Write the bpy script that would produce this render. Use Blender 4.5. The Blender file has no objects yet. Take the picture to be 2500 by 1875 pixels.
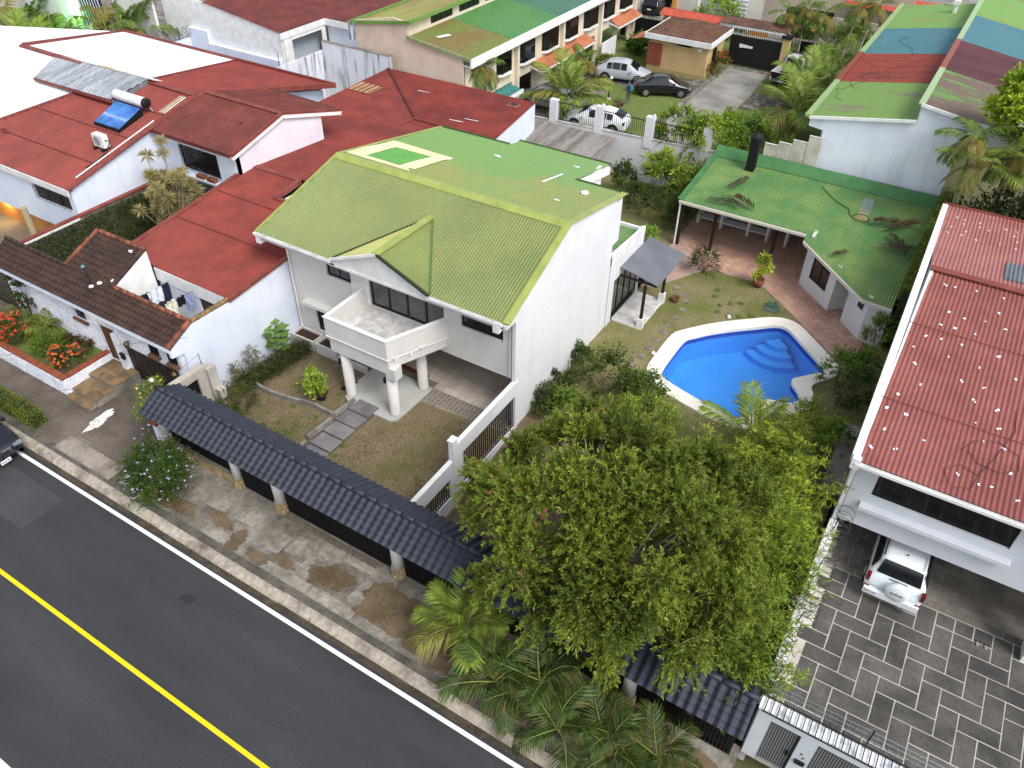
import bpy, math, random
import numpy as np
from mathutils import Vector, Matrix
from mathutils.geometry import tessellate_polygon

SC = bpy.context.scene
COL = SC.collection
R = math.radians
random.seed(11)
rng = np.random.default_rng(11)

# ---------------------------------------------------------------- camera
cam_d = bpy.data.cameras.new('camera')
cam = bpy.data.objects.new('camera', cam_d)
COL.objects.link(cam)
yaw, pitch, roll = R(-31.0244), R(40.3265), R(0.8383)
fw = Vector((math.sin(yaw) * math.cos(pitch), math.cos(yaw) * math.cos(pitch), -math.sin(pitch)))
rt = Vector((math.cos(yaw), -math.sin(yaw), 0))
up = rt.cross(fw)
rt2 = rt * math.cos(roll) + up * math.sin(roll)
up2 = up * math.cos(roll) - rt * math.sin(roll)
cam.matrix_world = Matrix(((rt2.x, up2.x, -fw.x, 0), (rt2.y, up2.y, -fw.y, 0), (rt2.z, up2.z, -fw.z, 22), (0, 0, 0, 1)))
cam_d.sensor_fit = 'HORIZONTAL'
cam_d.sensor_width = 36
cam_d.lens = 36 * 1901 / 2500
cam_d.clip_start = .1
cam_d.clip_end = 1500
SC.camera = cam

# ---------------------------------------------------------------- sky, sun, exposure
SUN_AZ, SUN_EL = 112, 50          # degrees; azimuth measured from +Y towards +X
W = bpy.data.worlds.new('World')
SC.world = W
W.use_nodes = True
wn = W.node_tree
wn.nodes.clear()
sky = wn.nodes.new('ShaderNodeTexSky')
sky.sky_type = 'NISHITA'
sky.sun_disc = False
sky.sun_elevation = R(SUN_EL)
sky.sun_rotation = R(SUN_AZ)
sky.altitude = 1100
sky.air_density = 1.0
sky.dust_density = 5.0
sky.ozone_density = 1.0
hs = wn.nodes.new('ShaderNodeHueSaturation')       # an overcast evening sky is nearly grey
hs.inputs['Saturation'].default_value = .38
bg = wn.nodes.new('ShaderNodeBackground')
bg.inputs['Strength'].default_value = .15
wo = wn.nodes.new('ShaderNodeOutputWorld')
wn.links.new(sky.outputs[0], hs.inputs['Color'])
wn.links.new(hs.outputs[0], bg.inputs['Color'])
wn.links.new(bg.outputs[0], wo.inputs['Surface'])
sun_d = bpy.data.lights.new('sun', 'SUN')
sun_d.energy = 1.4
sun_d.angle = R(25)
sun_d.color = (1, .97, .93)
sun = bpy.data.objects.new('sun', sun_d)
COL.objects.link(sun)
sd = Vector((math.sin(R(SUN_AZ)) * math.cos(R(SUN_EL)), math.cos(R(SUN_AZ)) * math.cos(R(SUN_EL)), math.sin(R(SUN_EL))))
sun.rotation_euler = sd.to_track_quat('Z', 'Y').to_euler()
SC.view_settings.view_transform = 'Standard'
SC.view_settings.look = 'None'
SC.view_settings.gamma = 1
SC.view_settings.exposure = 0.8

# ---------------------------------------------------------------- helpers
def lin(h):
    h = h.lstrip('#')
    o = []
    for i in (0, 2, 4):
        x = int(h[i:i + 2], 16) / 255
        o.append(x / 12.92 if x <= .04045 else ((x + .055) / 1.055) ** 2.4)
    return (o[0], o[1], o[2], 1)

def mat(name, col, rough=.7, col2=None, scale=2., lo=.4, hi=.65, fine=.12, fscale=25., bump=.0, bscale=40., metal=0., spec=.4,
        rnd=0., stretch=(1, 1, 1), streak=None, detail=6, coat=0.):
    """Principled surface: two colours by large noise, a fine value mottling, streaks of dirt, bump."""
    m = bpy.data.materials.new(name)
    m.use_nodes = True
    nt = m.node_tree
    N, L = nt.nodes, nt.links
    b = N['Principled BSDF']
    b.inputs['Roughness'].default_value = rough
    b.inputs['Metallic'].default_value = metal
    b.inputs['Specular IOR Level'].default_value = spec
    b.inputs['Coat Weight'].default_value = coat
    geo = N.new('ShaderNodeNewGeometry')
    c1 = lin(col) if isinstance(col, str) else col
    out = None
    pos = geo.outputs['Position']
    if stretch != (1, 1, 1):
        mp = N.new('ShaderNodeVectorMath'); mp.operation = 'MULTIPLY'
        mp.inputs[1].default_value = stretch
        L.new(pos, mp.inputs[0]); spos = mp.outputs[0]
    else:
        spos = pos
    def mixc(f, a, bcol, typ='MIX'):
        x = N.new('ShaderNodeMix'); x.data_type = 'RGBA'; x.blend_type = typ
        if isinstance(f, (int, float)): x.inputs[0].default_value = f
        else: L.new(f, x.inputs[0])
        for s, v in ((x.inputs[6], a), (x.inputs[7], bcol)):
            if isinstance(v, tuple): s.default_value = v
            else: L.new(v, s)
        return x.outputs[2]
    def ramp(f, a, bb):
        r = N.new('ShaderNodeMapRange'); r.inputs[1].default_value = a; r.inputs[2].default_value = bb
        L.new(f, r.inputs[0]); return r.outputs[0]
    def noise(sc, vec, det=detail, ro=.6):
        n = N.new('ShaderNodeTexNoise'); n.inputs['Scale'].default_value = sc; n.inputs['Detail'].default_value = det
        n.inputs['Roughness'].default_value = ro
        L.new(vec, n.inputs['Vector']); return n.outputs['Fac']
    out = c1
    if col2:
        c2 = lin(col2) if isinstance(col2, str) else col2
        out = mixc(ramp(noise(scale, spos), lo, hi), c1, c2)
    if streak:                       # (colour, amount, x/y frequency)
        sv = N.new('ShaderNodeVectorMath'); sv.operation = 'MULTIPLY'; sv.inputs[1].default_value = (streak[2], streak[2], .25)
        L.new(pos, sv.inputs[0])
        f = ramp(noise(1., sv.outputs[0], 5), .52, .8)
        mu = N.new('ShaderNodeMath'); mu.operation = 'MULTIPLY'; mu.inputs[1].default_value = streak[1]; L.new(f, mu.inputs[0])
        out = mixc(mu.outputs[0], out, lin(streak[0]))
    if fine:
        f = noise(fscale, pos, 3, .7)
        g = N.new('ShaderNodeMapRange'); g.inputs[1].default_value = .3; g.inputs[2].default_value = .7
        g.inputs[3].default_value = 1 - fine; g.inputs[4].default_value = 1 + fine
        L.new(f, g.inputs[0])
        cc = N.new('ShaderNodeCombineColor')
        for i in range(3): L.new(g.outputs[0], cc.inputs[i])
        out = mixc(1., out, cc.outputs[0], 'MULTIPLY')
    if rnd:
        oi = N.new('ShaderNodeObjectInfo')
        g = N.new('ShaderNodeMapRange'); g.inputs[3].default_value = 1 - rnd; g.inputs[4].default_value = 1 + rnd
        L.new(oi.outputs['Random'], g.inputs[0])
        h = N.new('ShaderNodeHueSaturation'); L.new(g.outputs[0], h.inputs['Value'])
        if isinstance(out, tuple): h.inputs['Color'].default_value = out
        else: L.new(out, h.inputs['Color'])
        out = h.outputs[0]
    if isinstance(out, tuple): b.inputs['Base Color'].default_value = out
    else: L.new(out, b.inputs['Base Color'])
    if bump:
        bn = N.new('ShaderNodeBump'); bn.inputs['Strength'].default_value = bump; bn.inputs['Distance'].default_value = .02
        L.new(noise(bscale, pos, 4, .65), bn.inputs['Height']); L.new(bn.outputs[0], b.inputs['Normal'])
    return m

def emat(name, col, strength):
    m = bpy.data.materials.new(name); m.use_nodes = True
    b = m.node_tree.nodes['Principled BSDF']
    b.inputs['Base Color'].default_value = lin(col); b.inputs['Emission Color'].default_value = lin(col)
    b.inputs['Emission Strength'].default_value = strength
    return m

def clearmat(name, tint, gloss=.12, rough=.03):
    """see-through sheet (window glass, water): tinted transparency under a fresnel reflection"""
    m = bpy.data.materials.new(name); m.use_nodes = True
    nt = m.node_tree; N, L = nt.nodes, nt.links
    N.clear()
    t = N.new('ShaderNodeBsdfTransparent'); t.inputs[0].default_value = lin(tint)
    g = N.new('ShaderNodeBsdfGlossy'); g.inputs['Roughness'].default_value = rough
    lw = N.new('ShaderNodeLayerWeight'); lw.inputs[0].default_value = .5       # angle dependent reflection, the same from both sides
    pw = N.new('ShaderNodeMath'); pw.operation = 'POWER'; pw.inputs[1].default_value = 4; L.new(lw.outputs['Facing'], pw.inputs[0])
    fr = N.new('ShaderNodeMath'); fr.operation = 'MULTIPLY_ADD'; fr.inputs[1].default_value = .9; fr.inputs[2].default_value = .03 + gloss * .2; L.new(pw.outputs[0], fr.inputs[0])
    mx = N.new('ShaderNodeMixShader'); o = N.new('ShaderNodeOutputMaterial')
    L.new(fr.outputs[0], mx.inputs[0]); L.new(t.outputs[0], mx.inputs[1]); L.new(g.outputs[0], mx.inputs[2]); L.new(mx.outputs[0], o.inputs[0])
    return m, g

def leafmat(name, trans=.3, rough=.55):
    m = bpy.data.materials.new(name); m.use_nodes = True
    nt = m.node_tree; N, L = nt.nodes, nt.links
    b = N['Principled BSDF']; b.inputs['Roughness'].default_value = rough; b.inputs['Specular IOR Level'].default_value = .3
    a = N.new('ShaderNodeAttribute'); a.attribute_name = 'col'
    L.new(a.outputs['Color'], b.inputs['Base Color'])
    t = N.new('ShaderNodeBsdfTranslucent'); L.new(a.outputs['Color'], t.inputs[0])
    mx = N.new('ShaderNodeMixShader'); mx.inputs[0].default_value = trans
    L.new(b.outputs[0], mx.inputs[1]); L.new(t.outputs[0], mx.inputs[2]); L.new(mx.outputs[0], N['Material Output'].inputs[0])
    return m

class MB:
    def __init__(s): s.v = []; s.f = []
    def add(s, vs, fs):
        n = len(s.v); s.v += [tuple(p) for p in vs]; s.f += [tuple(i + n for i in f) for f in fs]; return s
    def box(s, x0, x1, y0, y1, z0, z1):
        return s.add([(x0, y0, z0), (x1, y0, z0), (x1, y1, z0), (x0, y1, z0), (x0, y0, z1), (x1, y0, z1), (x1, y1, z1), (x0, y1, z1)],
                     [(0, 3, 2, 1), (4, 5, 6, 7), (0, 1, 5, 4), (1, 2, 6, 5), (2, 3, 7, 6), (3, 0, 4, 7)])
    def ext(s, poly, vec):
        n = len(poly); v = Vector(vec)
        a = [Vector(p) for p in poly]; b = [p + v for p in a]
        fs = [tuple(range(n))[::-1], tuple(range(n, 2 * n))] + [(i, (i + 1) % n, n + (i + 1) % n, n + i) for i in range(n)]
        return s.add(a + b, fs)
    def prism(s, poly, z0, z1):
        return s.ext([(p[0], p[1], z0) for p in poly], (0, 0, z1 - z0))
    def bar(s, a, b, w, h=None):
        """square bar from a to b"""
        h = h or w
        a = Vector(a); b = Vector(b); d = (b - a).normalized()
        u = d.cross(Vector((0, 0, 1)))
        if u.length < 1e-3: u = Vector((1, 0, 0))
        u.normalize(); t = u.cross(d).normalized()
        u *= w / 2; t *= h / 2
        return s.ext([a - u - t, a + u - t, a + u + t, a - u + t], b - a)
    def tube(s, path, r, n=6, cap=True):
        P = [Vector(p) for p in path]; k = len(P)
        rs = r if isinstance(r, (list, tuple)) else [r] * k
        vs = []; fs = []
        for i, p in enumerate(P):
            d = (P[min(i + 1, k - 1)] - P[max(i - 1, 0)])
            d = d.normalized() if d.length > 1e-9 else Vector((0, 0, 1))
            u = d.cross(Vector((0, 0, 1)))
            if u.length < 1e-2: u = d.cross(Vector((0, 1, 0)))
            u.normalize(); t = d.cross(u)
            for j in range(n):
                a = 2 * math.pi * j / n
                vs.append(p + (u * math.cos(a) + t * math.sin(a)) * rs[i])
        for i in range(k - 1):
            for j in range(n):
                fs.append((i * n + j, i * n + (j + 1) % n, (i + 1) * n + (j + 1) % n, (i + 1) * n + j))
        if cap: fs += [tuple(range(n))[::-1], tuple(range((k - 1) * n, k * n))]
        return s.add(vs, fs)
    def lathe(s, prof, c=(0, 0, 0), n=16, axis='z'):
        vs = []; fs = []
        for r, z in prof:
            for j in range(n):
                a = 2 * math.pi * j / n
                x, y = r * math.cos(a), r * math.sin(a)
                if axis == 'z': vs.append((c[0] + x, c[1] + y, c[2] + z))
                elif axis == 'x': vs.append((c[0] + z, c[1] + x, c[2] + y))
                else: vs.append((c[0] + x, c[1] + z, c[2] + y))
        for i in range(len(prof) - 1):
            for j in range(n):
                fs.append((i * n + j, i * n + (j + 1) % n, (i + 1) * n + (j + 1) % n, (i + 1) * n + j))
        fs += [tuple(range(n))[::-1], tuple(range((len(prof) - 1) * n, len(prof) * n))]
        return s.add(vs, fs)
    def sheet(s, poly, holes=(), z=0., zf=None):
        """flat sheet with holes"""
        loops = [[Vector((p[0], p[1], 0)) for p in poly]] + [[Vector((p[0], p[1], 0)) for p in h] for h in holes]
        flat = [p for l in loops for p in l]
        tris = []
        for a, b, c in tessellate_polygon(loops):
            if (flat[b] - flat[a]).cross(flat[c] - flat[a]).z < 0: b, c = c, b
            tris.append((a, b, c))
        return s.add([(p.x, p.y, zf(p.x, p.y) if zf else z) for p in flat], tris)
    def wall(s, axis, at, th, u0, u1, z0, z1, holes=()):
        """wall with rectangular openings. axis 'y': plane y=at running along x; axis 'x': plane x=at running along y. th: to the + side"""
        us = sorted({u0, u1, *[min(max(h[i], u0), u1) for h in holes for i in (0, 1)]})
        zs = sorted({z0, z1, *[min(max(h[i], z0), z1) for h in holes for i in (2, 3)]})
        def solid(i, j):
            if not (0 <= i < len(us) - 1 and 0 <= j < len(zs) - 1): return False
            um, zm = (us[i] + us[i + 1]) / 2, (zs[j] + zs[j + 1]) / 2
            return not any(h[0] < um < h[1] and h[2] < zm < h[3] for h in holes)
        def P(u, d, z): return (u, at + d, z) if axis == 'y' else (at + d, u, z)
        for i in range(len(us) - 1):
            for j in range(len(zs) - 1):
                if not solid(i, j): continue
                a, b, c, d = us[i], us[i + 1], zs[j], zs[j + 1]
                for dd in (0, th): s.add([P(a, dd, c), P(b, dd, c), P(b, dd, d), P(a, dd, d)], [(0, 1, 2, 3)])
                if not solid(i - 1, j): s.add([P(a, 0, c), P(a, th, c), P(a, th, d), P(a, 0, d)], [(0, 1, 2, 3)])
                if not solid(i + 1, j): s.add([P(b, 0, c), P(b, th, c), P(b, th, d), P(b, 0, d)], [(0, 1, 2, 3)])
                if not solid(i, j - 1): s.add([P(a, 0, c), P(b, 0, c), P(b, th, c), P(a, th, c)], [(0, 1, 2, 3)])
                if not solid(i, j + 1): s.add([P(a, 0, d), P(b, 0, d), P(b, th, d), P(a, th, d)], [(0, 1, 2, 3)])
        return s

def mesh(name, mb, m, smooth=False):
    me = bpy.data.meshes.new(name)
    me.from_pydata(mb.v, [], mb.f)
    if m: me.materials.append(m)
    if smooth:
        me.polygons.foreach_set('use_smooth', [True] * len(me.polygons))
    me.update()
    return me

def link(o, parent=None):
    COL.objects.link(o)
    if parent is not None:
        o.parent = parent
        if parent.parent is None: o.matrix_parent_inverse = Matrix.Translation(-parent.location)
    return o

def tag(o, label=None, cat=None, group=None, kind=None):
    for k, v in (('label', label), ('category', cat), ('group', group), ('kind', kind)):
        if v: o[k] = v
    return o

def thing(name, label, cat, loc=(0, 0, 0), group=None):
    o = bpy.data.objects.new(name, None); o.empty_display_size = .2
    o.location = loc; COL.objects.link(o)
    return tag(o, label, cat, group)

def part(name, mb, m, parent, smooth=False, kind=None, label=None):
    """mesh part given in world coordinates, below an Empty"""
    o = bpy.data.objects.new(name, mesh(name, mb, m, smooth))
    link(o, parent)
    return tag(o, label, None, None, kind)

def single(name, mb, m, label, cat, group=None, smooth=False):
    o = bpy.data.objects.new(name, mesh(name, mb, m, smooth)); COL.objects.link(o)
    return tag(o, label, cat, group)

def struct(name, mb, m, smooth=False, label=None):
    o = bpy.data.objects.new(name, mesh(name, mb, m, smooth)); COL.objects.link(o)
    return tag(o, label, None, None, 'structure')

def pieces(name, me, mats, parent, limit=300):
    """copies of one small mesh, each its own part; past the limit joined into one part"""
    for i, M in enumerate(mats[:limit]):
        o = bpy.data.objects.new(name, me); link(o, parent)
        o.matrix_basis = M
    rest = mats[limit:]
    if rest:
        v = np.array([x.co[:] for x in me.vertices]); fs = [tuple(p.vertices) for p in me.polygons]
        mb = MB()
        for M in rest:
            mb.add([M @ Vector(p) for p in v], fs)
        o = part(name + '_rest', mb, me.materials[0], parent, kind='stuff')

def copy_tree(o, loc=None, rz=None, label=None, parent=None, scale=None):
    c = o.copy(); COL.objects.link(c)
    if parent is not None: c.parent = parent
    if loc is not None: c.location = loc
    if rz is not None: c.rotation_euler = (0, 0, rz)
    if scale is not None: c.scale = (scale,) * 3 if not isinstance(scale, tuple) else scale
    if label: c['label'] = label
    for ch in list(o.children):
        copy_tree(ch, parent=c)
    return c

def corr(poly, down, pitch=.1, amp=.014, k=5, th=0.):
    """corrugated sheet filling a planar polygon; ribs run along 'down'"""
    P = [Vector(p) for p in poly]
    n = Vector((0, 0, 0))
    for i in range(len(P)):
        a, b = P[i], P[(i + 1) % len(P)]
        n += Vector(((a.y - b.y) * (a.z + b.z), (a.z - b.z) * (a.x + b.x), (a.x - b.x) * (a.y + b.y)))
    n.normalize()
    if n.z < 0: n = -n
    v = Vector(down); v -= n * v.dot(n); v.normalize()
    u = v.cross(n)
    o = P[0]
    Q = [((p - o).dot(u), (p - o).dot(v)) for p in P]
    u0 = min(q[0] for q in Q); u1 = max(q[0] for q in Q)
    st = pitch / k
    us = list(np.arange(u0 + 1e-4, u1 - 1e-4, st)) + [u1 - 1e-4]
    for q in Q: us += [q[0] - 2e-4, q[0] + 2e-4]
    us = sorted(x for x in us if u0 < x < u1)
    def spans(x):
        vs = []
        for i in range(len(Q)):
            a, b = Q[i], Q[(i + 1) % len(Q)]
            if (a[0] <= x) != (b[0] <= x): vs.append(a[1] + (b[1] - a[1]) * (x - a[0]) / (b[0] - a[0]))
        vs.sort(); return [(vs[i], vs[i + 1]) for i in range(0, len(vs) - 1, 2)]
    mb = MB(); prev = None
    for x in us:
        sp = spans(x); w = amp * math.sin(2 * math.pi * x / pitch)
        cur = [(o + u * x + v * a + n * w, o + u * x + v * b + n * w) for a, b in sp]
        if prev and len(prev) == len(cur):
            for (a, b), (c, d) in zip(prev, cur): mb.add([a, b, d, c], [(0, 1, 2, 3)])
        prev = cur
    return mb

# ---- foliage
def leafobj(name, P, D, Ln, Wd, C, m, parent=None, up=None, fold=.0):
    """one mesh of many leaves: P base, D direction, Ln length, Wd width, C colour per leaf"""
    n = len(P)
    D = D / np.maximum(np.linalg.norm(D, axis=1, keepdims=True), 1e-9)
    ref = rng.normal(size=(n, 3)) if up is None else np.tile(up, (n, 1)) + rng.normal(size=(n, 3)) * .35
    Sx = np.cross(D, ref); Sx /= np.maximum(np.linalg.norm(Sx, axis=1, keepdims=True), 1e-9)
    mid = P + D * (Ln * .5)[:, None]
    V = np.empty((n, 4, 3))
    V[:, 0] = P; V[:, 1] = mid + Sx * (Wd / 2)[:, None]; V[:, 2] = P + D * Ln[:, None]; V[:, 3] = mid - Sx * (Wd / 2)[:, None]
    if fold: V[:, 2, 2] -= Ln * fold
    me = bpy.data.meshes.new(name)
    me.vertices.add(n * 4); me.vertices.foreach_set('co', V.reshape(-1).astype(np.float32))
    me.loops.add(n * 4); me.loops.foreach_set('vertex_index', np.arange(n * 4, dtype=np.int32))
    me.polygons.add(n); me.polygons.foreach_set('loop_start', np.arange(0, n * 4, 4, dtype=np.int32))
    ca = me.color_attributes.new('col', 'FLOAT_COLOR', 'POINT')
    cc = np.ones((n, 4, 4), np.float32); cc[:, :, :3] = np.asarray(C)[:, None, :]
    ca.data.foreach_set('color', cc.reshape(-1))
    me.materials.append(m)
    me.update(calc_edges=True)
    o = bpy.data.objects.new(name, me)
    link(o, parent)
    return o

def cmix(a, b, t):
    a = np.array(lin(a)[:3]); b = np.array(lin(b)[:3])
    return a + (b - a) * np.asarray(t)[:, None]

def sphere_dirs(n):
    d = rng.normal(size=(n, 3)); return d / np.linalg.norm(d, axis=1, keepdims=True)

def clumps(center, radii, n_cl, r_cl, n_tw, tw_len, n_lf, lf, cols, spread=.6, upness=.3, shell=.55, flat_bottom=-.75, droop=0.):
    """leaf arrays for a crown: clumps inside an ellipsoid, twigs from each clump, leaves along each twig"""
    c = np.array(center); rad = np.array(radii)
    d = sphere_dirs(n_cl * 3); d = d[d[:, 2] > flat_bottom][:n_cl]
    rho = shell + (1 - shell) * rng.random(len(d)) ** .6
    cc = c + d * rad * rho[:, None] * (1 - r_cl / max(radii) * .6)
    cr = r_cl * rng.uniform(.6, 1.3, len(d))
    tone = rng.random(len(d))
    Ps = []; Ds = []; T = []
    k = rng.integers(0, len(d), n_tw)
    dd = sphere_dirs(n_tw) + d[k] * .7; dd[:, 2] += upness
    dd /= np.linalg.norm(dd, axis=1, keepdims=True)
    base = cc[k] + dd * (cr[k] * rng.uniform(.15, 1., n_tw))[:, None]
    tl = tw_len * rng.uniform(.6, 1.3, n_tw)
    s = rng.random((n_tw, n_lf))
    pos = base[:, None] + dd[:, None] * (s * tl[:, None])[..., None]
    pos[..., 2] -= droop * (s * tl[:, None]) ** 2
    ld = dd[:, None] * (1 - spread) + sphere_dirs(n_tw * n_lf).reshape(n_tw, n_lf, 3) * spread
    tt = np.clip(tone[k][:, None] * .6 + s * .35 + rng.normal(size=s.shape) * .12, 0, 1)
    P = pos.reshape(-1, 3); D = ld.reshape(-1, 3); T = tt.reshape(-1)
    n = len(P)
    Ln = lf[0] * rng.uniform(.7, 1.3, n); Wd = lf[1] * rng.uniform(.7, 1.3, n)
    C = cmix(cols[0], cols[1], T)
    if len(cols) > 2:
        x = rng.random(n) < cols[3]; C[x] = np.array(lin(cols[2])[:3])
    C *= rng.uniform(.85, 1.15, (n, 1))
    return P, D, Ln, Wd, C, (base, dd, tl)

def shrub(name, label, cat, center, radii, n_leaf, lf, cols, group=None, n_cl=14, stems=4, upness=.3, flowers=None, spread=.75, m=None, fbot=-.5):
    """bushy plant: stems, foliage and, if any, flower heads"""
    t = thing(name, label, cat, (center[0], center[1], center[2] - radii[2]), group)
    n_lf = 10
    P, D, Ln, Wd, C, tw = clumps(center, radii, n_cl, min(radii) * .5, max(8, n_leaf // n_lf), min(radii) * .5, n_lf, lf, cols, spread=spread, upness=upness, flat_bottom=fbot)
    P[:, 2] = np.maximum(P[:, 2], center[2] - radii[2] + .02)
    leafobj('foliage', P, D, Ln, Wd, C, m or M_LEAF, t)
    mb = MB()
    b = Vector((center[0], center[1], center[2] - radii[2]))
    for i in range(stems):
        a = random.random() * 6.28
        e = Vector((center[0] + math.cos(a) * radii[0] * .5, center[1] + math.sin(a) * radii[1] * .5, center[2] + radii[2] * .3))
        mb.tube([b + Vector((math.cos(a) * .04, math.sin(a) * .04, 0)), b.lerp(e, .5) + Vector((0, 0, .05)), e], [.025, .018, .008], 5)
    part('stem', mb, M_BARK, t)
    if flowers:
        n, size, fc = flowers
        base, dd, tl = tw
        k = rng.integers(0, len(base), n)
        c0 = base[k] + dd[k] * (tl[k] * 1.05)[:, None]
        c0 = c0[c0[:, 2] > center[2] - radii[2] * .4]
        P2 = np.repeat(c0, 5, axis=0); D2 = sphere_dirs(len(P2)); D2[:, 2] = abs(D2[:, 2]) * .6
        leafobj('blossom', P2 + D2 * .005, D2, np.full(len(P2), size), np.full(len(P2), size * .8), cmix(fc[0], fc[1], rng.random(len(P2))), M_LEAF, t)
    return t

M_LEAF = leafmat('leaf')
M_BARK = mat('bark', '#6b5a48', .9, '#4a3d30', 8, bump=.5, bscale=30)
M_BARKP = mat('bark_pale', '#a39a86', .9, '#7a705f', 6, bump=.4, bscale=30)

def frond_mesh(name, length, droop, n, leaf_len, leaf_w, cols, lift=.9, vee=.5, seed=0, sag=.35, dry=0., tight=False):
    """palm frond along +X from origin: arched rachis and two rows of leaflets"""
    r = np.random.default_rng(seed)
    s = np.linspace(0, 1, 13)
    rx = length * (s - .12 * droop * s ** 3); rz = length * (lift * s - droop * s ** 2 * .9) * .6
    ry = length * .05 * np.sin(s * 3 + seed)
    def at(q): return np.array([np.interp(q, s, rx), np.interp(q, s, ry), np.interp(q, s, rz)])
    V = []; F = []; C = []
    ca, cb = np.array(lin(cols[0])[:3]), np.array(lin(cols[1])[:3])
    cd = np.array(lin('#8a7440')[:3])
    # rachis: a thin three-sided strip
    rc = np.array(lin('#8d9a4a')[:3])
    for i in range(13):
        p = np.array([rx[i], ry[i], rz[i]]); w = .028 * (1 - s[i] * .8) * length / 2
        V += [p + (0, w, 0), p + (0, -w, 0), p + (0, 0, w)]; C += [rc] * 3
        if i:
            b = 3 * i
            for a, c in ((0, 1), (1, 2), (2, 0)): F.append((b - 3 + a, b - 3 + c, b + c, b + a))
    for i in range(n):
        q = .16 + .84 * (i + .5) / n
        p = at(q); t = at(min(q + .02, 1)) - at(q - .02); t /= np.linalg.norm(t)
        ll = leaf_len * (.55 + .9 * math.sin(math.pi * min(1, q * .85 + .12))) * r.uniform(.85, 1.12) * (1.0 if q < .9 else .7)
        for sd_ in (-1, 1):
            side = np.array([-t[1], t[0], 0]) * sd_; side /= max(np.linalg.norm(side), 1e-6)
            d = side * (.8 if not tight else .32) + t * (.45 + .5 * q) + np.array([0, 0, vee * (1 - q * .6)]) + r.normal(size=3) * .06
            d /= np.linalg.norm(d)
            w = leaf_w * r.uniform(.8, 1.15)
            wv = np.cross(d, [0, 0, 1]); wv = wv / max(np.linalg.norm(wv), 1e-6) * w / 2
            m1 = p + d * ll * .45; e = p + d * ll; m1 = m1 - [0, 0, sag * ll * .18]; e = e - [0, 0, sag * ll]
            b = len(V)
            V += [p, m1 + wv, e, m1 - wv]; F.append((b, b + 1, b + 2, b + 3))
            tcol = np.clip(r.normal(.5, .25), 0, 1); c = ca + (cb - ca) * tcol
            isdry = r.random() < dry
            C += [cd if isdry else c] * 2 + [cd if r.random() < .25 + dry else c] + [c]
    me = bpy.data.meshes.new(name); me.from_pydata([tuple(v) for v in V], [], F)
    a = me.color_attributes.new('col', 'FLOAT_COLOR', 'POINT')
    cc = np.ones((len(V), 4), np.float32); cc[:, :3] = np.array(C); a.data.foreach_set('color', cc.reshape(-1))
    me.materials.append(M_LEAF)
    return me

def palm(name, label, base, height, n_fr, fronds, lean=(0, 0), tr=(.11, .07), group=None, trunks=1, spread=.35, elev=(75, -15), scale=1., bark=None, cat='palm'):
    """palm: trunk(s), each carrying a crown of fronds"""
    t = thing(name, label, cat, base, group)
    for k in range(trunks):
        a = 6.28 * k / max(trunks, 1) + .4
        off = Vector((math.cos(a), math.sin(a), 0)) * (spread if trunks > 1 else 0)
        h = height * (1 if trunks == 1 else random.uniform(.65, 1.05))
        b = Vector(base) + off * .4
        top = b + Vector((lean[0], lean[1], h)) + off * (1.2 if trunks > 1 else 0)
        pth = [b.lerp(top, q) + Vector((0, 0, 0)) + off * (.25 * math.sin(q * 3)) for q in (0, .25, .5, .75, 1)]
        part('trunk', MB().tube(pth, [tr[0] * 1.25, tr[0], (tr[0] + tr[1]) / 2, tr[1], tr[1] * .8], 9), bark or M_BARKP, t, True)
        nf = max(4, n_fr // trunks)
        for i in range(nf):
            q = i / max(nf - 1, 1)
            el = elev[0] + (elev[1] - elev[0]) * q + random.uniform(-6, 6)
            az = i * 137.5 + random.uniform(-15, 15) + k * 60
            o = bpy.data.objects.new('frond', fronds[(i + k) % len(fronds)]); link(o, t)
            M = Matrix.Translation(pth[-1]) @ Matrix.Rotation(R(az), 4, 'Z') @ Matrix.Rotation(R(-el + 28), 4, 'Y') @ Matrix.Scale(scale * random.uniform(.85, 1.1), 4)
            o.matrix_basis = M
    return t
# ================================================================ materials
M_ASPH = mat('asphalt', '#313335', .95, '#404244', .5, .36, .72, fine=.36, fscale=28, bump=.4, bscale=60, detail=10, stretch=(.25, 1, 1))
M_CONC = mat('concrete', '#8f897f', .9, '#5e5a54', .9, .35, .62, fine=.2, fscale=14, bump=.4, bscale=30)
M_KERB = mat('kerb_concrete', '#a39a8c', .95, '#625a4e', 1.1, .46, .72, fine=.3, fscale=7, bump=.5, bscale=18)
M_WALK = mat('old_pavement', '#89837a', .95, '#5a534a', .75, .38, .66, fine=.38, fscale=4, bump=.55, bscale=22, detail=10)
M_DRIVE = mat('stained_drive', '#6f655b', .95, '#4d453e', .55, .36, .66, fine=.22, fscale=9, bump=.35, bscale=30)
M_PAD = mat('slab', '#928c83', .95, '#6a645b', 1.0, .4, .66, fine=.32, fscale=5, bump=.45, bscale=30, rnd=.12)
M_DIRT = mat('dry_ground', '#75644f', .95, '#5d4f3c', 1.5, .36, .62, fine=.35, fscale=22, bump=.6, bscale=45)
M_LAWN_DRY = mat('dry_lawn', '#7d6d56', .95, '#63603c', .45, .46, .68, fine=.5, fscale=26, bump=.6, bscale=60)
M_LAWN = mat('rear_lawn', '#847a58', .95, '#6a6e38', .5, .38, .6, fine=.35, fscale=24, bump=.6, bscale=60)
M_GRASS2 = mat('far_lawn', '#5c6f30', .95, '#6d7840', .3, .35, .65, fine=.25, fscale=12, bump=.4)
M_YEL = mat('yellow_paint', '#f0c812', .75, '#8f7a26', 7, .64, .74, fine=.14, fscale=20)
M_WHT = mat('white_paint', '#eceef0', .75, '#8f9294', 7, .66, .76, fine=.1, fscale=20)
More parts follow.
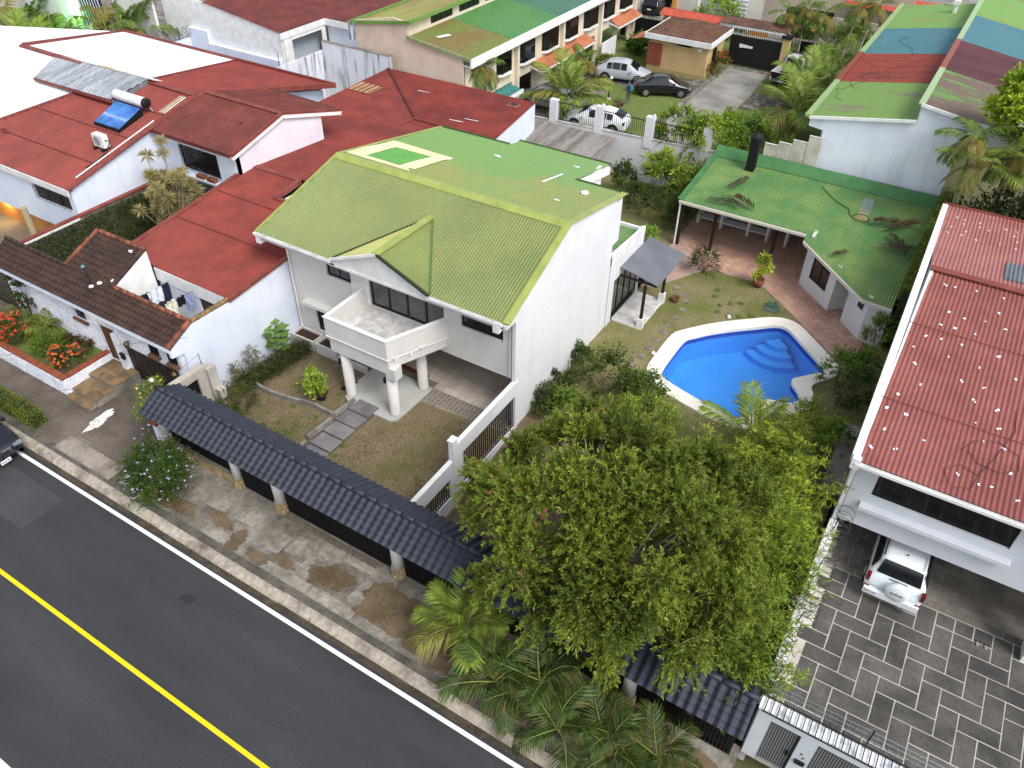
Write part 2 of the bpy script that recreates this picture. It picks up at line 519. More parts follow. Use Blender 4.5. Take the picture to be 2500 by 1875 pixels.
M_WALL = mat('white_wall', '#dbdbdc', .88, '#d1d1d3', .4, fine=.03, fscale=4, bump=.12, bscale=60, streak=('#b0afae', .3, 1.6))
M_WALLF = mat('cream_front_wall', '#d2cfca', .85, '#c8c5bf', .6, fine=.03, fscale=4, bump=.12, bscale=60, streak=('#aeaaa2', .25, 2.5))
M_WALLB = mat('cool_white_wall', '#dde3ee', .85, '#cdd6e6', .5, fine=.03, fscale=4, bump=.12, bscale=50, streak=('#aab3c4', .3, 2.))
M_DARK = mat('dark_metal', '#17171a', .5, fine=.1)
M_BLACK = mat('black_paint', '#0e0e10', .6, fine=.1)
M_FRAME = mat('bronze_frame', '#1c1814', .45, fine=.05)
M_PANE = mat('dark_glass', '#0c0e11', .06, '#171a1e', .8, fine=0, spec=.6)
M_WOOD = mat('dark_wood', '#2c1b13', .7, '#1d120c', 6, fine=.2)
M_DOORW = mat('brown_door', '#5a3a22', .6, '#472c1a', 8, fine=.15)
M_REDR = mat('red_roof', '#8c3b32', .62, '#75312a', .7, .35, .65, fine=.14, fscale=9, streak=('#5c2a26', .5, 1.2))
M_REDR2 = mat('red_roof_dark', '#74352d', .68, '#5a2923', .9, .35, .62, fine=.2, fscale=8)
M_REDR3 = mat('red_roof_rear', '#82362e', .66, '#6a2c26', .5, .4, .6, fine=.18, fscale=8, streak=('#4e2422', .5, 1.))
M_PINKR = mat('faded_red_roof', '#92564f', .65, '#824a44', .5, .4, .62, fine=.1, fscale=6)
M_PINKR2 = mat('faded_pink_roof', '#a56d67', .55, '#97605a', .5, .4, .62, fine=.1, fscale=6)
M_REDTRIM = mat('red_flashing', '#74362e', .65, '#86473c', 2, fine=.15)
M_GRN_F = mat('olive_roof', '#7b854b', .5, '#6f7b45', .55, .38, .66, fine=.1, fscale=8, streak=('#6d8a58', .4, .8))
M_GRN_R = mat('rear_green_roof', '#878b4e', .45, '#7b8f50', .3, .44, .6, fine=.12, fscale=6, detail=9)
# the rear slope was repainted: fresh green towards the back fading into the old olive
nt = M_GRN_R.node_tree
_b = nt.nodes['Principled BSDF']; _old = _b.inputs['Base Color'].links[0].from_socket
_g = nt.nodes.new('ShaderNodeNewGeometry'); _s = nt.nodes.new('ShaderNodeSeparateXYZ'); _n = nt.nodes.new('ShaderNodeTexNoise'); _n.inputs['Scale'].default_value = .8; _n.inputs['Detail'].default_value = 7
_a = nt.nodes.new('ShaderNodeMath'); _a.operation = 'MULTIPLY_ADD'; _a.inputs[1].default_value = 5.
_c = nt.nodes.new('ShaderNodeMath'); _c.operation = 'MULTIPLY_ADD'; _c.inputs[1].default_value = -.35
_m = nt.nodes.new('ShaderNodeMapRange'); _m.inputs[1].default_value = 34.6; _m.inputs[2].default_value = 36.0
_x = nt.nodes.new('ShaderNodeMix'); _x.data_type = 'RGBA'; _x.inputs[7].default_value = lin('#6f9150')
nt.links.new(_g.outputs['Position'], _s.inputs[0]); nt.links.new(_g.outputs['Position'], _n.inputs['Vector'])
nt.links.new(_n.outputs['Fac'], _a.inputs[0]); nt.links.new(_s.outputs['Y'], _a.inputs[2])
nt.links.new(_s.outputs['X'], _c.inputs[0]); nt.links.new(_a.outputs[0], _c.inputs[2])
nt.links.new(_c.outputs[0], _m.inputs[0]); nt.links.new(_m.outputs[0], _x.inputs[0]); nt.links.new(_old, _x.inputs[6]); nt.links.new(_x.outputs[2], _b.inputs['Base Color'])
M_GRN_P = mat('pavilion_roof', '#547c45', .55, '#7c904e', .6, .44, .72, fine=.12, fscale=6)
M_GRN_TRIM = mat('green_flashing', '#9da65a', .45, '#86964a', 1.5, fine=.1)
M_GRN_T = mat('town_roof_green', '#4f7f45', .65, '#477846', .6, fine=.15, fscale=5)
M_GRN_O = mat('town_roof_olive', '#6a7638', .7, '#76663a', .5, .42, .6, fine=.2, fscale=5, stretch=(1, .3, 1))
M_TEAL = mat('town_roof_teal', '#466f58', .65, '#416955', .6, fine=.12, fscale=5)
M_WTRIM = mat('white_trim', '#e6e6e4', .6, '#d6d5d2', 2, fine=.04)
M_GLASS, _ = clearmat('window_glass', '#f2f5f5')

# ================================================================ ground, road, kerb
struct('ground', MB().box(-260, 260, -120, 260, -1.6, -1.2), mat('earth', '#6c6a48', .95, '#585a38', .2, fine=.3))
struct('road', MB().box(-160, 160, -60, 8.66, -.4, 0.), M_ASPH)
struct('lane_line', MB().box(-160, 60, 4.605, 4.735, 0, .006), M_YEL, label='solid yellow centre line on the dark asphalt')
struct('edge_line', MB().box(-160, 60, 8.29, 8.42, 0, .006), M_WHT, label='solid white edge line beside the kerb')
struct('edge_line', MB().box(-160, 60, .76, 1.0, 0, .006), M_WHT, label='white edge line on the far side of the road')
# a patched rectangle of newer asphalt and a few dark spots
struct('road_patch', MB().prism([(-29.5, 6.2), (-23.9, 6.1), (-23.8, 7.75), (-29.5, 7.8)], 0, .004), mat('asphalt_patch', '#3b3d3f', .95, '#454647', .5, fine=.2, fscale=20))
def blob(cx, cy, rx, ry, z, n=14, jit=.3, rz=0):
    o = []
    for i in range(n):
        a = 6.283 * i / n; k = 1 + random.uniform(-jit, jit)
        x, y = rx * k * math.cos(a), ry * k * math.sin(a)
        o.append((cx + x * math.cos(rz) - y * math.sin(rz), cy + x * math.sin(rz) + y * math.cos(rz), z))
    return o
def patch(cx, cy, rx, ry, z, n=60):
    p = [random.random() * 6.28 for _ in range(4)]; o = []
    for i in range(n):
        a = 6.283 * i / n; k = 1 + .2 * math.sin(2 * a + p[0]) + .13 * math.sin(5 * a + p[1]) + .07 * math.sin(11 * a + p[2]) + .05 * math.sin(19 * a + p[3])
        o.append((cx + rx * k * math.cos(a), cy + ry * k * math.sin(a), z))
    return o
struct('road_stain', MB().add(blob(-16.65, 7.25, .28, .17, .005), [tuple(range(14))]), mat('stain', '#2a2b2d', .8))
for k, (x, y) in enumerate(((-26, 5.6), (-19, 7.2), (-12.5, 6.1), (-22, 3.2), (-15.5, 2.2))):
    pth = []
    for i in range(12):
        pth.append((x, y)); x += random.uniform(.15, .5); y += random.uniform(-.22, .22)
    mb = MB()
    for (a, b), (c, d) in zip(pth[:-1], pth[1:]): mb.add([(a, b - .008, .003), (c, d - .008, .003), (c, d + .008, .003), (a, b + .008, .003)], [(0, 1, 2, 3)])
    struct('road_crack', mb, bpy.data.materials['stain'])
# kerb: mountable concrete gutter, in lengths
kt = struct('kerb', MB().box(-160, 60, 9.04, 9.34, -.3, .128), mat('kerb_back', '#4c4843', .95, '#6b655b', 1.2, fine=.25, fscale=9, bump=.5))
x = -46.
while x < 8:
    ln = random.uniform(3.5, 7.5)
    j_ = random.uniform(-.02, .02)
    pr = [(x + .004, 8.68 + j_, -.02), (x + .004, 8.74 + j_, .035), (x + .004, 8.86 + j_, .10), (x + .004, 8.96, .132), (x + .004, 9.06 + j_, .136), (x + .004, 9.06 + j_, -.02)]
    part('kerb_stone', MB().ext(pr, (ln - .008, 0, 0)), M_KERB, kt)
    x += ln
# pavement and verge
struct('gutter_dirt', MB().sheet([(-60 + i * .45, 8.46 + random.uniform(0, .12)) for i in range(150)] + [(7.2, 8.76), (-60, 8.76)], z=.004), mat('gutter_silt', '#3a342c', .95, '#564a3a', 1.5, fine=.35, fscale=8))
struct('pavement', MB().box(-23.2, .4, 9.32, 12.1, -.4, .12), M_WALK)
struct('drive_apron', MB().box(-60, -23.2, 9.2, 14.2, -.4, .125), M_DRIVE)
pv = bpy.data.objects['pavement']
for q in ([(-18.42, 9.38), (-18.35, 9.75), (-17.28, 9.8), (-17.2, 9.36)], [(-15.5, 9.36), (-15.4, 9.72), (-13.5, 9.76), (-13.45, 9.36)], [(-13.42, 9.36), (-13.4, 9.76), (-11.6, 9.78), (-11.55, 9.36)],
          [(-15.3, 10.3), (-15.2, 11.1), (-14.35, 11.05), (-14.38, 10.2)], [(-16.5, 9.9), (-16.4, 10.78), (-15.42, 10.86), (-15.38, 10.1)], [(-17.9, 10.4), (-17.7, 11.2), (-16.7, 11.25), (-16.65, 10.5)],
          [(-22.9, 9.36), (-22.9, 10.0), (-21.9, 10.05), (-21.85, 9.36)], [(-12.2, 9.95), (-12.1, 10.9), (-11.4, 10.95), (-11.35, 10.0)], [(-13.3, 11.05), (-13.3, 11.45), (-12.0, 11.45), (-12.0, 11.1)], [(-19.6, 10.3), (-19.5, 11.1), (-18.4, 11.15), (-18.3, 10.4)],
          [(-14.25, 10.95), (-14.2, 11.4), (-13.4, 11.42), (-13.38, 11.0)]):
    part('slab', MB().prism(q,   .11, .128 + random.uniform(0, .012)), M_PAD, pv)
# dry grass and earth lying over the pavement, with ragged edges
for i, (cx, cy, rx, ry) in enumerate(((-13.2, 10.3, .75, .5), (-9.5, 10.4, 1.9, .95), (-20.4, 9.75, 1.1, .35), (-17.0, 9.75, .35, .4), (-6, 10.4, 2.6, 1.0), (-1.6, 10.4, 2.2, .95), (-15.9, 9.6, .5, .2), (-11.4, 10.7, .5, .4), (-14.9, 9.95, .5, .18), (-18.1, 10.1, .6, .25))):
    struct('verge_soil', MB().add(patch(cx, cy, rx, ry, .142 + i * .0015), [tuple(range(60))]), M_DIRT)
# white paint spill and pale repair patch on the neighbour's drive
M_SPILL = mat('spilled_paint', '#e6e3de', .8, '#bdb6ab', 4, fine=.1)
struct('paint_spill', MB().add(patch(-26.3, 11.15, .26, .68, .131), [tuple(range(60))]), M_SPILL)
struct('repair_patch', MB().add(blob(-24.5, 9.75, .28, .22, .131, 12, .3), [tuple(range(12))]), M_SPILL)
struct('repair_patch', MB().prism([(-26.3, 9.55), (-26.2, 10.1), (-25.4, 10.15), (-25.45, 9.6)], .12, .131), M_CONC)
struct('gutter_strip', MB().box(-26.5, -23.2, 9.21, 9.95, .1, .134), mat('pale_apron', '#958c80', .9, '#6a635a', 1.2, fine=.2, fscale=10, bump=.4))
# the front yard
yd = struct('front_lawn', MB().sheet([(-23.35, 12.1), (-11.9, 12.1), (-11.9, 19.2), (-13.2, 19.2), (-16.0, 19.0), (-16.0, 17.3), (-18.6, 17.3), (-18.9, 19.1), (-23.35, 19.1)], z=.2), M_LAWN_DRY)
struct('yard_base', MB().box(-23.35, -11.9, 12.1, 20., -.4, .19), M_DIRT)
# side garden beyond the low wall, falling towards the street
def zside(x, y): return .12 if y > 20 else .12 - (20 - y) * .12
mb = MB()
ys = [11.9, 14, 16, 18, 20, 21]
for i in range(5):
    mb.add([(-11.75, ys[i], zside(0, ys[i])), (.45, ys[i], zside(0, ys[i])), (.45, ys[i + 1], zside(0, ys[i + 1])), (-11.75, ys[i + 1], zside(0, ys[i + 1]))], [(0, 1, 2, 3)])
struct('side_garden', mb, M_DIRT)

# ---- rear garden with the pool cut into it
def smooth_loop(pts, sub=4):
    n = len(pts); o = []
    for i in range(n):
        p0, p1, p2, p3 = (np.array(pts[(i + k) % n], float) for k in (-1, 0, 1, 2))
        for s in range(sub):
            t = s / sub
            o.append(tuple(.5 * ((2 * p1) + (-p0 + p2) * t + (2 * p0 - 5 * p1 + 4 * p2 - p3) * t * t + (-p0 + 3 * p1 - 3 * p2 + p3) * t ** 3)))
    return o
POOL = smooth_loop([(-8.05, 28.95), (-7.75, 29.45), (-7.2, 30.15), (-6.4, 30.95), (-5.5, 31.75), (-4.95, 32.25), (-4.55, 32.42), (-4.1, 32.25), (-3.3, 31.5), (-2.5, 30.75), (-2.03, 30.3), (-1.98, 30.05), (-2.2, 29.8), (-2.7, 29.2), (-2.98, 28.85), (-2.95, 28.5), (-2.6, 28.1), (-2.4, 27.75), (-2.42, 27.4), (-2.75, 27.1), (-3.25, 26.98), (-3.62, 26.8), (-3.82, 26.4), (-3.86, 25.7), (-4.1, 25.2), (-4.6, 25.0), (-6.2, 25.35), (-7.7, 25.8), (-8.05, 26.3), (-8.1, 27.6)], 3)
COPE = smooth_loop([(-8.75, 29.05), (-8.4, 29.7), (-7.75, 30.55), (-6.95, 31.4), (-6.0, 32.25), (-5.3, 32.85), (-4.6, 33.15), (-3.85, 32.98), (-2.9, 32.15), (-2.0, 31.3), (-1.5, 30.75), (-1.4, 30.2), (-1.7, 29.6), (-2.1, 29.0), (-2.12, 28.6), (-1.9, 28.2), (-1.78, 27.6), (-1.9, 27.0), (-2.3, 26.55), (-2.9, 26.25), (-3.2, 25.95), (-3.35, 25.4), (-3.65, 24.75), (-4.4, 24.4), (-5.6, 24.55), (-7.3, 24.95), (-8.3, 25.4), (-8.72, 26.0), (-8.8, 27.4)], 3)
struct('rear_lawn', MB().sheet([(-11.75, 20.95), (.3, 20.95), (.3, 43.2), (-24, 43.2), (-24, 33.0), (-11.75, 33.0)], [POOL], z=.18), M_LAWN)
pool = thing('swimming_pool', 'blue tiled swimming pool with wavy cream coping in the rear garden', 'pool', (-5, 28.5, .2))
mb = MB(); n = len(POOL); ncp = len(COPE)
mb.sheet(COPE, [POOL], z=.27)
for i in range(ncp):
    a, b = COPE[i], COPE[(i + 1) % ncp]; mb.add([(a[0], a[1], .1), (b[0], b[1], .1), (b[0], b[1], .27), (a[0], a[1], .27)], [(0, 1, 2, 3)])
for i in range(n):
    a, b = POOL[i], POOL[(i + 1) % n]; mb.add([(a[0], a[1], .12), (b[0], b[1], .12), (b[0], b[1], .27), (a[0], a[1], .27)], [(0, 1, 2, 3)])
part('coping', mb, mat('coping', '#efeadf', .85, '#e4dccd', .8, fine=.08, fscale=12, bump=.2), pool)
M_POOLT = mat('pool_tile', '#4fa3ea', .35, '#5eadee', .5, fine=.1, fscale=9)
M_POOLD = mat('pool_band', '#1a4aa6', .3, '#2256b4', 3, fine=.15, fscale=20)
mb = MB(); md = MB()
mb.sheet(POOL, z=-1.15)
for i in range(n):
    a, b = POOL[i], POOL[(i + 1) % n]
    mb.add([(a[0], a[1], -1.15), (b[0], b[1], -1.15), (b[0], b[1], -.12), (a[0], a[1], -.12)], [(0, 1, 2, 3)])
    md.add([(a[0], a[1], -.12), (b[0], b[1], -.12), (b[0], b[1], .12), (a[0], a[1], .12)], [(0, 1, 2, 3)])
part('basin', mb, M_POOLT, pool)
part('tile_band', md, M_POOLD, pool)
for i, r_ in enumerate((.75, 1.2, 1.65)):                       # rounded entry steps in the far corner
    arc = [(-4.5, 32.35)] + [(-4.5 + r_ * math.cos(a), 32.35 + r_ * math.sin(a)) for a in np.linspace(R(222), R(318), 12)]
    part('pool_step', MB().prism(arc, -1.14, -.4 - .24 * i), M_POOLT, pool)
part('pool_step', MB().prism([(-2.5, 27.95), (-2.45, 27.2), (-3.05, 27.05), (-3.3, 27.35), (-3.05, 27.9)], -1.14, -.5), M_POOLT, pool)
M_WATER, gl = clearmat('pool_water', '#d3edfb', 0., .02)
nt = M_WATER.node_tree
nz = nt.nodes.new('ShaderNodeTexNoise'); nz.inputs['Scale'].default_value = 5.; nz.inputs['Detail'].default_value = 3
bp = nt.nodes.new('ShaderNodeBump'); bp.inputs['Strength'].default_value = .3; bp.inputs['Distance'].default_value = .02
gg = nt.nodes.new('ShaderNodeNewGeometry')
nt.links.new(gg.outputs['Position'], nz.inputs['Vector']); nt.links.new(nz.outputs[0], bp.inputs['Height']); nt.links.new(bp.outputs[0], gl.inputs['Normal'])
part('water', MB().sheet(POOL, z=.06), M_WATER, pool)
# terracotta patio: tiles laid as pieces on a bed
PATIO = [(-12.05, 36.8), (-12.1, 42.2), (-.2, 42.2), (-.2, 32.7), (-.9, 32.3), (-1.45, 31.0), (-4.45, 33.7), (-6.3, 35.3), (-7.05, 35.6), (-9.05, 35.5), (-9.6, 35.15), (-10.7, 33.2), (-11.4, 32.2), (-11.75, 32.1), (-11.75, 33.0), (-11.9, 34.5)]
pt = struct('patio', MB().prism(PATIO, .0, .215), mat('patio_bed', '#b0968a', .9, '#9c8276', 2, fine=.2))
def inside(x, y, poly):
    c = False
    for i in range(len(poly)):
        (x1, y1), (x2, y2) = poly[i], poly[i - 1]
        if (y1 > y) != (y2 > y) and x < (x2 - x1) * (y - y1) / (y2 - y1) + x1: c = not c
    return c
M_TERR = mat('terracotta_tile', '#bd9884', .8, '#a98270', .7, fine=.15, fscale=7, rnd=.1)
tm = mesh('floor_tile', MB().box(-.185, .185, -.185, .185, 0, .012), M_TERR)
cand = []
for i in range(40):
    for j in range(40):
        # the tiles run diagonally along the pool side
        a = R(-43); u, w = -9 + i * .385, -2 + j * .385
        x, y = -6.3 + u * math.cos(a) - w * math.sin(a), 35.3 + u * math.sin(a) + w * math.cos(a)
        if all(inside(x + dx, y + dy, PATIO) for dx, dy in ((.2, 0), (-.2, 0), (0, .2), (0, -.2))) and y < 41.5:
            cand.append((x * x + y * y, Matrix.Translation((x, y, .213)) @ Matrix.Rotation(a, 4, 'Z')))
cand.sort(key=lambda q: q[0])
pieces('floor_tile', tm, [c[1] for c in cand], pt)
# stepping stones through the rear lawn
lw = bpy.data.objects['rear_lawn']
M_STEP = mat('stepping_stone', '#8a8174', .9, '#6a6258', 3, fine=.2, rnd=.15)
for x, y in ((-9.61, 32.56), (-9.21, 32.07), (-9.14, 31.29), (-9.12, 30.52), (-9.11, 29.73), (-9.18, 29.04), (-9.23, 28.31), (-9.28, 27.54), (-9.33, 26.81), (-9.44, 26.07), (-10.17, 32.97)):
    q = [(p[0], p[1]) for p in blob(x, y, .23, .2, 0, 7, .14)]
    part('stepping_stone', MB().prism(q, .15, .2), M_STEP, lw)

# ---- grass blades and tufts over the lawns
M_BLADE = leafmat('grass_blade', .25, .8)
def grass(name, label, area, n, z, cols, hgt, tuft=0):
    x0, x1, y0, y1, poly, holes = area
    p = np.column_stack([rng.uniform(x0, x1, n), rng.uniform(y0, y1, n)])
    keep = np.array([inside(a, b, poly) and not any(inside(a, b, h) for h in holes) for a, b in p])
    p = p[keep]; P = np.column_stack([p, np.full(len(p), z)])
    D = rng.normal(size=(len(P), 3)) * .6; D[:, 2] = np.abs(D[:, 2]) + .5
    patch = .5 + .5 * np.sin(p[:, 0] * 1.3 + 2 * np.sin(p[:, 1] * .9)) * np.sin(p[:, 1] * 1.1 + 1.5)
    T = np.clip(patch * .8 + rng.normal(size=len(P)) * .25, 0, 1)
    o = leafobj(name, P, D, rng.uniform(.5, 1.3, len(P)) * hgt, np.full(len(P), .022), cmix(cols[0], cols[1], T), M_BLADE)
    return tag(o, label, 'grass', None, 'stuff')
grass('grass', 'dry mown straw coloured grass of the front yard', (-23.3, -11.9, 12.4, 19.1, [(-23.3, 12.1), (-11.95, 12.1), (-11.95, 18.9), (-16, 18.9), (-16, 17.2), (-18.3, 17.2), (-18.9, 19.), (-23.3, 19.)], [[(-18.2, 12), (-17, 12), (-17, 17.8), (-18.2, 17.8)]]), 26000, .2, ('#7a6a50', '#575630'), .055)
grass('grass', 'patchy green grass round the pool', (-11.7, -.3, 21, 43, [(-11.7, 21), (.2, 21), (.2, 32), (-1.5, 31), (-6.3, 35.2), (-9, 35.4), (-10.7, 33.2), (-11.7, 32)], [COPE]), 26000, .18, ('#887c54', '#666c34'), .06)
def tufts(name, label, pts, cols=('#4f7a2a', '#7c9a3a'), h=.12, k=60, r=.16):
    c = np.array(pts); P = np.repeat(c, k, axis=0) + np.column_stack([rng.normal(size=(len(c) * k, 2)) * r * .5, np.zeros(len(c) * k)])
    D = rng.normal(size=P.shape) * .5; D[:, 2] = np.abs(D[:, 2]) + .7
    o = leafobj(name, P, D, rng.uniform(.5, 1.2, len(P)) * h, np.full(len(P), .02), cmix(cols[0], cols[1], rng.random(len(P))), M_BLADE)
    return tag(o, label, 'grass', None, 'stuff')
tufts('grass', 'fresh green tufts sprouting in the front yard', [(-20.2, 15.9, .2), (-20.6, 16.3, .2), (-18.9, 15.9, .2), (-19.2, 14.6, .2), (-18.9, 14.2, .2), (-18.6, 14.0, .2), (-16.9, 15.2, .2), (-16.8, 14.6, .2), (-16.7, 13.9, .2), (-20.0, 14.9, .2), (-19.5, 14.0, .2), (-18.2, 18.2, .2), (-13.4, 15.4, .2), (-13.2, 15.2, .2), (-19.9, 14.0, .2), (-20.4, 14.4, .2), (-19, 17.5, .2), (-21, 17, .2)])
tufts('grass', 'dark green tufts in the pool lawn', [(-8.2, 33.2, .18), (-7.7, 32.6, .18), (-7.3, 33.0, .18), (-7.0, 31.9, .18), (-6.6, 32.1, .18), (-7.6, 32.0, .18), (-6.1, 32.5, .18), (-8.3, 33.8, .18), (-6.9, 33.3, .18), (-10.5, 30, .18), (-10.3, 29, .18)], h=.14)
tufts('grass', 'muted green regrowth in the left half of the front yard', [(random.uniform(-21.3, -18.4), random.uniform(12.9, 15.8), .2) for i in range(110)] + [(random.uniform(-16.9, -15.8), random.uniform(13, 16.8), .2) for i in range(40)], ('#5c6a34', '#7d7f48'), .07, 26, .4)
kp = [(random.uniform(-23, -1), 9.28 + random.uniform(-.08, .1), .12) for i in range(40)] + [(random.uniform(-22, -2), 8.68 + random.uniform(-.03, .05), .02) for i in range(45)] + [(random.uniform(-19, -10), random.uniform(9.4, 11.2), .13) for i in range(22)]
tufts('grass', 'weeds along the kerb and pavement joints', kp, ('#8a7a3e', '#6b7a30'), .08, 16, .22)
dp = [(cx + random.uniform(-1, 1) * rx * .9, cy + random.uniform(-1, 1) * ry * .8, .14) for cx, cy, rx, ry in ((-13.2, 10.3, .75, .5), (-9.5, 10.4, 1.9, .95), (-6, 10.4, 2.6, 1.), (-1.6, 10.4, 2.2, .9), (-20.4, 9.75, 1, .3)) for i in range(60)]
tufts('grass', 'dead straw grass covering the verge', dp, ('#7a6750', '#5c4d38'), .05, 24, .3)

# ---- flat lots behind and to the sides
struct('lot_floor', MB().box(-60, -23.4, 14.2, 44, -.4, .1), mat('yard_floor', '#7c776c', .9, '#5d5a50', .4, fine=.2))
struct('lot_floor', MB().box(-90, -34, 44, 110, -.4, .1), M_CONC)
struct('far_lawn', MB().box(-34, -4, 43.2, 76, -.4, .15), M_GRASS2)
struct('driveway', MB().prism([(-19.15, 50), (-15.7, 50), (-15.7, 58), (-15.75, 62.2), (-16.1, 67.4), (-19.7, 67.3), (-19.3, 57.7)], .1, .2), mat('grey_driveway', '#96938d', .9, '#76736d', .5, fine=.12, fscale=5))
struct('driveway_kerb', MB().prism([(-19.55, 50), (-19.2, 50), (-19.32, 57.7), (-19.4, 66.8), (-19.65, 66.8), (-19.65, 57.7)], .1, .36), M_CONC)
M_COB = mat('cobble_bed', '#55514b', .9, '#8d8779', 2.2, .5, .62, fine=.35, fscale=3, bump=.6, bscale=8)
struct('cobbled_bay', MB().prism([(-29.5, 57.5), (-19.7, 58.2), (-19.7, 62.4), (-29.5, 62)], .1, .19), M_COB)
struct('cobbled_bay', MB().prism([(-15.65, 58.3), (-11, 58.6), (-11, 62.4), (-15.65, 62.0)], .1, .19), M_COB)
struct('town_court', MB().box(-34, -25.5, 43.4, 57.4, -.3, .18), M_CONC)
struct('far_road', MB().box(-80, 60, 70.2, 110, -.4, .12), mat('far_concrete', '#8f8b84', .9, '#6f6b65', .3, fine=.15))
# ================================================================ windows and doors
def window(parent, axis, at, u0, u1, z0, z1, n=2, out=-1, fr=.05, pane=None, frame=None, rec=.08, mull=True):
    """framed window filling an opening; frame is recessed; panes are parts of the frame"""
    fm = frame or M_FRAME
    def P(mb, a, b, c, d, d0, d1):
        lo, hi = sorted((at - out * d0, at - out * d1))
        if axis == 'y': mb.box(a, b, lo, hi, c, d)
        else: mb.box(lo, hi, a, b, c, d)
    mb = MB()
    P(mb, u0, u1, z0, z0 + fr, rec, rec + .06); P(mb, u0, u1, z1 - fr, z1, rec, rec + .06)
    w = (u1 - u0) / n
    for i in range(n + 1):
        c = u0 + i * w
        a, b = (c, c + fr) if i == 0 else ((c - fr, c) if i == n else (c - fr / 2, c + fr / 2))
        P(mb, a, b, z0 + fr, z1 - fr, rec + .002, rec + .058)
    f = part('window', mb, fm, parent)
    for i in range(n):
        pb = MB()
        if pane is M_GLASS:
            a_, b_, d_ = u0 + i * w + fr * .6, u0 + (i + 1) * w - fr * .6, at - out * (rec + .03)
            pb.add([(a_, d_, z0 + fr), (b_, d_, z0 + fr), (b_, d_, z1 - fr), (a_, d_, z1 - fr)] if axis == 'y' else [(d_, a_, z0 + fr), (d_, b_, z0 + fr), (d_, b_, z1 - fr), (d_, a_, z1 - fr)], [(0, 1, 2, 3)])
        else: P(pb, u0 + i * w + fr * .6, u0 + (i + 1) * w - fr * .6, z0 + fr, z1 - fr, rec + .025, rec + .035)
        part('pane', pb, pane or M_PANE, f)
    return f

def tube_gutter(x0, x1, y, z, w=.13, h=.11, along='x'):
    """open box gutter"""
    mb = MB()
    if along == 'x':
        mb.box(x0, x1, y - w, y - w + .015, z - h, z); mb.box(x0, x1, y - .015, y, z - h, z); mb.box(x0, x1, y - w + .015, y - .015, z - h, z - h + .015)
        for e in (x0, x1 - .012): mb.box(e, e + .012, y - w + .015, y - .015, z - h + .015, z - .004)
    else:
        mb.box(y - w, y - w + .015, x0, x1, z - h, z); mb.box(y - .015, y, x0, x1, z - h, z); mb.box(y - w + .015, y - .015, x0, x1, z - h, z - h + .015)
    return mb

# ================================================================ main house
H = thing('house', 'two storey white house with olive green corrugated roof and cantilevered balcony', 'house', (-17.5, 24, .1))
XL, XR, YF, YB = -23.4, -11.75, 19.95, 27.9
ZC = 2.5                                             # underside of the upper floor
# front wall of the upper floor (openings for windows and the sliding doors)
part('wall', MB().wall('y', YF, .18, XL, XR - .14, ZC, 5.85, [(-21.2, -19.87, 4.11, 4.9), (-18.9, -15.15, 3.42, 5.2), (-14.33, -12.42, 4.13, 4.98)]), M_WALLF, H)
# ground floor front left, and the rooms behind the porch and the car port
part('wall', MB().wall('y', YF + .003, .18, XL + .003, -18.95, .1, ZC - .002, [(-22.29, -20.6, .82, 2.26)]), M_WALLF, H)
part('wall', MB().box(-18.95, -18.8, YF + .01, 23.5, .1, ZC - .01), M_WALLF, H)
part('wall', MB().box(-18.8, XR - .14, 24.2, 24.4, .1, ZC - .01), M_WALLF, H)
part('ceiling', MB().box(-18.95, XR - .14, YF + .19, 24.4, ZC + .002, ZC + .2), M_WALLF, H)
# gable wall on the pool side: one tall plane running past the front wall
zr, ze = 7.56, 5.62
gp = [(XR, 19.75, .0), (XR, YB, .0), (XR, YB, 6.78), (XR, 23.6, 7.56), (XR, 19.1, 5.62), (XR, 19.1, 5.45), (XR, 19.75, 5.45)]
part('gable_wall', MB().ext(gp, (-.14, 0, 0)), M_WALL, H)
# left gable wall
gp = [(XL - .05, YF, .0), (XL - .05, 31, .0), (XL - .05, 31, 6.2), (XL - .05, 23.6, 7.5), (XL - .05, YF, 5.9)]
part('gable_wall', MB().ext(gp, (.14, 0, 0)), M_WALL, H)
# rear walls, upper storey box projecting at the back
part('rear_wall', MB().box(-14.2, XR - .14, YB - .1, YB, .0, 6.7), M_WALL, H)
part('rear_bay', MB().box(-14.1, XR - .03, YB, 28.55, 4.55, 6.62), M_WALL, H)
part('rear_wall', MB().box(XL, -14.2, 31.3, 31.5, 0, 6.1), M_WALL, H)
part('side_wall', MB().box(-14.35, -14.22, YB, 31.5, 0, 6.3), M_WALL, H)
part('fascia', MB().ext([(-14.12, 28.66, 6.66), (-14.12, 32.24, 6.0), (-14.12, 32.24, 5.6), (-14.12, 28.66, 6.25)], (-.1, 0, 0)), M_WTRIM, H)
part('floor', MB().box(XL, XR - .14, 20.1, YB, .0, .18), M_CONC, H)
# ---- roof
def zfr(y): return 7.65 - .438 * (23.6 - y)
def zrr(y): return 7.65 - .18 * (y - 23.6)
fa, fb = 19.12, 23.6
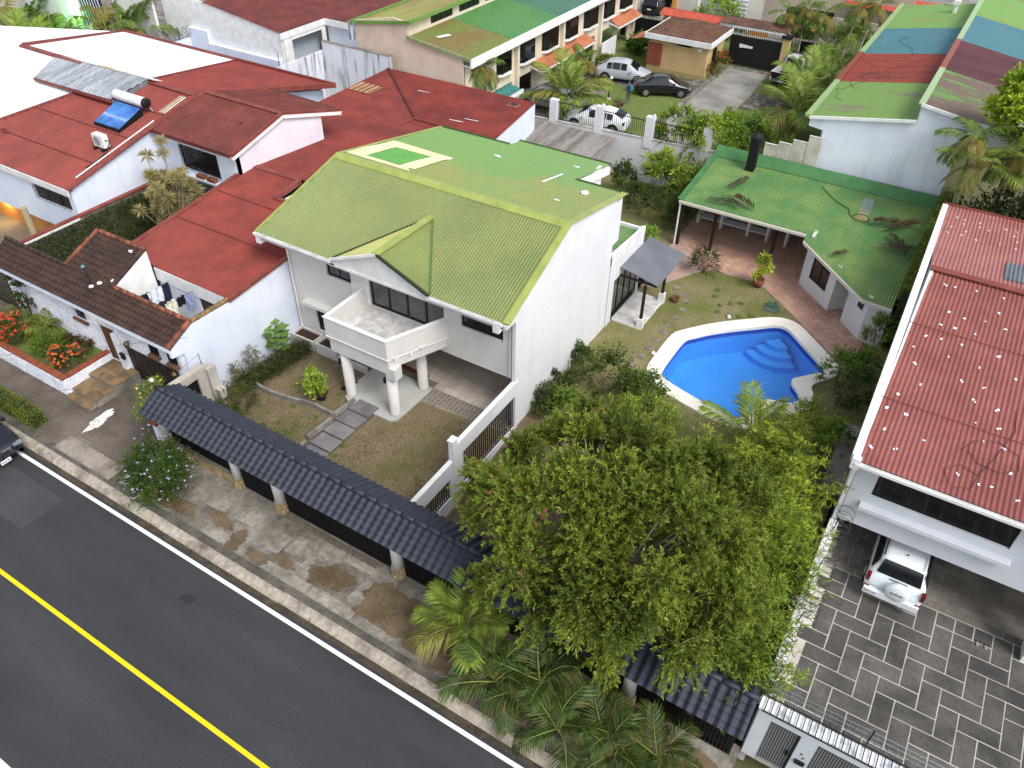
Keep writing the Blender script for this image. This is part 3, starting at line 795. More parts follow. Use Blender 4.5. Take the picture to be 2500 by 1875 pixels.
# front slope, broken by the small gable: (-19.94..-15.18 at the eave, apex line x=-17.45, valley to y=22.2)
fs = [(-24.1, fa, zfr(fa)), (-19.98, fa, zfr(fa)), (-17.13, 22.18, zfr(22.18)), (-15.16, fa, zfr(fa)), (-11.73, fa, zfr(fa)), (-11.73, fb, zfr(fb)), (-23.2, fb, zfr(fb))]
roof = part('roof', corr(fs, (0, -1, -.438), .125, .024, 6), M_GRN_F, H, True)
dz = 6.80
dl = [(-19.98, fa, zfr(fa) + .01), (-17.45, 18.98, dz), (-17.13, 22.18, zfr(22.18) + .01)]
dr = [(-15.16, fa, zfr(fa) + .01), (-17.45, 18.98, dz), (-17.13, 22.18, zfr(22.18) + .01)]
part('dormer_slope', corr(dl, (-1, 0, -.38), .105, .01, 6), mat('olive_sky_sheen', '#cac878', .3, '#bcbb68', 1., fine=.06), roof)  # left slope painted paler to stand in for the sky's glancing reflection
part('dormer_slope', corr(dr, (1, 0, -.4), .125, .022, 6), M_GRN_F, roof, True)
def strip(path, w, h, z=.0):
    mb = MB()
    for a, b in zip(path[:-1], path[1:]): mb.bar((a[0], a[1], a[2] + z), (b[0], b[1], b[2] + z), w, h)
    return mb
part('ridge_cap', strip([(-17.45, 18.98, dz), (-17.13, 22.18, zfr(22.18))], .34, .03, .04), M_GRN_TRIM, roof)
part('valley', strip([(-15.2, fa + .1, zfr(fa + .1)), (-17.13, 22.18, zfr(22.18))], .1, .02, .03), mat('green_valley', '#4f6a34', .5, fine=.2), roof)
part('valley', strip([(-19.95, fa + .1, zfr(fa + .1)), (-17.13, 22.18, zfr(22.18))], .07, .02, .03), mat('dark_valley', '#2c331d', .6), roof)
part('ridge_cap', MB().add([(-23.22, 23.34, zfr(23.34) + .03), (-11.7, 23.34, zfr(23.34) + .03), (-11.7, 23.6, 7.71), (-23.22, 23.6, 7.71), (-23.22, 23.86, zrr(23.86) + .03), (-11.7, 23.86, zrr(23.86) + .03)], [(0, 1, 2, 3), (3, 2, 5, 4)]), M_GRN_TRIM, roof)
part('verge_flashing', strip([(-11.78, fa, zfr(fa)), (-11.78, fb, 7.65)], .3, .025, .04), M_GRN_TRIM, roof)
part('verge_flashing', strip([(-11.76, fb, 7.65), (-11.76, 28.7, zrr(28.7))], .3, .025, .04), M_GRN_TRIM, roof)
part('verge_flashing', strip([(-24.1, fa, zfr(fa)), (-23.2, fb, 7.65), (-23.15, 31.1, zrr(31.1))], .14, .03, .035), M_GRN_TRIM, roof)
rs = [(-11.73, fb, 7.65), (-11.73, 28.7, zrr(28.7)), (-14.16, 28.7, zrr(28.7)), (-14.16, 32.25, zrr(32.25)), (-19.15, 32.25, zrr(32.25)), (-19.15, 31.25, zrr(31.25)), (-23.15, 31.15, zrr(31.15)), (-23.2, fb, 7.65)]
part('rear_roof', corr(rs, (0, 1, -.18), .125, .018, 6), M_GRN_R, H, True)
rr = H.children[-1]
M_CREAM = mat('cream_primer', '#d8d0a8', .5, '#c8bd92', 1.2, fine=.08)
def on_rear(p, name, m, dzv=.022):
    part(name, corr([(x, y, zrr(y) + dzv) for x, y in p], (0, 1, -.18), .125, .018, 6), m, rr, True)
on_rear([(-23.0, 27.2), (-19.5, 27.05), (-19.6, 26.45), (-22.2, 26.4), (-22.28, 24.35), (-19.95, 24.35), (-19.62, 24.02), (-23.15, 24.02)], 'painted_panel', M_CREAM)
on_rear([(-20.38, 24.35), (-20.3, 26.45), (-19.6, 26.45), (-19.62, 24.35)], 'painted_panel', M_CREAM, .024)
on_rear([(-22.2, 26.38), (-20.32, 26.4), (-20.38, 24.37), (-22.26, 24.37)], 'painted_panel', mat('patch_green', '#5e9a44', .5, '#55904a', 1, fine=.1), .024)
part('light_strip', MB().bar((-15.0, 27.2, zrr(27.2) + .03), (-14.93, 28.95, zrr(28.95) + .03), .12, .01), M_WTRIM, rr)
part('vent_disc', MB().lathe([(.17, 0), (.17, .05), (.1, .08)], (-13.0, 27.3, zrr(27.3) + .02), 14), M_WTRIM, rr)
for x, y in ((-15.02, 30.5), (-18.3, 28.95), (-18.5, 29.05), (-13.4, 25.6)):
    part('sealant_patch', MB().add(blob(x, y, .16, .06, zrr(y) + .03, 8), [tuple(range(8))]), M_WTRIM, rr)
# gutters
gx = tube_gutter(-24.15, -19.95, fa - .01, zfr(fa) + .01)
part('gutter', gx, M_WTRIM, H)
part('gutter', tube_gutter(-15.2, -11.9, fa - .01, zfr(fa) + .01), M_WTRIM, H)
part('gutter', tube_gutter(-14.2, -11.7, 28.84, zrr(28.7) + .02), mat('green_gutter', '#49663a', .6, fine=.15), H)
part('gutter', tube_gutter(-19.2, -14.1, 32.38, zrr(32.25) + .02), bpy.data.materials['green_gutter'], H)
part('gutter', tube_gutter(-23.2, -19.15, 31.36, zrr(31.2) + .02), bpy.data.materials['green_gutter'], H)
for i in range(9):
    xx = -23.5 + i * 1.4
    if not -20 < xx < -15.2: part('gutter_strap', MB().box(xx, xx + .025, fa - .16, fa + .12, zfr(fa) + .015, zfr(fa) + .03), M_GRN_TRIM, H)
# soffit, fascia and the plastered small gable
part('soffit', MB().box(-24.0, XR - .14, fa + .02, YF, 5.42, 5.5), M_WTRIM, H)
part('gable_front', MB().ext([(-19.85, 19.16, 5.36), (-15.28, 19.16, 5.36), (-15.28, 19.16, 5.72), (-17.45, 19.16, 6.70), (-19.85, 19.16, 5.72)], (0, .12, 0)), M_WTRIM, H)
part('fascia', MB().box(-24.0, -19.86, fa + .02, fa + .06, 5.38, 5.62), M_WTRIM, H)
part('fascia', MB().box(-15.27, -11.9, fa + .02, fa + .06, 5.38, 5.62), M_WTRIM, H)
part('gutter', strip([(-20.0, 19.06, 5.72), (-17.45, 19.0, 6.78)], .1, .1), M_WTRIM, H)
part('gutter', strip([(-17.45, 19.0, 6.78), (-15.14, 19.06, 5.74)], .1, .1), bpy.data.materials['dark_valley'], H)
part('gutter_box', MB().box(-24.05, -23.8, 19.0, 19.3, 5.25, 5.56), M_WTRIM, H)
part('gutter_box', MB().box(-12.25, -12.0, 18.96, 19.24, 5.28, 5.56), M_WTRIM, H)
# windows
window(H, 'y', YF, -21.2, -19.87, 4.11, 4.9, 2)
window(H, 'y', YF, -14.33, -12.42, 4.13, 4.98, 2)
window(H, 'y', YF, -22.29, -20.6, .82, 2.26, 2)
sl = window(H, 'y', YF, -18.9, -15.15, 3.42, 5.2, 4, pane=M_GLASS, fr=.09)
part('wall', MB().box(-19.85, -18.9, YF - .03, YF + .0, 3.42, 4.28), M_WTRIM, H)       # white return beside the balcony door
part('canopy', MB().box(-22.69, -21.2, YF - .38, YF, 2.3, 2.46), M_WALLF, H)
# room behind the sliding doors
rm = MB(); rm.box(-19.6, -14.9, 20.15, 23.4, 3.3, 3.42)
part('room_floor', rm, mat('grey_floor', '#c4beb6', .5, '#98928a', 1, fine=.1), H)
rm = MB(); rm.box(-19.6, -14.9, 23.4, 23.5, 3.42, 5.4); rm.box(-19.7, -19.6, 20.15, 23.5, 3.42, 5.4); rm.box(-14.9, -14.8, 20.15, 23.5, 3.42, 5.4)
rm.ext([(-19.6, 22.3, 3.43), (-18.2, 21.4, 3.43), (-18.1, 21.5, 3.43), (-19.5, 22.4, 3.43)], (0, 0, 1.9))
part('room_wall', rm, M_WALL, H)
# balcony
M_TIMB = mat('balcony_boards', '#cfcdcb', .6, '#b6b3b0', 3., .4, .6, fine=.1, rnd=.1)
B = part('balcony', MB().box(-19.1, -16.18, 17.57, YF, 2.55, 3.38), M_WALLF, H)
th = .13
bal = [(-19.17, 17.43), (-16.12, 17.45), (-14.98, 19.95)]
part('balcony_slab', MB().prism([(-16.12, 17.52), (-15.1, 19.8), (-15.1, YF), (-16.12, YF)], 2.85, 3.38), M_WALLF, B)
part('parapet', MB().box(-19.17, -19.17 + th, 17.45 + th, YF - .03, 3.3, 4.22), M_WALLF, B)
part('parapet', MB().prism([(-19.17, 17.45), (-16.08, 17.45), (-16.16, 17.45 + th), (-19.17, 17.45 + th)], 3.3, 4.22), M_WALLF, B)
part('parapet', MB().prism([(-16.08, 17.45), (-14.98, YF), (-15.12, YF), (-16.16, 17.45 + th)], 3.3, 4.22), M_WALLF, B)
part('apron', MB().prism([(-19.1, 17.53), (-16.12, 17.53), (-16.14, 17.56), (-19.1, 17.56)], 2.55, 3.36), M_WALLF, B)
part('apron', MB().prism([(-16.14, 17.53), (-15.06, YF), (-15.1, YF), (-16.18, 17.56)], 2.85, 3.36), M_WALLF, B)
part('band', MB().prism([(-19.19, 17.43), (-16.07, 17.43), (-14.96, YF), (-15.02, YF), (-16.1, 17.49), (-19.19, 17.49)], 3.3, 3.345), M_WTRIM, B)
part('column_head', MB().box(-16.3, -15.86, 17.54, 17.98, 2.3, 2.86), M_WALLF, B)
part('coping', MB().prism([(-19.2, 17.42), (-16.05, 17.42), (-14.95, YF - .002), (-15.14, YF - .002), (-16.17, 17.6), (-19.03, 17.6), (-19.03, YF - .04), (-19.2, YF - .04)], 4.221, 4.245), M_WTRIM, B)
bo = []
for i in range(14):
    x0 = -19.03 + i * .285
    y = 17.6
    while y < YF - .05:
        ln = random.uniform(.8, 1.3); y1 = min(y + ln, YF - .02)
        lim = -16.18 + (((y + y1) / 2 - 17.58) / 2.37) * 1.1
        if x0 < lim: bo.append((x0, min(x0 + .28, lim), y, y1 - .006))
        y += ln
for a, b, c, d in bo: part('board', MB().box(a, b, c, d, 3.38, 3.395), M_TIMB, B)
for x in (-15.95, -15.68):
    part('spout', MB().lathe([(.035, 0), (.035, .18)], (x, 17.4 + (x + 16.1) * 2.2, 3.2), 8, 'y'), M_WTRIM, B)
# porch: slab and three columns
part('porch_slab', MB().prism([(-18.75, 17.55), (-18.4, 17.3), (-16.2, 17.3), (-15.95, 17.5), (-15.9, 19.9), (-18.95, 20.0), (-18.95, 18.2)], .05, .26), mat('porch_cement', '#b3b3ae', .7, '#a2a29d', .8, fine=.08), H)
for x, y in ((-18.6, 17.78), (-16.3, 17.82), (-16.3, 19.75)):
    part('column', MB().lathe([(.235, 0), (.22, .06), (.22, 2.25)], (x, y, .255), 20), M_WALLF, H, True)
    if y < 19:
        part('wall_lamp', MB().box(x - .3, x - .2, y - .16, y - .06, 2.02, 2.12).lathe([(.065, 0), (.065, .2), (.03, .24)], (x - .25, y - .14, 1.88), 10), M_BLACK, H)
part('door_sill', MB().box(-18.8, -16.5, 20.3, 20.45, .26, .34), mat('oxide_red', '#6a3522', .7), H)
part('downpipe', MB().tube([(-23.3, YF - .06, .2), (-23.3, YF - .06, 5.4)], .05, 8), M_WTRIM, H)
part('downpipe', MB().tube([(-12.05, YF - .06, 2.6), (-12.05, YF - .06, 5.4)], .05, 8), M_WTRIM, H)
part('lintel_edge', MB().box(-15.0, XR - .16, YF - .012, YF - .002, ZC, ZC + .06), M_WALLF, H)
# planter troughs under the left window
for x0, x1 in ((-23.3, -21.95), (-21.85, -20.6)):
    p = part('planter', MB().box(x0, x1, 19.15, 19.22, .2, .74).box(x0, x1, 19.8, 19.87, .2, .74).box(x0, x0 + .07, 19.22, 19.8, .2, .74).box(x1 - .07, x1, 19.22, 19.8, .2, .74), M_WALLF, H)
    part('soil', MB().box(x0 + .07, x1 - .07, 19.22, 19.8, .2, .62), mat('soil', '#3c2c20', .95, fine=.4), p)
part('low_wall', MB().box(-20.58, -18.97, 19.15, 19.3, .2, .5), M_WALLF, H)
# car port floor: square tiles, then a strip of cobbles
fl = struct('carport_floor', MB().box(-18.8, XR - .14, 19.98, 24.2, .0, .2), mat('grout', '#6f685f', .9, fine=.2))
M_CT = mat('carport_tile', '#c0b5a8', .7, '#aba093', .8, fine=.15, fscale=14, rnd=.1)
ct = mesh('floor_tile', MB().box(-.193, .193, -.193, .193, 0, .014), M_CT)
pieces('floor_tile', ct, [Matrix.Translation((-15.75 + i * .4, 20.15 + j * .4, .197)) for i in range(10) for j in range(10)] + [Matrix.Translation((-16.15 - i * .4, 20.55 + j * .4, .197)) for i in range(6) for j in range(9)], fl)
ap = struct('cobble_strip', MB().prism([(-16.0, 18.98), (-12.0, 19.25), (-12.0, 19.98), (-15.9, 19.98)], .0, .212), mat('cobble_mortar', '#8f867a', .9, fine=.2))
cb = MB()
for i in range(21):
    for j in range(6):
        x, y = -15.85 + i * .19, 19.08 + j * .16
        if y > 19.02 + (x + 16) * .066 and y < 19.93: cb.lathe([(.075, 0), (.07, .02), (.04, .032)], (x + random.uniform(-.012, .012), y + random.uniform(-.012, .012), .208), 6)
part('cobble', cb, mat('cobble', '#6a635a', .9, '#857c70', 6, fine=.3), ap, kind='stuff')
# path of concrete slabs to the porch, edging walls
pa = struct('garden_path', MB().box(-18.2, -17.0, 12.4, 17.35, .1, .205), mat('path_bed', '#4b4236', .95, fine=.3))
M_SLB = mat('path_slab', '#7d7977', .85, '#68646a', 1.5, fine=.2, fscale=15, bump=.3, rnd=.08)
for i, y in enumerate((16.97, 16.2, 15.44, 14.66, 13.88, 13.1)):
    part('path_slab', MB().prism([(-18.12, y), (-17.06, y), (-17.03, y + .7), (-18.06, y + .7)], .2, .3 - i * .012), M_SLB, pa)
M_EDG = mat('edging_stone', '#8d8a86', .9, '#6b6762', 2, fine=.2, bump=.3, rnd=.1)
eg = thing('garden_edging', 'low curved grey stone edging between lawn and flower bed', 'edging', (-20, 16.2, .2))
cur = [(-22.45, 16.05), (-22.0, 15.98), (-21.46, 15.98), (-20.9, 16.05), (-20.27, 16.16), (-19.8, 16.3), (-19.4, 16.36), (-18.9, 16.34), (-18.32, 16.36), (-18.26, 16.7), (-18.22, 17.1), (-18.2, 17.5)]
def edge(cur, par, h=.42):
    for a, b in zip(cur[:-1], cur[1:]):
        d = Vector((b[0] - a[0], b[1] - a[1], 0)); nn = Vector((-d.y, d.x, 0)).normalized() * .06; g = d.normalized() * .006
        part('edging_stone', MB().prism([(a[0] + g.x - nn.x, a[1] + g.y - nn.y), (b[0] - g.x - nn.x, b[1] - g.y - nn.y), (b[0] - g.x + nn.x, b[1] - g.y + nn.y), (a[0] + g.x + nn.x, a[1] + g.y + nn.y)], .1, h), M_EDG, par)
edge(cur, eg)
eg2 = thing('garden_edging', 'straight grey stone edging beside the stepping slabs', 'edging', (-18.3, 15, .2))
edge([(-18.22, 16.1), (-18.25, 15.6), (-18.28, 15.2), (-18.3, 14.75)], eg2); edge([(-18.3, 14.62), (-18.3, 14.1), (-18.3, 13.5)], eg2, .3)

# ---- rear annexe: low green roof and the grey awning on dark posts
an = thing('rear_annexe', 'low annexe with green roof and grey awning at the pool door', 'annexe', (-12, 30, .2))
part('wall', MB().box(-14.1, -11.72, 31.45, 31.6, .1, 3.75).box(-11.85, -11.72, 27.95, 28.5, .1, 3.9).box(-11.85, -11.72, 28.5, 31.45, 2.45, 3.9), M_WALL, an)
part('roof', corr([(-11.85, 27.92, 3.98), (-11.85, 31.5, 3.6), (-14.1, 31.5, 3.6), (-14.1, 27.92, 3.98)], (0, 1, -.1), .105, .012, 5), M_GRN_P, an, True)
part('parapet', MB().ext([(-11.84, 27.95, 3.5), (-11.84, 31.6, 3.5), (-11.84, 31.6, 3.85), (-11.84, 27.95, 4.1)], (.14, 0, 0)), M_WTRIM, an)
part('awning', MB().ext([(-11.68, 29.0, 2.92), (-9.75, 28.92, 2.58), (-9.75, 32.2, 2.58), (-11.68, 32.3, 2.92)], (0, 0, .05)), mat('grey_awning', '#6f7278', .6, '#62656b', .8, fine=.05), an)
part('awning_beam', MB().box(-9.95, -9.85, 29.0, 32.1, 2.45, 2.57).box(-11.68, -9.85, 29.0, 29.08, 2.46, 2.56), M_WOOD, an)
for y in (28.75, 31.3):
    part('post_base', MB().box(-10.42, -10.14, y - .14, y + .14, .1, .75), M_WTRIM, an)
    part('post', MB().box(-10.34, -10.22, y - .06, y + .06, .75, 2.56), M_WOOD, an)
window(an, 'x', -11.72, 28.5, 31.45, .35, 2.45, 4, out=1, pane=M_GLASS)
part('room_wall', MB().box(-13.4, -13.3, 28.0, 31.4, .3, 3.4), M_WALL, an)
dk = part('deck', MB().box(-11.72, -10.2, 28.62, 31.42, .1, .3), M_WTRIM, an)
for i in range(9):
    part('board', MB().box(-11.7, -10.22, 28.64 + i * .308, 28.64 + i * .308 + .3, .3, .315), M_TIMB, dk)

# ================================================================ low wall with railings on the pool side of the yard
gw = thing('garden_wall', 'white stepped garden wall with two black barred openings', 'wall', (-11.8, 16.5, .1))
def zw(y): return zside(0, y) - .3
part('wall', MB().wall('x', -11.72, -.16, 15.78, 19.95, -.9, 2.54, [(16.12, 19.74, .26, 1.89)]), M_WALL, gw)
part('pier', MB().box(-11.9, -11.7, 15.5, 15.775, -.9, 2.86), M_WALL, gw)
part('pier_cap', MB().box(-11.93, -11.67, 15.47, 15.805, 2.86, 2.9), M_WTRIM, gw)
part('wall', MB().wall('x', -11.72, -.16, 12.6, 15.495, -1.3, 1.93, [(13.2, 15.3, .22, 1.2)]), M_WALL, gw)
part('coping', MB().box(-11.89, -11.71, 15.81, 19.74, 2.542, 2.56).box(-11.89, -11.71, 12.6, 15.46, 1.932, 1.95), M_WTRIM, gw)
for (y0, y1, z0, z1, n) in ((16.12, 19.74, .26, 1.89, 26), (13.2, 15.3, .22, 1.2, 16)):
    g = part('railing', MB().box(-11.82, -11.78, y0, y1, z0, z0 + .04).box(-11.82, -11.78, y0, y1, z1 - .04, z1), M_BLACK, gw)
    for i in range(n):
        y = y0 + (i + .5) * (y1 - y0) / n
        part('bar', MB().box(-11.815, -11.785, y - .016, y + .016, z0 + .04, z1 - .04), M_BLACK, g)
# ================================================================ street front: tiled canopy on columns with barred fence
G = thing('gate_canopy', 'long street canopy of dark slate blue tiles on white columns above black bars', 'canopy', (-11, 11.9, .12))
M_TILE = mat('slate_tile', '#2f3540', .55, '#272d37', 1.5, fine=.18, fscale=20, rnd=.06)
RZ, RY, EZ, EY, BY, BZ = 3.0, 11.92, 2.5, 10.97, 12.78, 2.55
def tile_mesh(name, w, ln, m, amp=.03, lip=.03, nx=8):
    """one wavy roof tile: local x across, y down the slope, its lower edge turned down"""
    mb = MB(); vs = []
    for j, (y, dz_) in enumerate(((0., -.03), (ln, .036), (ln - .006, .036 - lip))):
        for i in range(nx + 1):
            t = i / nx
            zz = amp * (math.sin(math.pi * min(t / .68, 1)) if t < .68 else -.25 * math.sin(math.pi * (t - .68) / .32))
            vs.append(((t - .5) * w, y, zz + dz_))
    k = nx + 1
    return mesh(name, mb.add(vs, [(j * k + i, j * k + i + 1, (j + 1) * k + i + 1, (j + 1) * k + i) for j in range(2) for i in range(nx)]), m, False)
def slope_mats(x0, n, pitch, y0, z0, y1, z1, rows, sgn):
    """matrices of tiles from the ridge (y0,z0) to the eave (y1,z1)"""
    d = Vector((0, y1 - y0, z1 - z0)); L_ = d.length; d.normalize()
    xa = Vector((-1, 0, 0)) if sgn < 0 else Vector((1, 0, 0))
    nn = xa.cross(d)
    if nn.z < 0: xa = -xa; nn = -nn
    o = []
    for i in range(n):
        for j in range(rows):
            p = Vector((x0 + (i + .5) * pitch, y0, z0)) + d * (L_ * j / rows)
            p += nn * (.004 * (j % 2))
            o.append(Matrix(((xa.x, d.x, nn.x, p.x), (xa.y, d.y, nn.y, p.y), (xa.z, d.z, nn.z, p.z), (0, 0, 0, 1))))
    return o
NT = 82; PT = .28
tl = tile_mesh('roof_tile', PT, 1.075 / 5 + .03, M_TILE, .05, .075)
fr_ = slope_mats(-22.62, NT, PT, RY, RZ, EY, EZ, 5, -1)
bk_ = slope_mats(-22.62, NT, PT, RY, RZ, BY, BZ, 4, 1)
pieces("roof_tile", tl, fr_ + bk_, G)
rp = [(-22.66 + i * .5, RY, RZ + .03) for i in range(47)]
for i in range(46):
    part('ridge_tile', MB().tube([(rp[i][0], RY, RZ + .015), (rp[i][0] + .52, RY, RZ + .035)], .085, 8), M_TILE, G, True)
part('gable_end', MB().ext([(-22.6, EY + .05, EZ - .06), (-22.6, RY, RZ - .05), (-22.6, BY - .05, BZ - .06)], (.05, 0, 0)), M_TILE, G)
part('soffit', MB().add([(-22.55, EY + .08, EZ - .07), (.3, EY + .08, EZ - .07), (.3, RY, RZ - .08), (-22.55, RY, RZ - .08), (-22.55, BY - .06, BZ - .07), (.3, BY - .06, BZ - .07)], [(0, 1, 2, 3), (3, 2, 5, 4)]), M_DARK, G)
part('beam', MB().box(-22.4, .3, 11.66, 11.86, 2.5, 2.72), M_WTRIM, G)
M_STN = mat('rubble_stone', '#a8946e', .9, '#8a7656', 3, fine=.3, fscale=12, bump=.6, bscale=16, rnd=.15)
M_STNM = mat('stone_mortar', '#6f6148', .95, fine=.3)
for i, x in enumerate((-22.5, -18.75, -16.6, -11.3, -6.2, -2.9)):
    r_ = .16 if i < 2 else .2
    c = part('column', MB().lathe([(r_, .5), (r_, 2.42)], (x, 11.62, .12), 16), M_WALLF, G, True)
    part('column_foot', MB().lathe([(r_ + .03, 0), (r_ + .03, .5), (r_, .52)], (x, 11.62, .1), 16), M_STNM, c)
    for k in range(18):
        a = 6.283 * (k % 9) / 9 + (k // 9) * .35; zc = .26 + .24 * (k // 9)
        part('stone', MB().add(*(lambda q: (q, [(0, 1, 2, 3), (4, 7, 6, 5), (0, 4, 5, 1), (1, 5, 6, 2), (2, 6, 7, 3), (3, 7, 4, 0)]))([(x + math.cos(a + da) * (r_ + rr_), 11.62 + math.sin(a + da) * (r_ + rr_), zc + dz_) for rr_ in (.0, .055) for da, dz_ in ((-.3, -.1), (.3, -.11), (.28, .1), (-.3, .11))])), M_STN, c)
part('number_box', MB().box(-18.85, -18.72, 11.4, 11.46, 2.0, 2.16), M_BLACK, G)
# stone base wall of the left bay
bw = part('base_wall', MB().box(-22.3, -18.95, 11.58, 11.78, .1, .62), M_STNM, G)
x = -22.3
while x < -19.0:
    w = random.uniform(.16, .3); z = .12
    while z < .6:
        h = random.uniform(.12, .2); z1 = min(z + h, .62)
        j = lambda: random.uniform(-.02, .02)
        part('stone', MB().ext([(x + .01 + j(), 11.585, z + .01), (x + w - .01 + j(), 11.585, z + .01 + abs(j())), (x + w - .01 + j(), 11.585, z1 - .01), (x + .01 + j(), 11.585, z1 - .01 - abs(j()))], (0, -.03 - random.random() * .02, 0)), M_STN, bw)
        z = z1
    x += w
part('wall_cap', MB().box(-22.3, -18.95, 11.55, 11.8, .622, .66), M_CONC, G)
for (x0, x1, z0, nb, nm) in ((-22.3, -18.92, .66, 30, 'railing'), (-18.58, -16.82, .16, 16, 'gate'), (-16.38, -11.52, .16, 46, 'gate'), (-11.08, -6.42, .16, 44, 'railing'), (-5.98, -3.1, .16, 26, 'railing'), (-2.7, .2, .16, 26, 'railing')):
    g = part(nm, MB().box(x0, x1, 11.68, 11.72, z0, z0 + .05).box(x0, x1, 11.68, 11.72, 2.4, 2.45).box(x0, x1, 11.735, 11.745, z0, 2.45), M_BLACK, G)
    for k in range(nb):
        xx = x0 + (k + .5) * (x1 - x0) / nb
        part('bar', MB().box(xx - .02, xx + .02, 11.66, 11.7, z0 + .05, 2.4), M_BLACK, g)
# track of worn cobbles along the gate
tr = struct('gate_track', MB().box(-16.4, -12.1, 11.36, 11.62, .1, .135), mat('track_mortar', '#7a6f60', .95, fine=.3))
cb = MB()
for i in range(36):
    for j in range(2): cb.box(-16.36 + i * .118, -16.27 + i * .118, 11.375 + j * .122, 11.475 + j * .122, .13, .148 + random.random() * .012)
part('cobble', cb, mat('track_cobble', '#5b5248', .95, '#73695c', 5, fine=.3), tr, kind='stuff')
# grey return wall with a dark door between the two front gardens
rw = thing('gate_wall', 'grey rendered wall with dark door beside the end of the tiled canopy', 'wall', (-22.9, 13.3, .12))
M_GREYW = mat('grey_render', '#b8b1a8', .85, '#a49d94', .8, fine=.06, streak=('#77716a', .5, 2.))
part('wall', MB().wall('x', -23.1, .3, 12.2, 14.3, .1, 2.42, [(12.75, 13.75, .1, 2.05)]), M_GREYW, rw)
part('buttress', MB().box(-22.95, -22.62, 14.15, 14.55, .1, 2.3), M_GREYW, rw)
part('buttress_step', MB().box(-22.7, -22.35, 14.25, 14.55, .8, 1.25), M_GREYW, rw)
part('door', MB().box(-22.95, -22.88, 12.75, 13.75, .15, 2.05), M_BLACK, rw)
part('spike', MB().tube([(-22.95, 14.2, 2.42), (-22.98, 14.2, 2.95)], .015, 5), M_DARK, rw)
part('wire', MB().tube([(-22.98, 14.2, 2.9), (-23, 13.2, 2.75), (-23, 12.3, 2.85)], .008, 4), M_DARK, rw)
# small white pier with a brick cap at the canopy's end
pr = thing('boundary_pier', 'small white pier with red brick cap under the canopy end', 'pier', (-22.95, 11.6, .12))
part('pier', MB().box(-23.1, -22.85, 11.5, 11.75, .1, 1.25), M_WALLB, pr)
part('brick_cap', MB().box(-23.14, -22.81, 11.46, 11.79, 1.25, 1.4), mat('cap_brick', '#9a4f34', .85, '#7d3f2a', 8, fine=.2), pr)
# ================================================================ left neighbour: stone front with brown tiles, red roofs behind
N = thing('house', 'low white stone fronted house with brown tiled eave and red corrugated roofs', 'house', (-29, 18, .1))
M_BTILE = mat('brown_tile', '#453029', .85, '#352520', 1.5, fine=.25, fscale=9, rnd=.12)
M_TERC = mat('terracotta_ridge', '#8a523c', .85, '#5f3b2e', 2.5, .4, .62, fine=.2, rnd=.15)
M_STONEW = mat('white_stone', '#d9dae0', .85, '#c3c6d0', 2, fine=.06, bump=1., bscale=9)
YE, ZE, YR_, ZR_ = 13.36, 3.5, 14.58, 4.06
tm2 = tile_mesh('roof_tile', .25, 1.34 / 5 + .02, M_BTILE, .022, .03)
lower = slope_mats(-35.5, 48, .25, YR_, ZR_, YE, ZE, 5, -1)
upper = slope_mats(-31.2, 12, .25, 16.4, 4.89, YR_, ZR_, 7, -1)
pieces('roof_tile', tm2, lower + upper, N)
def ridge_run(a, b, r_=.09, step=.42, m=None, par=None):
    a = Vector(a); b = Vector(b); n = max(1, int((b - a).length / step))
    for i in range(n):
        p, q = a.lerp(b, i / n), a.lerp(b, (i + 1.06) / n)
        part('ridge_tile', MB().tube([p, q + Vector((0, 0, .012))], [r_ * .95, r_ * 1.08], 8), m or M_TERC, par or N, True)
ridge_run((-35.5, YR_, ZR_ + .02), (-31.3, YR_, ZR_ + .02), m=M_BTILE)
ridge_run((-28.1, YR_, ZR_ + .02), (-23.5, YR_, ZR_ + .02))
ridge_run((-23.5, YR_, ZR_ + .02), (-23.5, YE, ZE + .02), .11)
ridge_run((-31.22, YR_, ZR_ + .03), (-31.1, 16.4, 4.92))
ridge_run((-31.1, 16.42, 4.92), (-28.05, 16.42, 4.92))
ridge_run((-28.1, 16.4, 4.91), (-28.12, YR_, ZR_ + .02), .11, m=M_BTILE)
part('fascia', MB().box(-35.5, -23.45, YE - .03, YE, ZE - .2, ZE - .02), M_WALLB, N)
part('soffit', MB().add([(-35.5, YE, ZE - .1), (-23.45, YE, ZE - .1), (-23.45, YR_, ZR_ - .1), (-35.5, YR_, ZR_ - .1)], [(0, 1, 2, 3)]), M_WALLB, N)
part('gable_wall', MB().ext([(-28.08, YR_ + .06, 3.0), (-28.08, 16.4, 3.0), (-28.08, 16.4, 4.82), (-28.08, YR_ + .06, 4.02)], (.1, 0, 0)), M_WTRIM, N)
part('back_gable', MB().box(-31.1, -28.08, 16.4, 16.5, 2.5, 4.8), M_WTRIM, N)
# street front
FY = 13.75
part('front_wall', MB().wall('y', FY, .2, -35.2, -23.6, .1, 3.5, [(-30.35, -29.55, 2.2, 3.1), (-28.75, -27.75, .62, 2.45), (-27.35, -24.0, .12, 1.9)]), M_STONEW, N)
part('pilaster', MB().box(-27.7, -27.4, FY - .22, FY - .002, .12, 2.45), M_STONEW, N)
window(N, 'y', FY, -30.35, -29.55, 2.2, 3.1, 3, fr=.03)
part('window_sill', MB().box(-30.45, -29.45, FY - .12, FY - .003, 2.1, 2.19), M_TERC, N)
d = part('door', MB().box(-28.75, -27.75, FY + .05, FY + .12, .62, 2.45), M_DOORW, N)
part('door_handle', MB().box(-27.9, -27.86, FY - .01, FY + .05, 1.4, 1.65), M_DARK, d)
gd = part('garage_door', MB().box(-27.35, -24.0, FY + .06, FY + .12, .12, 1.9), mat('dark_brown_metal', '#231b17', .6, fine=.1), N)
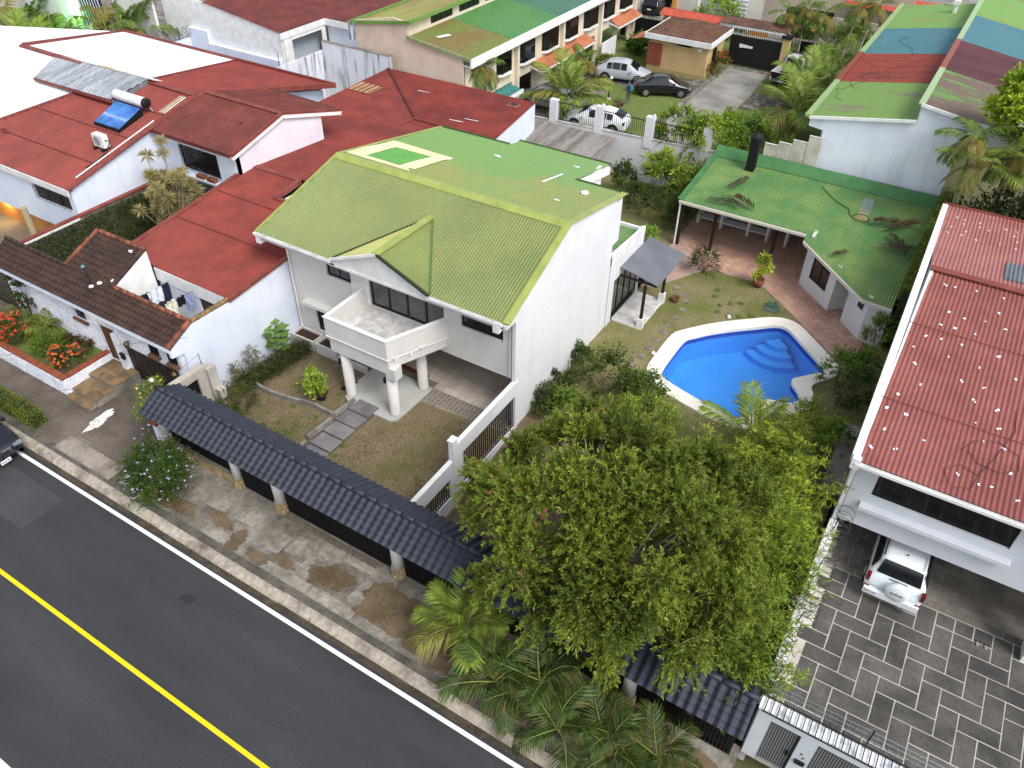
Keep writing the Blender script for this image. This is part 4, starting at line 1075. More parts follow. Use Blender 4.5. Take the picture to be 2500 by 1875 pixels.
for i in range(8): part('panel', MB().box(-27.32 + i * .416, -26.95 + i * .416, FY + .035, FY + .06, .15, 1.86), bpy.data.materials['dark_brown_metal'], gd)
# side wall to the white house, two small barred windows at its front end
part('side_wall', MB().ext([(-23.48, 13.95, .0), (-23.48, 20.05, .0), (-23.48, 20.05, 4.2), (-23.48, 16.6, 3.86), (-23.48, 14.62, 3.96), (-23.48, 13.4, 3.3), (-23.48, 13.4, 3.0), (-23.48, 13.95, 2.9)], (-.14, 0, 0)), M_WALLB, N)
for x in (-25.4, -24.3):
    w = part('window_grille', MB().box(x, x + .5, FY - .03, FY - .004, 2.35, 2.95), M_BLACK, N)
    for k in range(5): part('bar', MB().box(x + .03 + k * .1, x + .05 + k * .1, FY - .07, FY - .045, 2.3, 2.98), M_DARK, w)
    part('window_box', MB().box(x - .05, x + .55, FY - .2, FY - .004, 2.16, 2.3), mat('box_brown', '#6b4a38', .8, fine=.2), N)
ridge_run((-23.55, 14.62, 4.0), (-23.55, 16.55, 3.95), .1, .38, mat('mossy_tile', '#9a7a50', .85, '#5f5034', 4, fine=.25, rnd=.15))
# courtyard between tiles and the red roof
part('court_wall', MB().wall('y', 16.62, .12, -28.0, -23.62, .1, 3.9, [(-25.6, -24.5, 2.3, 3.35)]), M_WALLB, N)
window(N, 'y', 16.62, -25.6, -24.5, 2.3, 3.35, 2, fr=.09, frame=M_DOORW)
part('court_wall', MB().box(-28.0, -23.62, 14.6, 14.7, .1, 3.95), M_WALLB, N)
part('court_floor', MB().box(-28, -23.62, 14.7, 16.6, 1.75, 1.88), mat('court_floor', '#b4b0a8', .8, fine=.1), N)
# red corrugated roof C
def zc(y): return 4.0 + .085 * (y - 16.6)
rc = [(-23.45, 16.55, zc(16.55)), (-28.08, 16.6, zc(16.6)), (-30.25, 17.2, zc(17.2)), (-30.6, 25.0, zc(25)), (-27.4, 25.0, zc(25)), (-27.3, 23.2, zc(23.2)), (-26.0, 23.2, zc(23.2)), (-26.0, 25.1, zc(25.1)), (-23.45, 25.1, zc(25.1))]
C_ = part('roof', corr(rc, (0, -1, -.08), .16, .036, 6), M_REDR, N, True)
part('verge_flashing', strip([(-23.45, 16.5, zc(16.5)), (-23.45, 20.1, zc(20.1))], .16, .16, -.03), M_REDTRIM, C_)
part('verge_flashing', strip([(-30.28, 17.2, zc(17.2)), (-30.62, 25.0, zc(25))], .26, .12, .0), M_REDTRIM, C_)
part('ridge_cap', strip([(-30.7, 25.0, zc(25)), (-27.4, 25.05, zc(25.05))], .3, .05, .03), M_REDTRIM, C_)
part('eave_wall', MB().box(-28.06, -23.62, 16.56, 16.61, 3.35, 3.96), M_WTRIM, N)
part('skylight_curb', strip([(-27.35, 25.0, zc(25)), (-27.3, 23.2, zc(23.2)), (-25.9, 23.2, zc(23.2))], .2, .2), M_REDTRIM, C_)
part('skylight', MB().box(-27.25, -26.0, 23.3, 25.0, 4.3, 4.36), M_WTRIM, C_)
part('wall', MB().box(-30.5, -30.38, 17.3, 24.0, .1, 3.95), M_WALLB, N)
# rear connecting roof (between B and the green house)
part('roof', corr([(-30.35, 25.1, 4.75), (-23.45, 25.1, 4.75), (-23.45, 35.6, 4.0), (-30.35, 35.6, 4.0)], (0, 1, -.07), .16, .022, 6), M_REDR3, N, True)
part('wall', MB().box(-23.6, -23.5, 20.1, 36, .1, 3.9), M_WALLB, N)
# upper storey B with its own gable roof
part('upper_wall', MB().wall('y', 24.0, .15, -36.2, -30.4, 3.4, 5.75, [(-34.75, -31.95, 3.98, 5.3)]), M_WALLB, N)
part('upper_gable', MB().ext([(-30.4, 24.0, 3.9), (-30.4, 30.05, 3.9), (-30.4, 30.05, 5.72), (-30.4, 27.27, 6.55), (-30.4, 24.0, 5.72)], (-.14, 0, 0)), mat('blush_wall', '#e6dfe6', .85, '#dcd3dc', .5, fine=.03, streak=('#c2b9c0', .3, 2)), N)
window(N, 'y', 24.0, -34.75, -31.95, 3.98, 5.3, 4, fr=.06)
for k in range(20): part('window_bar', MB().box(-34.7 + k * .144, -34.68 + k * .144, 23.93, 23.95, 3.98, 5.3), M_DARK, N)
for x in (-33.55, -32.75):
    p = part('window_box', MB().box(x, x + .55, 23.7, 23.95, 3.82, 4.0), M_TERC, N)
part('window_ledge', MB().box(-34.9, -31.8, 23.66, 23.99, 3.72, 3.81), M_WALLB, N)
bf = [(-36.45, 23.65, 5.83), (-30.3, 23.65, 5.83), (-30.3, 27.27, 6.72), (-35.9, 27.27, 6.72)]
bb = [(-35.9, 27.27, 6.72), (-30.3, 27.27, 6.72), (-30.3, 31.45, 5.58), (-36.6, 32.0, 5.43)]
Bq = part('upper_roof', corr(bf, (0, -1, -.25), .16, .022, 6), M_REDR2, N, True)
part('upper_roof', corr(bb, (0, 1, -.27), .16, .022, 6), M_REDR2, N, True)
part('ridge_cap', strip([(-35.9, 27.27, 6.75), (-30.3, 27.27, 6.75)], .3, .05), M_REDTRIM, Bq)
part('verge_flashing', strip([(-30.28, 23.6, 5.83), (-30.28, 27.27, 6.75), (-30.28, 31.5, 5.58)], .1, .16), M_REDTRIM, Bq)
part('verge_flashing', strip([(-36.45, 23.6, 5.83), (-35.9, 27.27, 6.75)], .16, .06), M_REDTRIM, Bq)
part('barge_board', strip([(-30.27, 23.6, 5.66), (-30.27, 27.27, 6.58), (-30.27, 31.5, 5.4)], .06, .2), M_WTRIM, Bq)
part('gutter', tube_gutter(-36.45, -30.3, 23.62, 5.85), bpy.data.materials['red_roof_dark'], Bq)
part('fascia', MB().box(-36.4, -30.3, 23.64, 23.68, 5.6, 5.75), M_WTRIM, Bq)
part('gutter', strip([(-36.6, 32.02, 5.42), (-30.3, 31.5, 5.56)], .12, .1), mat('rusty_gutter', '#5a4238', .8, '#3b2f2a', 4, fine=.3), Bq)
part('vent_pipe', MB().lathe([(.14, 0), (.14, .02), (.09, .03)], (-31.8, 25.9, 6.42), 12), M_REDTRIM, Bq)

# front planter with brick coping, steps, lamps
pl_ = thing('planter', 'raised white stone planter with red brick coping before the tiled house', 'planter', (-31, 12.3, .12))
part('wall', MB().box(-36, -28.6, 11.42, 11.66, .1, .98).box(-28.85, -28.6, 11.66, 13.74, .1, .98), M_STONEW, pl_)
part('soil', MB().box(-36, -28.85, 11.66, 13.74, .1, .8), mat('planter_soil', '#4c4630', .95, '#5d6a30', 1.2, .45, .6, fine=.35, bump=.5), pl_)
M_BRK = mat('coping_brick', '#8f4c32', .85, '#743c28', 6, fine=.2, rnd=.15)
bm1 = mesh('brick', MB().box(-.035, .035, -.14, .14, 0, .065), M_BRK)
pieces('brick', bm1, [Matrix.Translation((-35.9 + i * .078, 11.54, .98)) for i in range(94)] + [Matrix.Translation((-28.725, 11.72 + i * .078, .98)) @ Matrix.Rotation(R(90), 4, 'Z') for i in range(26)], pl_)
stp = thing('entrance_steps', 'three tan slate tiled steps up to the brown door', 'steps', (-28, 12.4, .12))
M_SLT = mat('slate_tan', '#83694a', .75, '#5c4f3e', 2.2, .4, .62, fine=.2, rnd=.2)
part('step', MB().box(-28.58, -27.1, 11.25, 11.62, .1, .27), M_CONC, stp); part('step', MB().box(-28.58, -27.0, 11.62, 12.5, .1, .44), M_CONC, stp); part('step', MB().box(-28.58, -26.95, 12.5, 13.74, .1, .62), M_CONC, stp)
for (x0, x1, y0, y1, z, nx, ny) in ((-28.58, -27.08, 11.22, 11.62, .27, 3, 1), (-28.58, -26.98, 11.6, 12.5, .44, 2, 2), (-28.58, -26.93, 12.48, 13.72, .62, 2, 2)):
    for i in range(nx):
        for j in range(ny):
            a, b = (x1 - x0) / nx, (y1 - y0) / ny
            part('slate_tile', MB().box(x0 + i * a + .006, x0 + (i + 1) * a - .006, y0 + j * b + .006, y0 + (j + 1) * b - .006, z, z + .025), M_SLT, stp)
M_BRASS = mat('aged_brass', '#6b5a3a', .4, '#3b3226', 6, metal=.6, fine=.2)
for x, z, lb in ((-26.7, 2.35, 'ornate brass wall lantern between brown door and garage door'), (-23.95, 1.95, 'ornate dark wall lantern near the garage door end')):
    l = thing('wall_lantern', lb, 'lamp', (x, FY - .1, z))
    part('bracket', MB().tube([(x, FY - .01, z), (x, FY - .15, z + .08), (x, FY - .22, z - .02)], .015, 6), M_DARK, l)
    part('lantern', MB().lathe([(.02, -.2), (.1, -.12), (.12, .05), (.05, .13), (.015, .2)], (x, FY - .22, z - .05), 8), M_BRASS, l)
bt = thing('strip_lamp', 'copper strip light under the white eave beside the small window', 'lamp', (-28.8, FY - .1, 3.1))
part('housing', MB().tube([(-29.15, FY - .14, 3.12), (-28.2, FY - .14, 3.12)], .06, 8), mat('copper_case', '#c07a3a', .4, metal=.5), bt)
part('tube_light', MB().tube([(-29.0, FY - .19, 3.06), (-28.3, FY - .19, 3.06)], .03, 8), emat('warm_tube', '#ffd79a', 6), bt)
mb_ = single('mail_box', MB().box(-27.35, -27.15, FY - .32, FY - .22, 1.35, 1.6).box(-27.37, -27.13, FY - .34, FY - .22, 1.6, 1.64), M_BLACK, 'small black mailbox on the white pilaster by the brown door', 'mailbox')
# laundry in the courtyard
ln = thing('clothes_line', 'thin wire clothes lines strung across the small courtyard', 'clothes line', (-26, 15.6, 1.9))
for x0, x1 in ((-27.3, -27.15), (-26.0, -25.7)):
    part('line', MB().tube([(x0, 14.75, 3.62), ((x0 + x1) / 2, 15.6, 3.55), (x1, 16.55, 3.62)], .008, 4), M_DARK, ln)
CL = [('dark green towel on the left clothes line', '#22402c', -27.25, 15.0, .4, .5), ('black T-shirt on the left clothes line', '#15171c', -27.22, 15.3, .4, .55), ('long white sheet hanging on the left clothes line', '#d5dae4', -27.2, 15.75, .7, .7),
      ('navy trousers at the far end of the left clothes line', '#1c2740', -27.17, 16.25, .35, .85), ('navy cloth on the near end of the right clothes line', '#182338', -25.98, 15.1, .5, .45), ('white towel with yellow patch on the right clothes line', '#dcd9c8', -25.92, 15.5, .5, .7),
      ('black shirt bunched on the right clothes line', '#101216', -25.85, 15.95, .4, .45), ('lilac grey shorts on the right clothes line', '#8f97b8', -25.75, 16.3, .4, .75)]
for lb, col, x, y, w, h in CL:
    mb = MB(); K = 8
    for s_ in (0, 1):
        vs = [(x + s_ * .02 + .06 * math.sin(i * 1.7 + j * .8), y - w / 2 + w * i / K, 3.6 - h * j / 3) for j in range(4) for i in range(K + 1)]
        mb.add(vs, [(j * (K + 1) + i, j * (K + 1) + i + 1, (j + 1) * (K + 1) + i + 1, (j + 1) * (K + 1) + i) for j in range(3) for i in range(K)])
    single('laundry', mb, mat('cloth_' + col[1:], col, .9, fine=.1), lb, 'laundry', 'laundry on the courtyard lines')
tb = thing('laundry_drum', 'round white topped drum in the laundry courtyard', 'drum', (-24.75, 15.9, 1.9))
part('lid', MB().lathe([(.42, 0), (.42, .04)], (-24.75, 15.9, 2.75), 20), M_WTRIM, tb)
part('drum', MB().lathe([(.3, 0), (.36, .2), (.36, .8), (.4, .86)], (-24.75, 15.9, 1.88), 16), M_DARK, tb)

# ================================================================ house A: big red and white roof with solar heater
A = thing('house', 'large white house on the left edge with red and white painted roof', 'house', (-42, 26, .1))
def za(y): return 4.57 + .24 * (y - 18.43)
def zd(y): return 6.58 - .227 * (y - 26.8)
ra = [(-36.25, 18.43, za(18.43)), (-36.25, 26.8, za(26.8)), (-40.1, 26.8, za(26.8)), (-43.36, 24.44, za(24.44)), (-47, 18.43, za(18.43))]
Ar = part('roof', corr(ra, (0, -1, -.24), .2, .045, 6), M_REDR, A, True)
M_WROOF = mat('white_roof', '#eef1f4', .5, '#e2e6ea', .4, fine=.03, fscale=4)
part('white_roof', corr([(-40.1, 26.8, za(26.8)), (-43.36, 24.44, za(24.44)), (-47, 18.43, za(18.43)), (-60, 18.43, za(18.43)), (-60, 26.8, za(26.8))], (0, -1, -.24), .13, .012, 5), M_WROOF, A, True)
part('white_roof', corr([(-60, 26.8, zd(26.8)), (-40.3, 26.8, zd(26.8)), (-44.3, 36.7, zd(36.7)), (-56, 36.7, zd(36.7))], (0, 1, -.227), .13, .012, 5), M_WROOF, A, True)
part('rear_roof', corr([(-40.3, 26.8, zd(26.8)), (-36.2, 26.8, zd(26.8)), (-35.6, 36.7, zd(36.7)), (-44.3, 36.7, zd(36.7))], (0, 1, -.227), .2, .035, 6), M_REDR, A, True)
for nm, path, w, h in (('ridge_cap', [(-40.5, 26.8, 6.62), (-36.2, 26.8, 6.62)], .3, .06), ('ridge_cap', [(-51.5, 26.75, 6.62), (-45.5, 26.7, 6.62)], .3, .1), ('hip_cap', [(-40.1, 26.75, za(26.75) + .03), (-43.36, 24.44, za(24.44) + .03), (-47, 18.43, za(18.43) + .03)], .22, .06),
                    ('valley', [(-40.3, 26.85, zd(26.85) + .03), (-44.3, 36.7, zd(36.7) + .03)], .2, .05), ('eave_trim', [(-56, 36.75, zd(36.7)), (-35.5, 36.75, zd(36.7))], .12, .3), ('eave_trim', [(-35.55, 36.75, zd(36.7)), (-36.15, 27, zd(27))], .1, .3), ('eave_trim', [(-56, 36.7, zd(36.7)), (-51.5, 26.9, 6.62)], .2, .2), ('verge_flashing', [(-36.25, 18.4, za(18.4)), (-36.25, 26.8, za(26.8))], .3, .05)):
    part(nm, strip(path, w, h, .02), M_REDTRIM, A)
part('fascia', MB().box(-60, -36.2, 18.36, 18.42, 4.25, 4.56), M_WTRIM, A)
part('front_wall', MB().wall('y', 18.55, .15, -60, -36.3, 1.85, 4.4, [(-39.6, -36.7, 3.25, 4.02)]), M_WALLB, A)
window(A, 'y', 18.55, -39.6, -36.7, 3.25, 4.02, 3)
for k in range(16): part('window_bar', MB().box(-39.55 + k * .185, -39.53 + k * .185, 18.47, 18.49, 3.25, 4.02), M_DARK, A)
part('side_wall', MB().ext([(-36.3, 18.7, .1), (-36.3, 36.4, .1), (-36.3, 36.4, 4.0), (-36.3, 26.8, 6.4), (-36.3, 18.7, 4.5)], (-.14, 0, 0)), M_WALLB, A)
part('rear_wall', MB().box(-56, -36.45, 36.3, 36.45, .1, 4.1), M_WALLB, A)
part('porch_wall', MB().box(-60, -37, 19.3, 19.45, .1, 1.86), mat('ochre_wall', '#c08a4a', .85, '#ae7a3e', .6, fine=.08), A)
part('porch_ceiling', MB().box(-60, -36.45, 18.7, 19.5, 1.862, 1.9), M_WTRIM, A)
part('porch_column', MB().lathe([(.16, 0), (.16, 3.0)], (-39.5, 17.6, .1), 12), mat('sand_column', '#a89878', .85, fine=.1), A)
part('white_pipe', MB().tube([(-36.6, 19.2, za(19.2) + .06), (-36.55, 24.2, za(24.2) + .06)], .035, 6), M_WTRIM, Ar)
for x0, y0, x1, y1 in ((-37.0, 24.95, -36.35, 26.5), ):
    part('clear_sheet', corr([(x0, y0, za(y0) + .02), (x1, y0, za(y0) + .02), (x1, y1, za(y1) + .02), (x0, y1, za(y1) + .02)], (0, -1, -.24), .13, .014, 5), mat('fibre_sheet', '#bfc3b0', .5, '#a8ac98', 1.5, fine=.1), Ar)
for x in (-44.0, -43.8): part('vent_pipe', MB().tube([(x, 20.3, za(20.3)), (x, 20.3, za(20.3) + .35)], .05, 7).lathe([(.1, 0), (.03, .08)], (x, 20.3, za(20.3) + .33), 8), M_REDTRIM, Ar)
# lit ochre porch: the warm lamp seen on the photograph's left edge
pl2 = thing('porch_lamp', 'warm wall lamp lighting the ochre porch at the left edge', 'lamp', (-44.9, 19.2, 1.5))
part('lamp_shade', MB().lathe([(.05, 0), (.09, .14)], (-44.9, 19.2, 1.55), 10), M_BRASS, pl2)
part('bulb', MB().lathe([(.02, 0), (.05, .05), (.02, .1)], (-44.9, 19.2, 1.46), 10), emat('warm_bulb', '#ffb347', 25), pl2)
pd = bpy.data.lights.new('porch_light', 'POINT'); pd.energy = 60; pd.color = (1, .6, .18); pd.shadow_soft_size = .1
po = bpy.data.objects.new('porch_light', pd); COL.objects.link(po); po.location = (-44.9, 19.02, 1.3)
# creeper covered boundary wall
cw = thing('boundary_wall', 'tall boundary wall covered in dark green creeper with red coping', 'wall', (-36.1, 18.5, .1))
part('wall', MB().box(-36.28, -36.12, 14.6, 24.5, .1, 3.18), M_CONC, cw)
part('coping', MB().box(-36.3, -36.05, 14.6, 24.5, 3.182, 3.26), M_REDTRIM, cw)
part('white_edge', MB().box(-36.12, -36.04, 14.6, 18.4, 3.06, 3.18), M_WTRIM, cw)
nn_ = 26000
P = np.column_stack([np.full(nn_, -36.1) + np.abs(rng.normal(size=nn_)) * .06, rng.uniform(14.7, 24.4, nn_), rng.uniform(.15, 3.1, nn_)])
D = rng.normal(size=(nn_, 3)) * .7; D[:, 0] = np.abs(D[:, 0]) + .3; D[:, 2] -= .4
leafobj('creeper', P, D, rng.uniform(.06, .11, nn_), rng.uniform(.03, .05, nn_), cmix('#2d3a12', '#4a5a1e', rng.random(nn_)), M_LEAF, cw)['kind'] = 'stuff'
part('sloping_strip', MB().add([(-35.9, 14.6, .2), (-31.0, 14.7, .2), (-31, 24, .2), (-35.9, 24, .2)], [(0, 1, 2, 3)]), M_GRASS2, cw)
# translucent lean-to on the ridge
lt = thing('lean_to_roof', 'grey translucent corrugated lean-to roof on the red and white roof', 'roof', (-43, 25, 6.3))
lq = [(-46.75, 24.3, 6.28), (-48.1, 26.8, 6.62), (-39.85, 26.8, 6.78), (-40.0, 24.3, 6.38)]
part('sheet', corr(lq, (.5, -1, -.1), .25, .02, 6), mat('fibreglass', '#a9adb2', .5, '#7f848a', .8, .38, .62, fine=.15, fscale=4, stretch=(3, .4, 1)), lt)
part('eave_board', strip([(-46.75, 24.3, 6.2), (-40.0, 24.3, 6.28)], .1, .14), M_REDTRIM, lt)
part('side_panel', MB().ext([(-39.98, 24.35, 6.34), (-39.85, 26.7, 6.74), (-39.85, 26.7, 6.5), (-39.98, 24.35, 5.98)], (.04, 0, 0)), mat('galvanised', '#7d8287', .5, '#5f6468', 2, fine=.2), lt)
part('ridge_sheet', MB().ext([(-48.1, 26.75, 6.65), (-39.4, 26.75, 6.82), (-39.2, 27.2, 6.66), (-48.0, 27.2, 6.6)], (0, 0, .03)), mat('cream_sheet', '#d8d6cc', .6, '#c4ad84', .5, .5, .62, fine=.1), lt)
# solar water heater
sh = thing('solar_heater', 'solar water heater with blue tube panel and white tank on red roof', 'solar heater', (-38.5, 23.5, 5.8))
def zs(y): return za(y) + .14 + (y - 22.8) * .14
pan = [(-39.55, 22.78), (-37.6, 22.82), (-37.6, 24.35), (-39.62, 24.4)]
part('panel_frame', MB().add([(x, y, zs(y) - .05) for x, y in pan], [(0, 1, 2, 3)]).box(-39.57, -37.58, 22.74, 22.8, za(22.78), zs(22.78) + .03).ext([(-37.58, 22.78, za(22.78)), (-37.58, 24.4, za(24.4)), (-37.58, 24.4, zs(24.4)), (-37.58, 22.78, zs(22.78))], (-.03, 0, 0)), M_BLACK, sh)
M_SOL = mat('solar_tube', '#2b5fa8', .12, '#4f86cc', 1.2, fine=.05, spec=.8)
for i in range(24):
    x = -39.52 + i * .081
    part('tube', MB().tube([(x, 22.82, zs(22.82) + .02), (x - .02, 24.36, zs(24.36) + .02)], .034, 7), M_SOL, sh, True)
part('tank', MB().lathe([(.05, 0), (.24, .03), (.26, .1), (.26, 2.3), (.24, 2.36)], (-39.85, 24.62, zs(24.5) + .22), 18, 'x'), M_WTRIM, sh, True)
part('tank_cap', MB().lathe([(.265, 0), (.265, .14), (.2, .17)], (-37.48, 24.62, zs(24.5) + .22), 18, 'x'), M_BLACK, sh, True)
part('stand', MB().bar((-37.4, 24.9, za(24.9)), (-37.4, 24.6, zs(24.5) + .2), .03).bar((-39.8, 24.9, za(24.9)), (-39.8, 24.6, zs(24.5) + .2), .03), M_WTRIM, sh)
# air conditioner
ac = thing('air_conditioner', 'white outdoor air conditioner unit standing on the red roof', 'air conditioner', (-37.2, 21.5, 5.4))
zc0 = za(21.5)
part('case', MB().box(-37.75, -36.95, 21.35, 21.68, zc0 + .12, zc0 + .75), M_WTRIM, ac)
part('fan_grille', MB().lathe([(.24, 0), (.24, .02), (.19, .03)], (-37.42, 21.335, zc0 + .43), 16, 'y'), mat('grille_grey', '#8f9396', .5), ac)
part('foot', MB().box(-37.7, -37.6, 21.2, 21.8, zc0, zc0 + .11).box(-37.1, -37.0, 21.2, 21.8, zc0, zc0 + .11), M_DARK, ac)
part('hose', MB().tube([(-36.95, 21.5, zc0 + .5), (-36.7, 21.6, zc0 + .5), (-36.6, 21.2, zc0 + .1), (-36.7, 20.6, za(20.6) + .05), (-36.8, 20.0, za(20.) + .05)], .03, 6), M_BLACK, ac)

# white painted rubble: small raised stones over the front and the planter
def rubble(name, origin, u, v, nrm, W_, H_, holes, parent, m, sz=.13):
    o = Vector(origin); u = Vector(u); v = Vector(v); nrm = Vector(nrm); mb = MB()
    r_ = 0; y = sz * .4
    while y < H_:
        x = sz * (.3 + .5 * (r_ % 2))
        while x < W_:
            if not any(h[0] - .07 < x < h[1] + .07 and h[2] - .05 < y < h[3] + .05 for h in holes):
                c = o + u * (x + random.uniform(-.02, .02)) + v * (y + random.uniform(-.015, .015)); a0 = random.random(); k = 6
                rim = [c + (u * math.cos(a0 + 6.283 * i / k) * sz * random.uniform(.46, .56) + v * math.sin(a0 + 6.283 * i / k) * sz * random.uniform(.34, .44)) for i in range(k)]
                mid = [c + (p - c) * .6 + nrm * random.uniform(.02, .04) for p in rim]
                mb.add(rim + mid, [tuple(range(k, 2 * k))] + [(i, (i + 1) % k, k + (i + 1) % k, k + i) for i in range(k)])
            x += sz * random.uniform(.95, 1.15)
        y += sz * .8; r_ += 1
    part(name, mb, m, parent, kind='stuff')
rubble('stone_facing', (-35.2, FY - .001, .12), (1, 0, 0), (0, 0, 1), (0, -1, 0), 11.6, 3.2, [(4.85, 5.65, 1.95, 3.0), (6.4, 7.5, .4, 2.4), (7.7, 11.25, 0, 1.85), (9.7, 10.4, 2.0, 2.9), (10.8, 11.5, 2.0, 2.9)], N, M_STONEW)
rubble('stone_facing', (-36, 11.419, .12), (1, 0, 0), (0, 0, 1), (0, -1, 0), 7.4, .84, [], pl_, M_STONEW)
rubble('stone_facing', (-28.599, 11.45, .12), (0, 1, 0), (0, 0, 1), (1, 0, 0), 2.2, .84, [], pl_, M_STONEW)
# laps of the roofing sheets, drawn as thin darker red strips
M_LAP = mat('lap_dark_red', '#5a2722', .7, fine=.2)
for a, b in (((-30.3, 19.8), (-23.6, 19.8)), ((-30.4, 22.4), (-23.6, 22.4))):
    part('lap_seam', strip([(a[0], a[1], zc(a[1])), (b[0], b[1], zc(b[1]))], .04, .02, .025), M_LAP, C_)
for y in (20.4, 22.6, 24.8): part('lap_seam', strip([(-36.4, y, za(y)), (-43.6 - (24.44 - y) * .6, y, za(y))], .05, .02, .035), M_LAP, Ar)

rl = thing('entrance_railing', 'black barred entrance railing left of the planter', 'railing', (-36.6, 14.1, .12))
part('rail', MB().box(-38.2, -35.3, 14.08, 14.12, .2, .26).box(-38.2, -35.3, 14.08, 14.12, 2.1, 2.16), M_BLACK, rl)
for k in range(20): part('bar', MB().box(-38.15 + k * .148, -38.12 + k * .148, 14.085, 14.115, .26, 2.1), M_BLACK, rl)
def xf(mb, M):
    mb.v = [tuple(M @ Vector(p)) for p in mb.v]; return mb
def wall_frame(a, b):
    """matrix mapping local x along a->b, y to the left of it"""
    d = Vector((b[0] - a[0], b[1] - a[1], 0)); ln = d.length; d.normalize()
    return Matrix(((d.x, -d.y, 0, a[0]), (d.y, d.x, 0, a[1]), (0, 0, 1, 0), (0, 0, 0, 1))), ln
def owindow(parent, a, b, u0, u1, z0, z1, n=2, pane=None, fr=.06):
    M, ln = wall_frame(a, b)
    mb = MB(); w = (u1 - u0) / n
    mb.box(u0, u1, .05, .11, z0, z0 + fr).box(u0, u1, .05, .11, z1 - fr, z1)
    for i in range(n + 1):
        c = u0 + i * w; s, e = (c, c + fr) if i == 0 else ((c - fr, c) if i == n else (c - fr / 2, c + fr / 2))
        mb.box(s, e, .052, .108, z0 + fr, z1 - fr)
    f = part('window', xf(mb, M), M_FRAME, parent)
    for i in range(n):
        part('pane', xf(MB().box(u0 + i * w + fr * .6, u0 + (i + 1) * w - fr * .6, .075, .085, z0 + fr, z1 - fr), M), pane or M_PANE, f)
# ================================================================ pool pavilion
PV = thing('pool_pavilion', 'open pool pavilion with bright green corrugated roof and brick terrace', 'pavilion', (-6, 38, .2))
def zp(y): return 2.9 + .12 * (y - 36.9)
pp = [(-12.0, 36.88), (-5.27, 36.88), (-5.25, 36.3), (-2.2, 33.65), (-1.63, 33.2), (-.35, 33.1), (-.3, 42.25), (-12.02, 42.25)]
pr_ = part('roof', corr([(x, y, zp(y)) for x, y in pp], (0, -1, -.12), .12, .015, 5), M_GRN_P, PV, True)
part('flashing', MB().add([(-12.05, 41.75, zp(41.75) + .04), (-.3, 41.75, zp(41.75) + .04), (-.3, 42.35, 3.95), (-12.05, 42.35, 3.95)], [(0, 1, 2, 3)]), mat('flash_green', '#3f6f40', .55, '#487a48', 2, fine=.1), pr_)
part('verge_flashing', strip([(-11.98, 36.88, zp(36.88)), (-11.98, 42.2, zp(42.2))], .3, .03, .03), bpy.data.materials['flash_green'], pr_)
part('skylight', corr([(-3.67, 41.3, zp(41.3) + .02), (-3.1, 41.3, zp(41.3) + .02), (-3.05, 40.0, zp(40) + .02), (-3.6, 40.0, zp(40) + .02)], (0, -1, -.12), .12, .015, 5), mat('grey_skylight', '#6f7f80', .3, '#8b9290', 2, fine=.1), pr_)
part('skylight', corr([(-3.6, 39.98, zp(39.98) + .02), (-3.05, 39.98, zp(39.98) + .02), (-3.02, 39.2, zp(39.2) + .02), (-3.55, 39.2, zp(39.2) + .02)], (0, -1, -.12), .12, .015, 5), mat('rusted_skylight', '#9a7a4a', .6, '#7f9a70', 2, fine=.2), pr_)
def seg_board(a, b, z0, z1, th=.05, drop=0.):
    d = Vector((b[0] - a[0], b[1] - a[1], 0)); nn = Vector((-d.y, d.x, 0)).normalized() * th
    za_, zb_ = zp(a[1]), zp(b[1])
    return MB().ext([(a[0], a[1], za_ + z0), (b[0], b[1], zb_ + z0), (b[0], b[1], zb_ + z1), (a[0], a[1], za_ + z1)], nn)
ev = pp[:6]
for a, b in zip(ev[:-1], ev[1:]):
    part('fascia', seg_board(a, b, -.24, -.03, .05), M_WTRIM, PV)
    part('gutter', seg_board((a[0], a[1] - .1), (b[0], b[1] - .1), -.13, -.02, .08), mat('cream_gutter', '#cfcab8', .6, fine=.05) if 'cream_gutter' not in bpy.data.materials else bpy.data.materials['cream_gutter'], PV)
part('ceiling', MB().sheet([(x, y) for x, y in [(-11.9, 37.0), (-5.3, 37.0), (-5.2, 36.5), (-2.2, 33.9), (-1.6, 33.4), (-.4, 33.3), (-.4, 42.2), (-11.9, 42.2)]], zf=lambda x, y: zp(y) - .08), M_WOOD, PV)
for x, y in ((-11.8, 37.02), (-10.02, 37.3), (-6.84, 37.5)):
    part('post', MB().box(x - .075, x + .075, y - .075, y + .075, .2, zp(y) - .06), M_WOOD, PV)
part('downpipe', MB().tube([(-11.93, 36.9, .2), (-11.93, 36.9, zp(36.9) - .1)], .05, 8), M_WTRIM, PV)
part('back_wall', MB().box(-12, -.3, 42.25, 42.4, .1, 3.6), M_WALLF, PV)
# rooms at the pool end
part('room_wall', MB().box(-5.0, -4.85, 36.7, 42.25, .2, 2.95), M_WALLF, PV)
a, b = (-4.95, 36.62), (-3.12, 34.97)
M_, ln = wall_frame(a, b)
part('room_wall', xf(MB().wall('y', 0, .15, 0, ln, .2, 2.68, [(.55, 1.95, .95, 2.4)]), M_), M_WALL, PV)
owindow(PV, a, b, .55, 1.95, .95, 2.4, 2)
part('room_wall', MB().prism([(-3.12, 34.97), (-2.5, 35.55), (-2.6, 35.66), (-3.22, 35.08)], .2, 2.6), M_WALLF, PV)
part('room_wall', MB().prism([(-2.5, 35.5), (-1.9, 34.95), (-1.8, 35.05), (-2.4, 35.62)], .2, 2.6), M_WALLF, PV)
a, b = (-2.34, 34.45), (-1.32, 33.38)
M_, ln = wall_frame(a, b)
part('room_wall', xf(MB().wall('y', 0, .15, 0, ln, .2, 2.5, [(.75, 1.2, 1.6, 2.3)]), M_), M_WALL, PV)
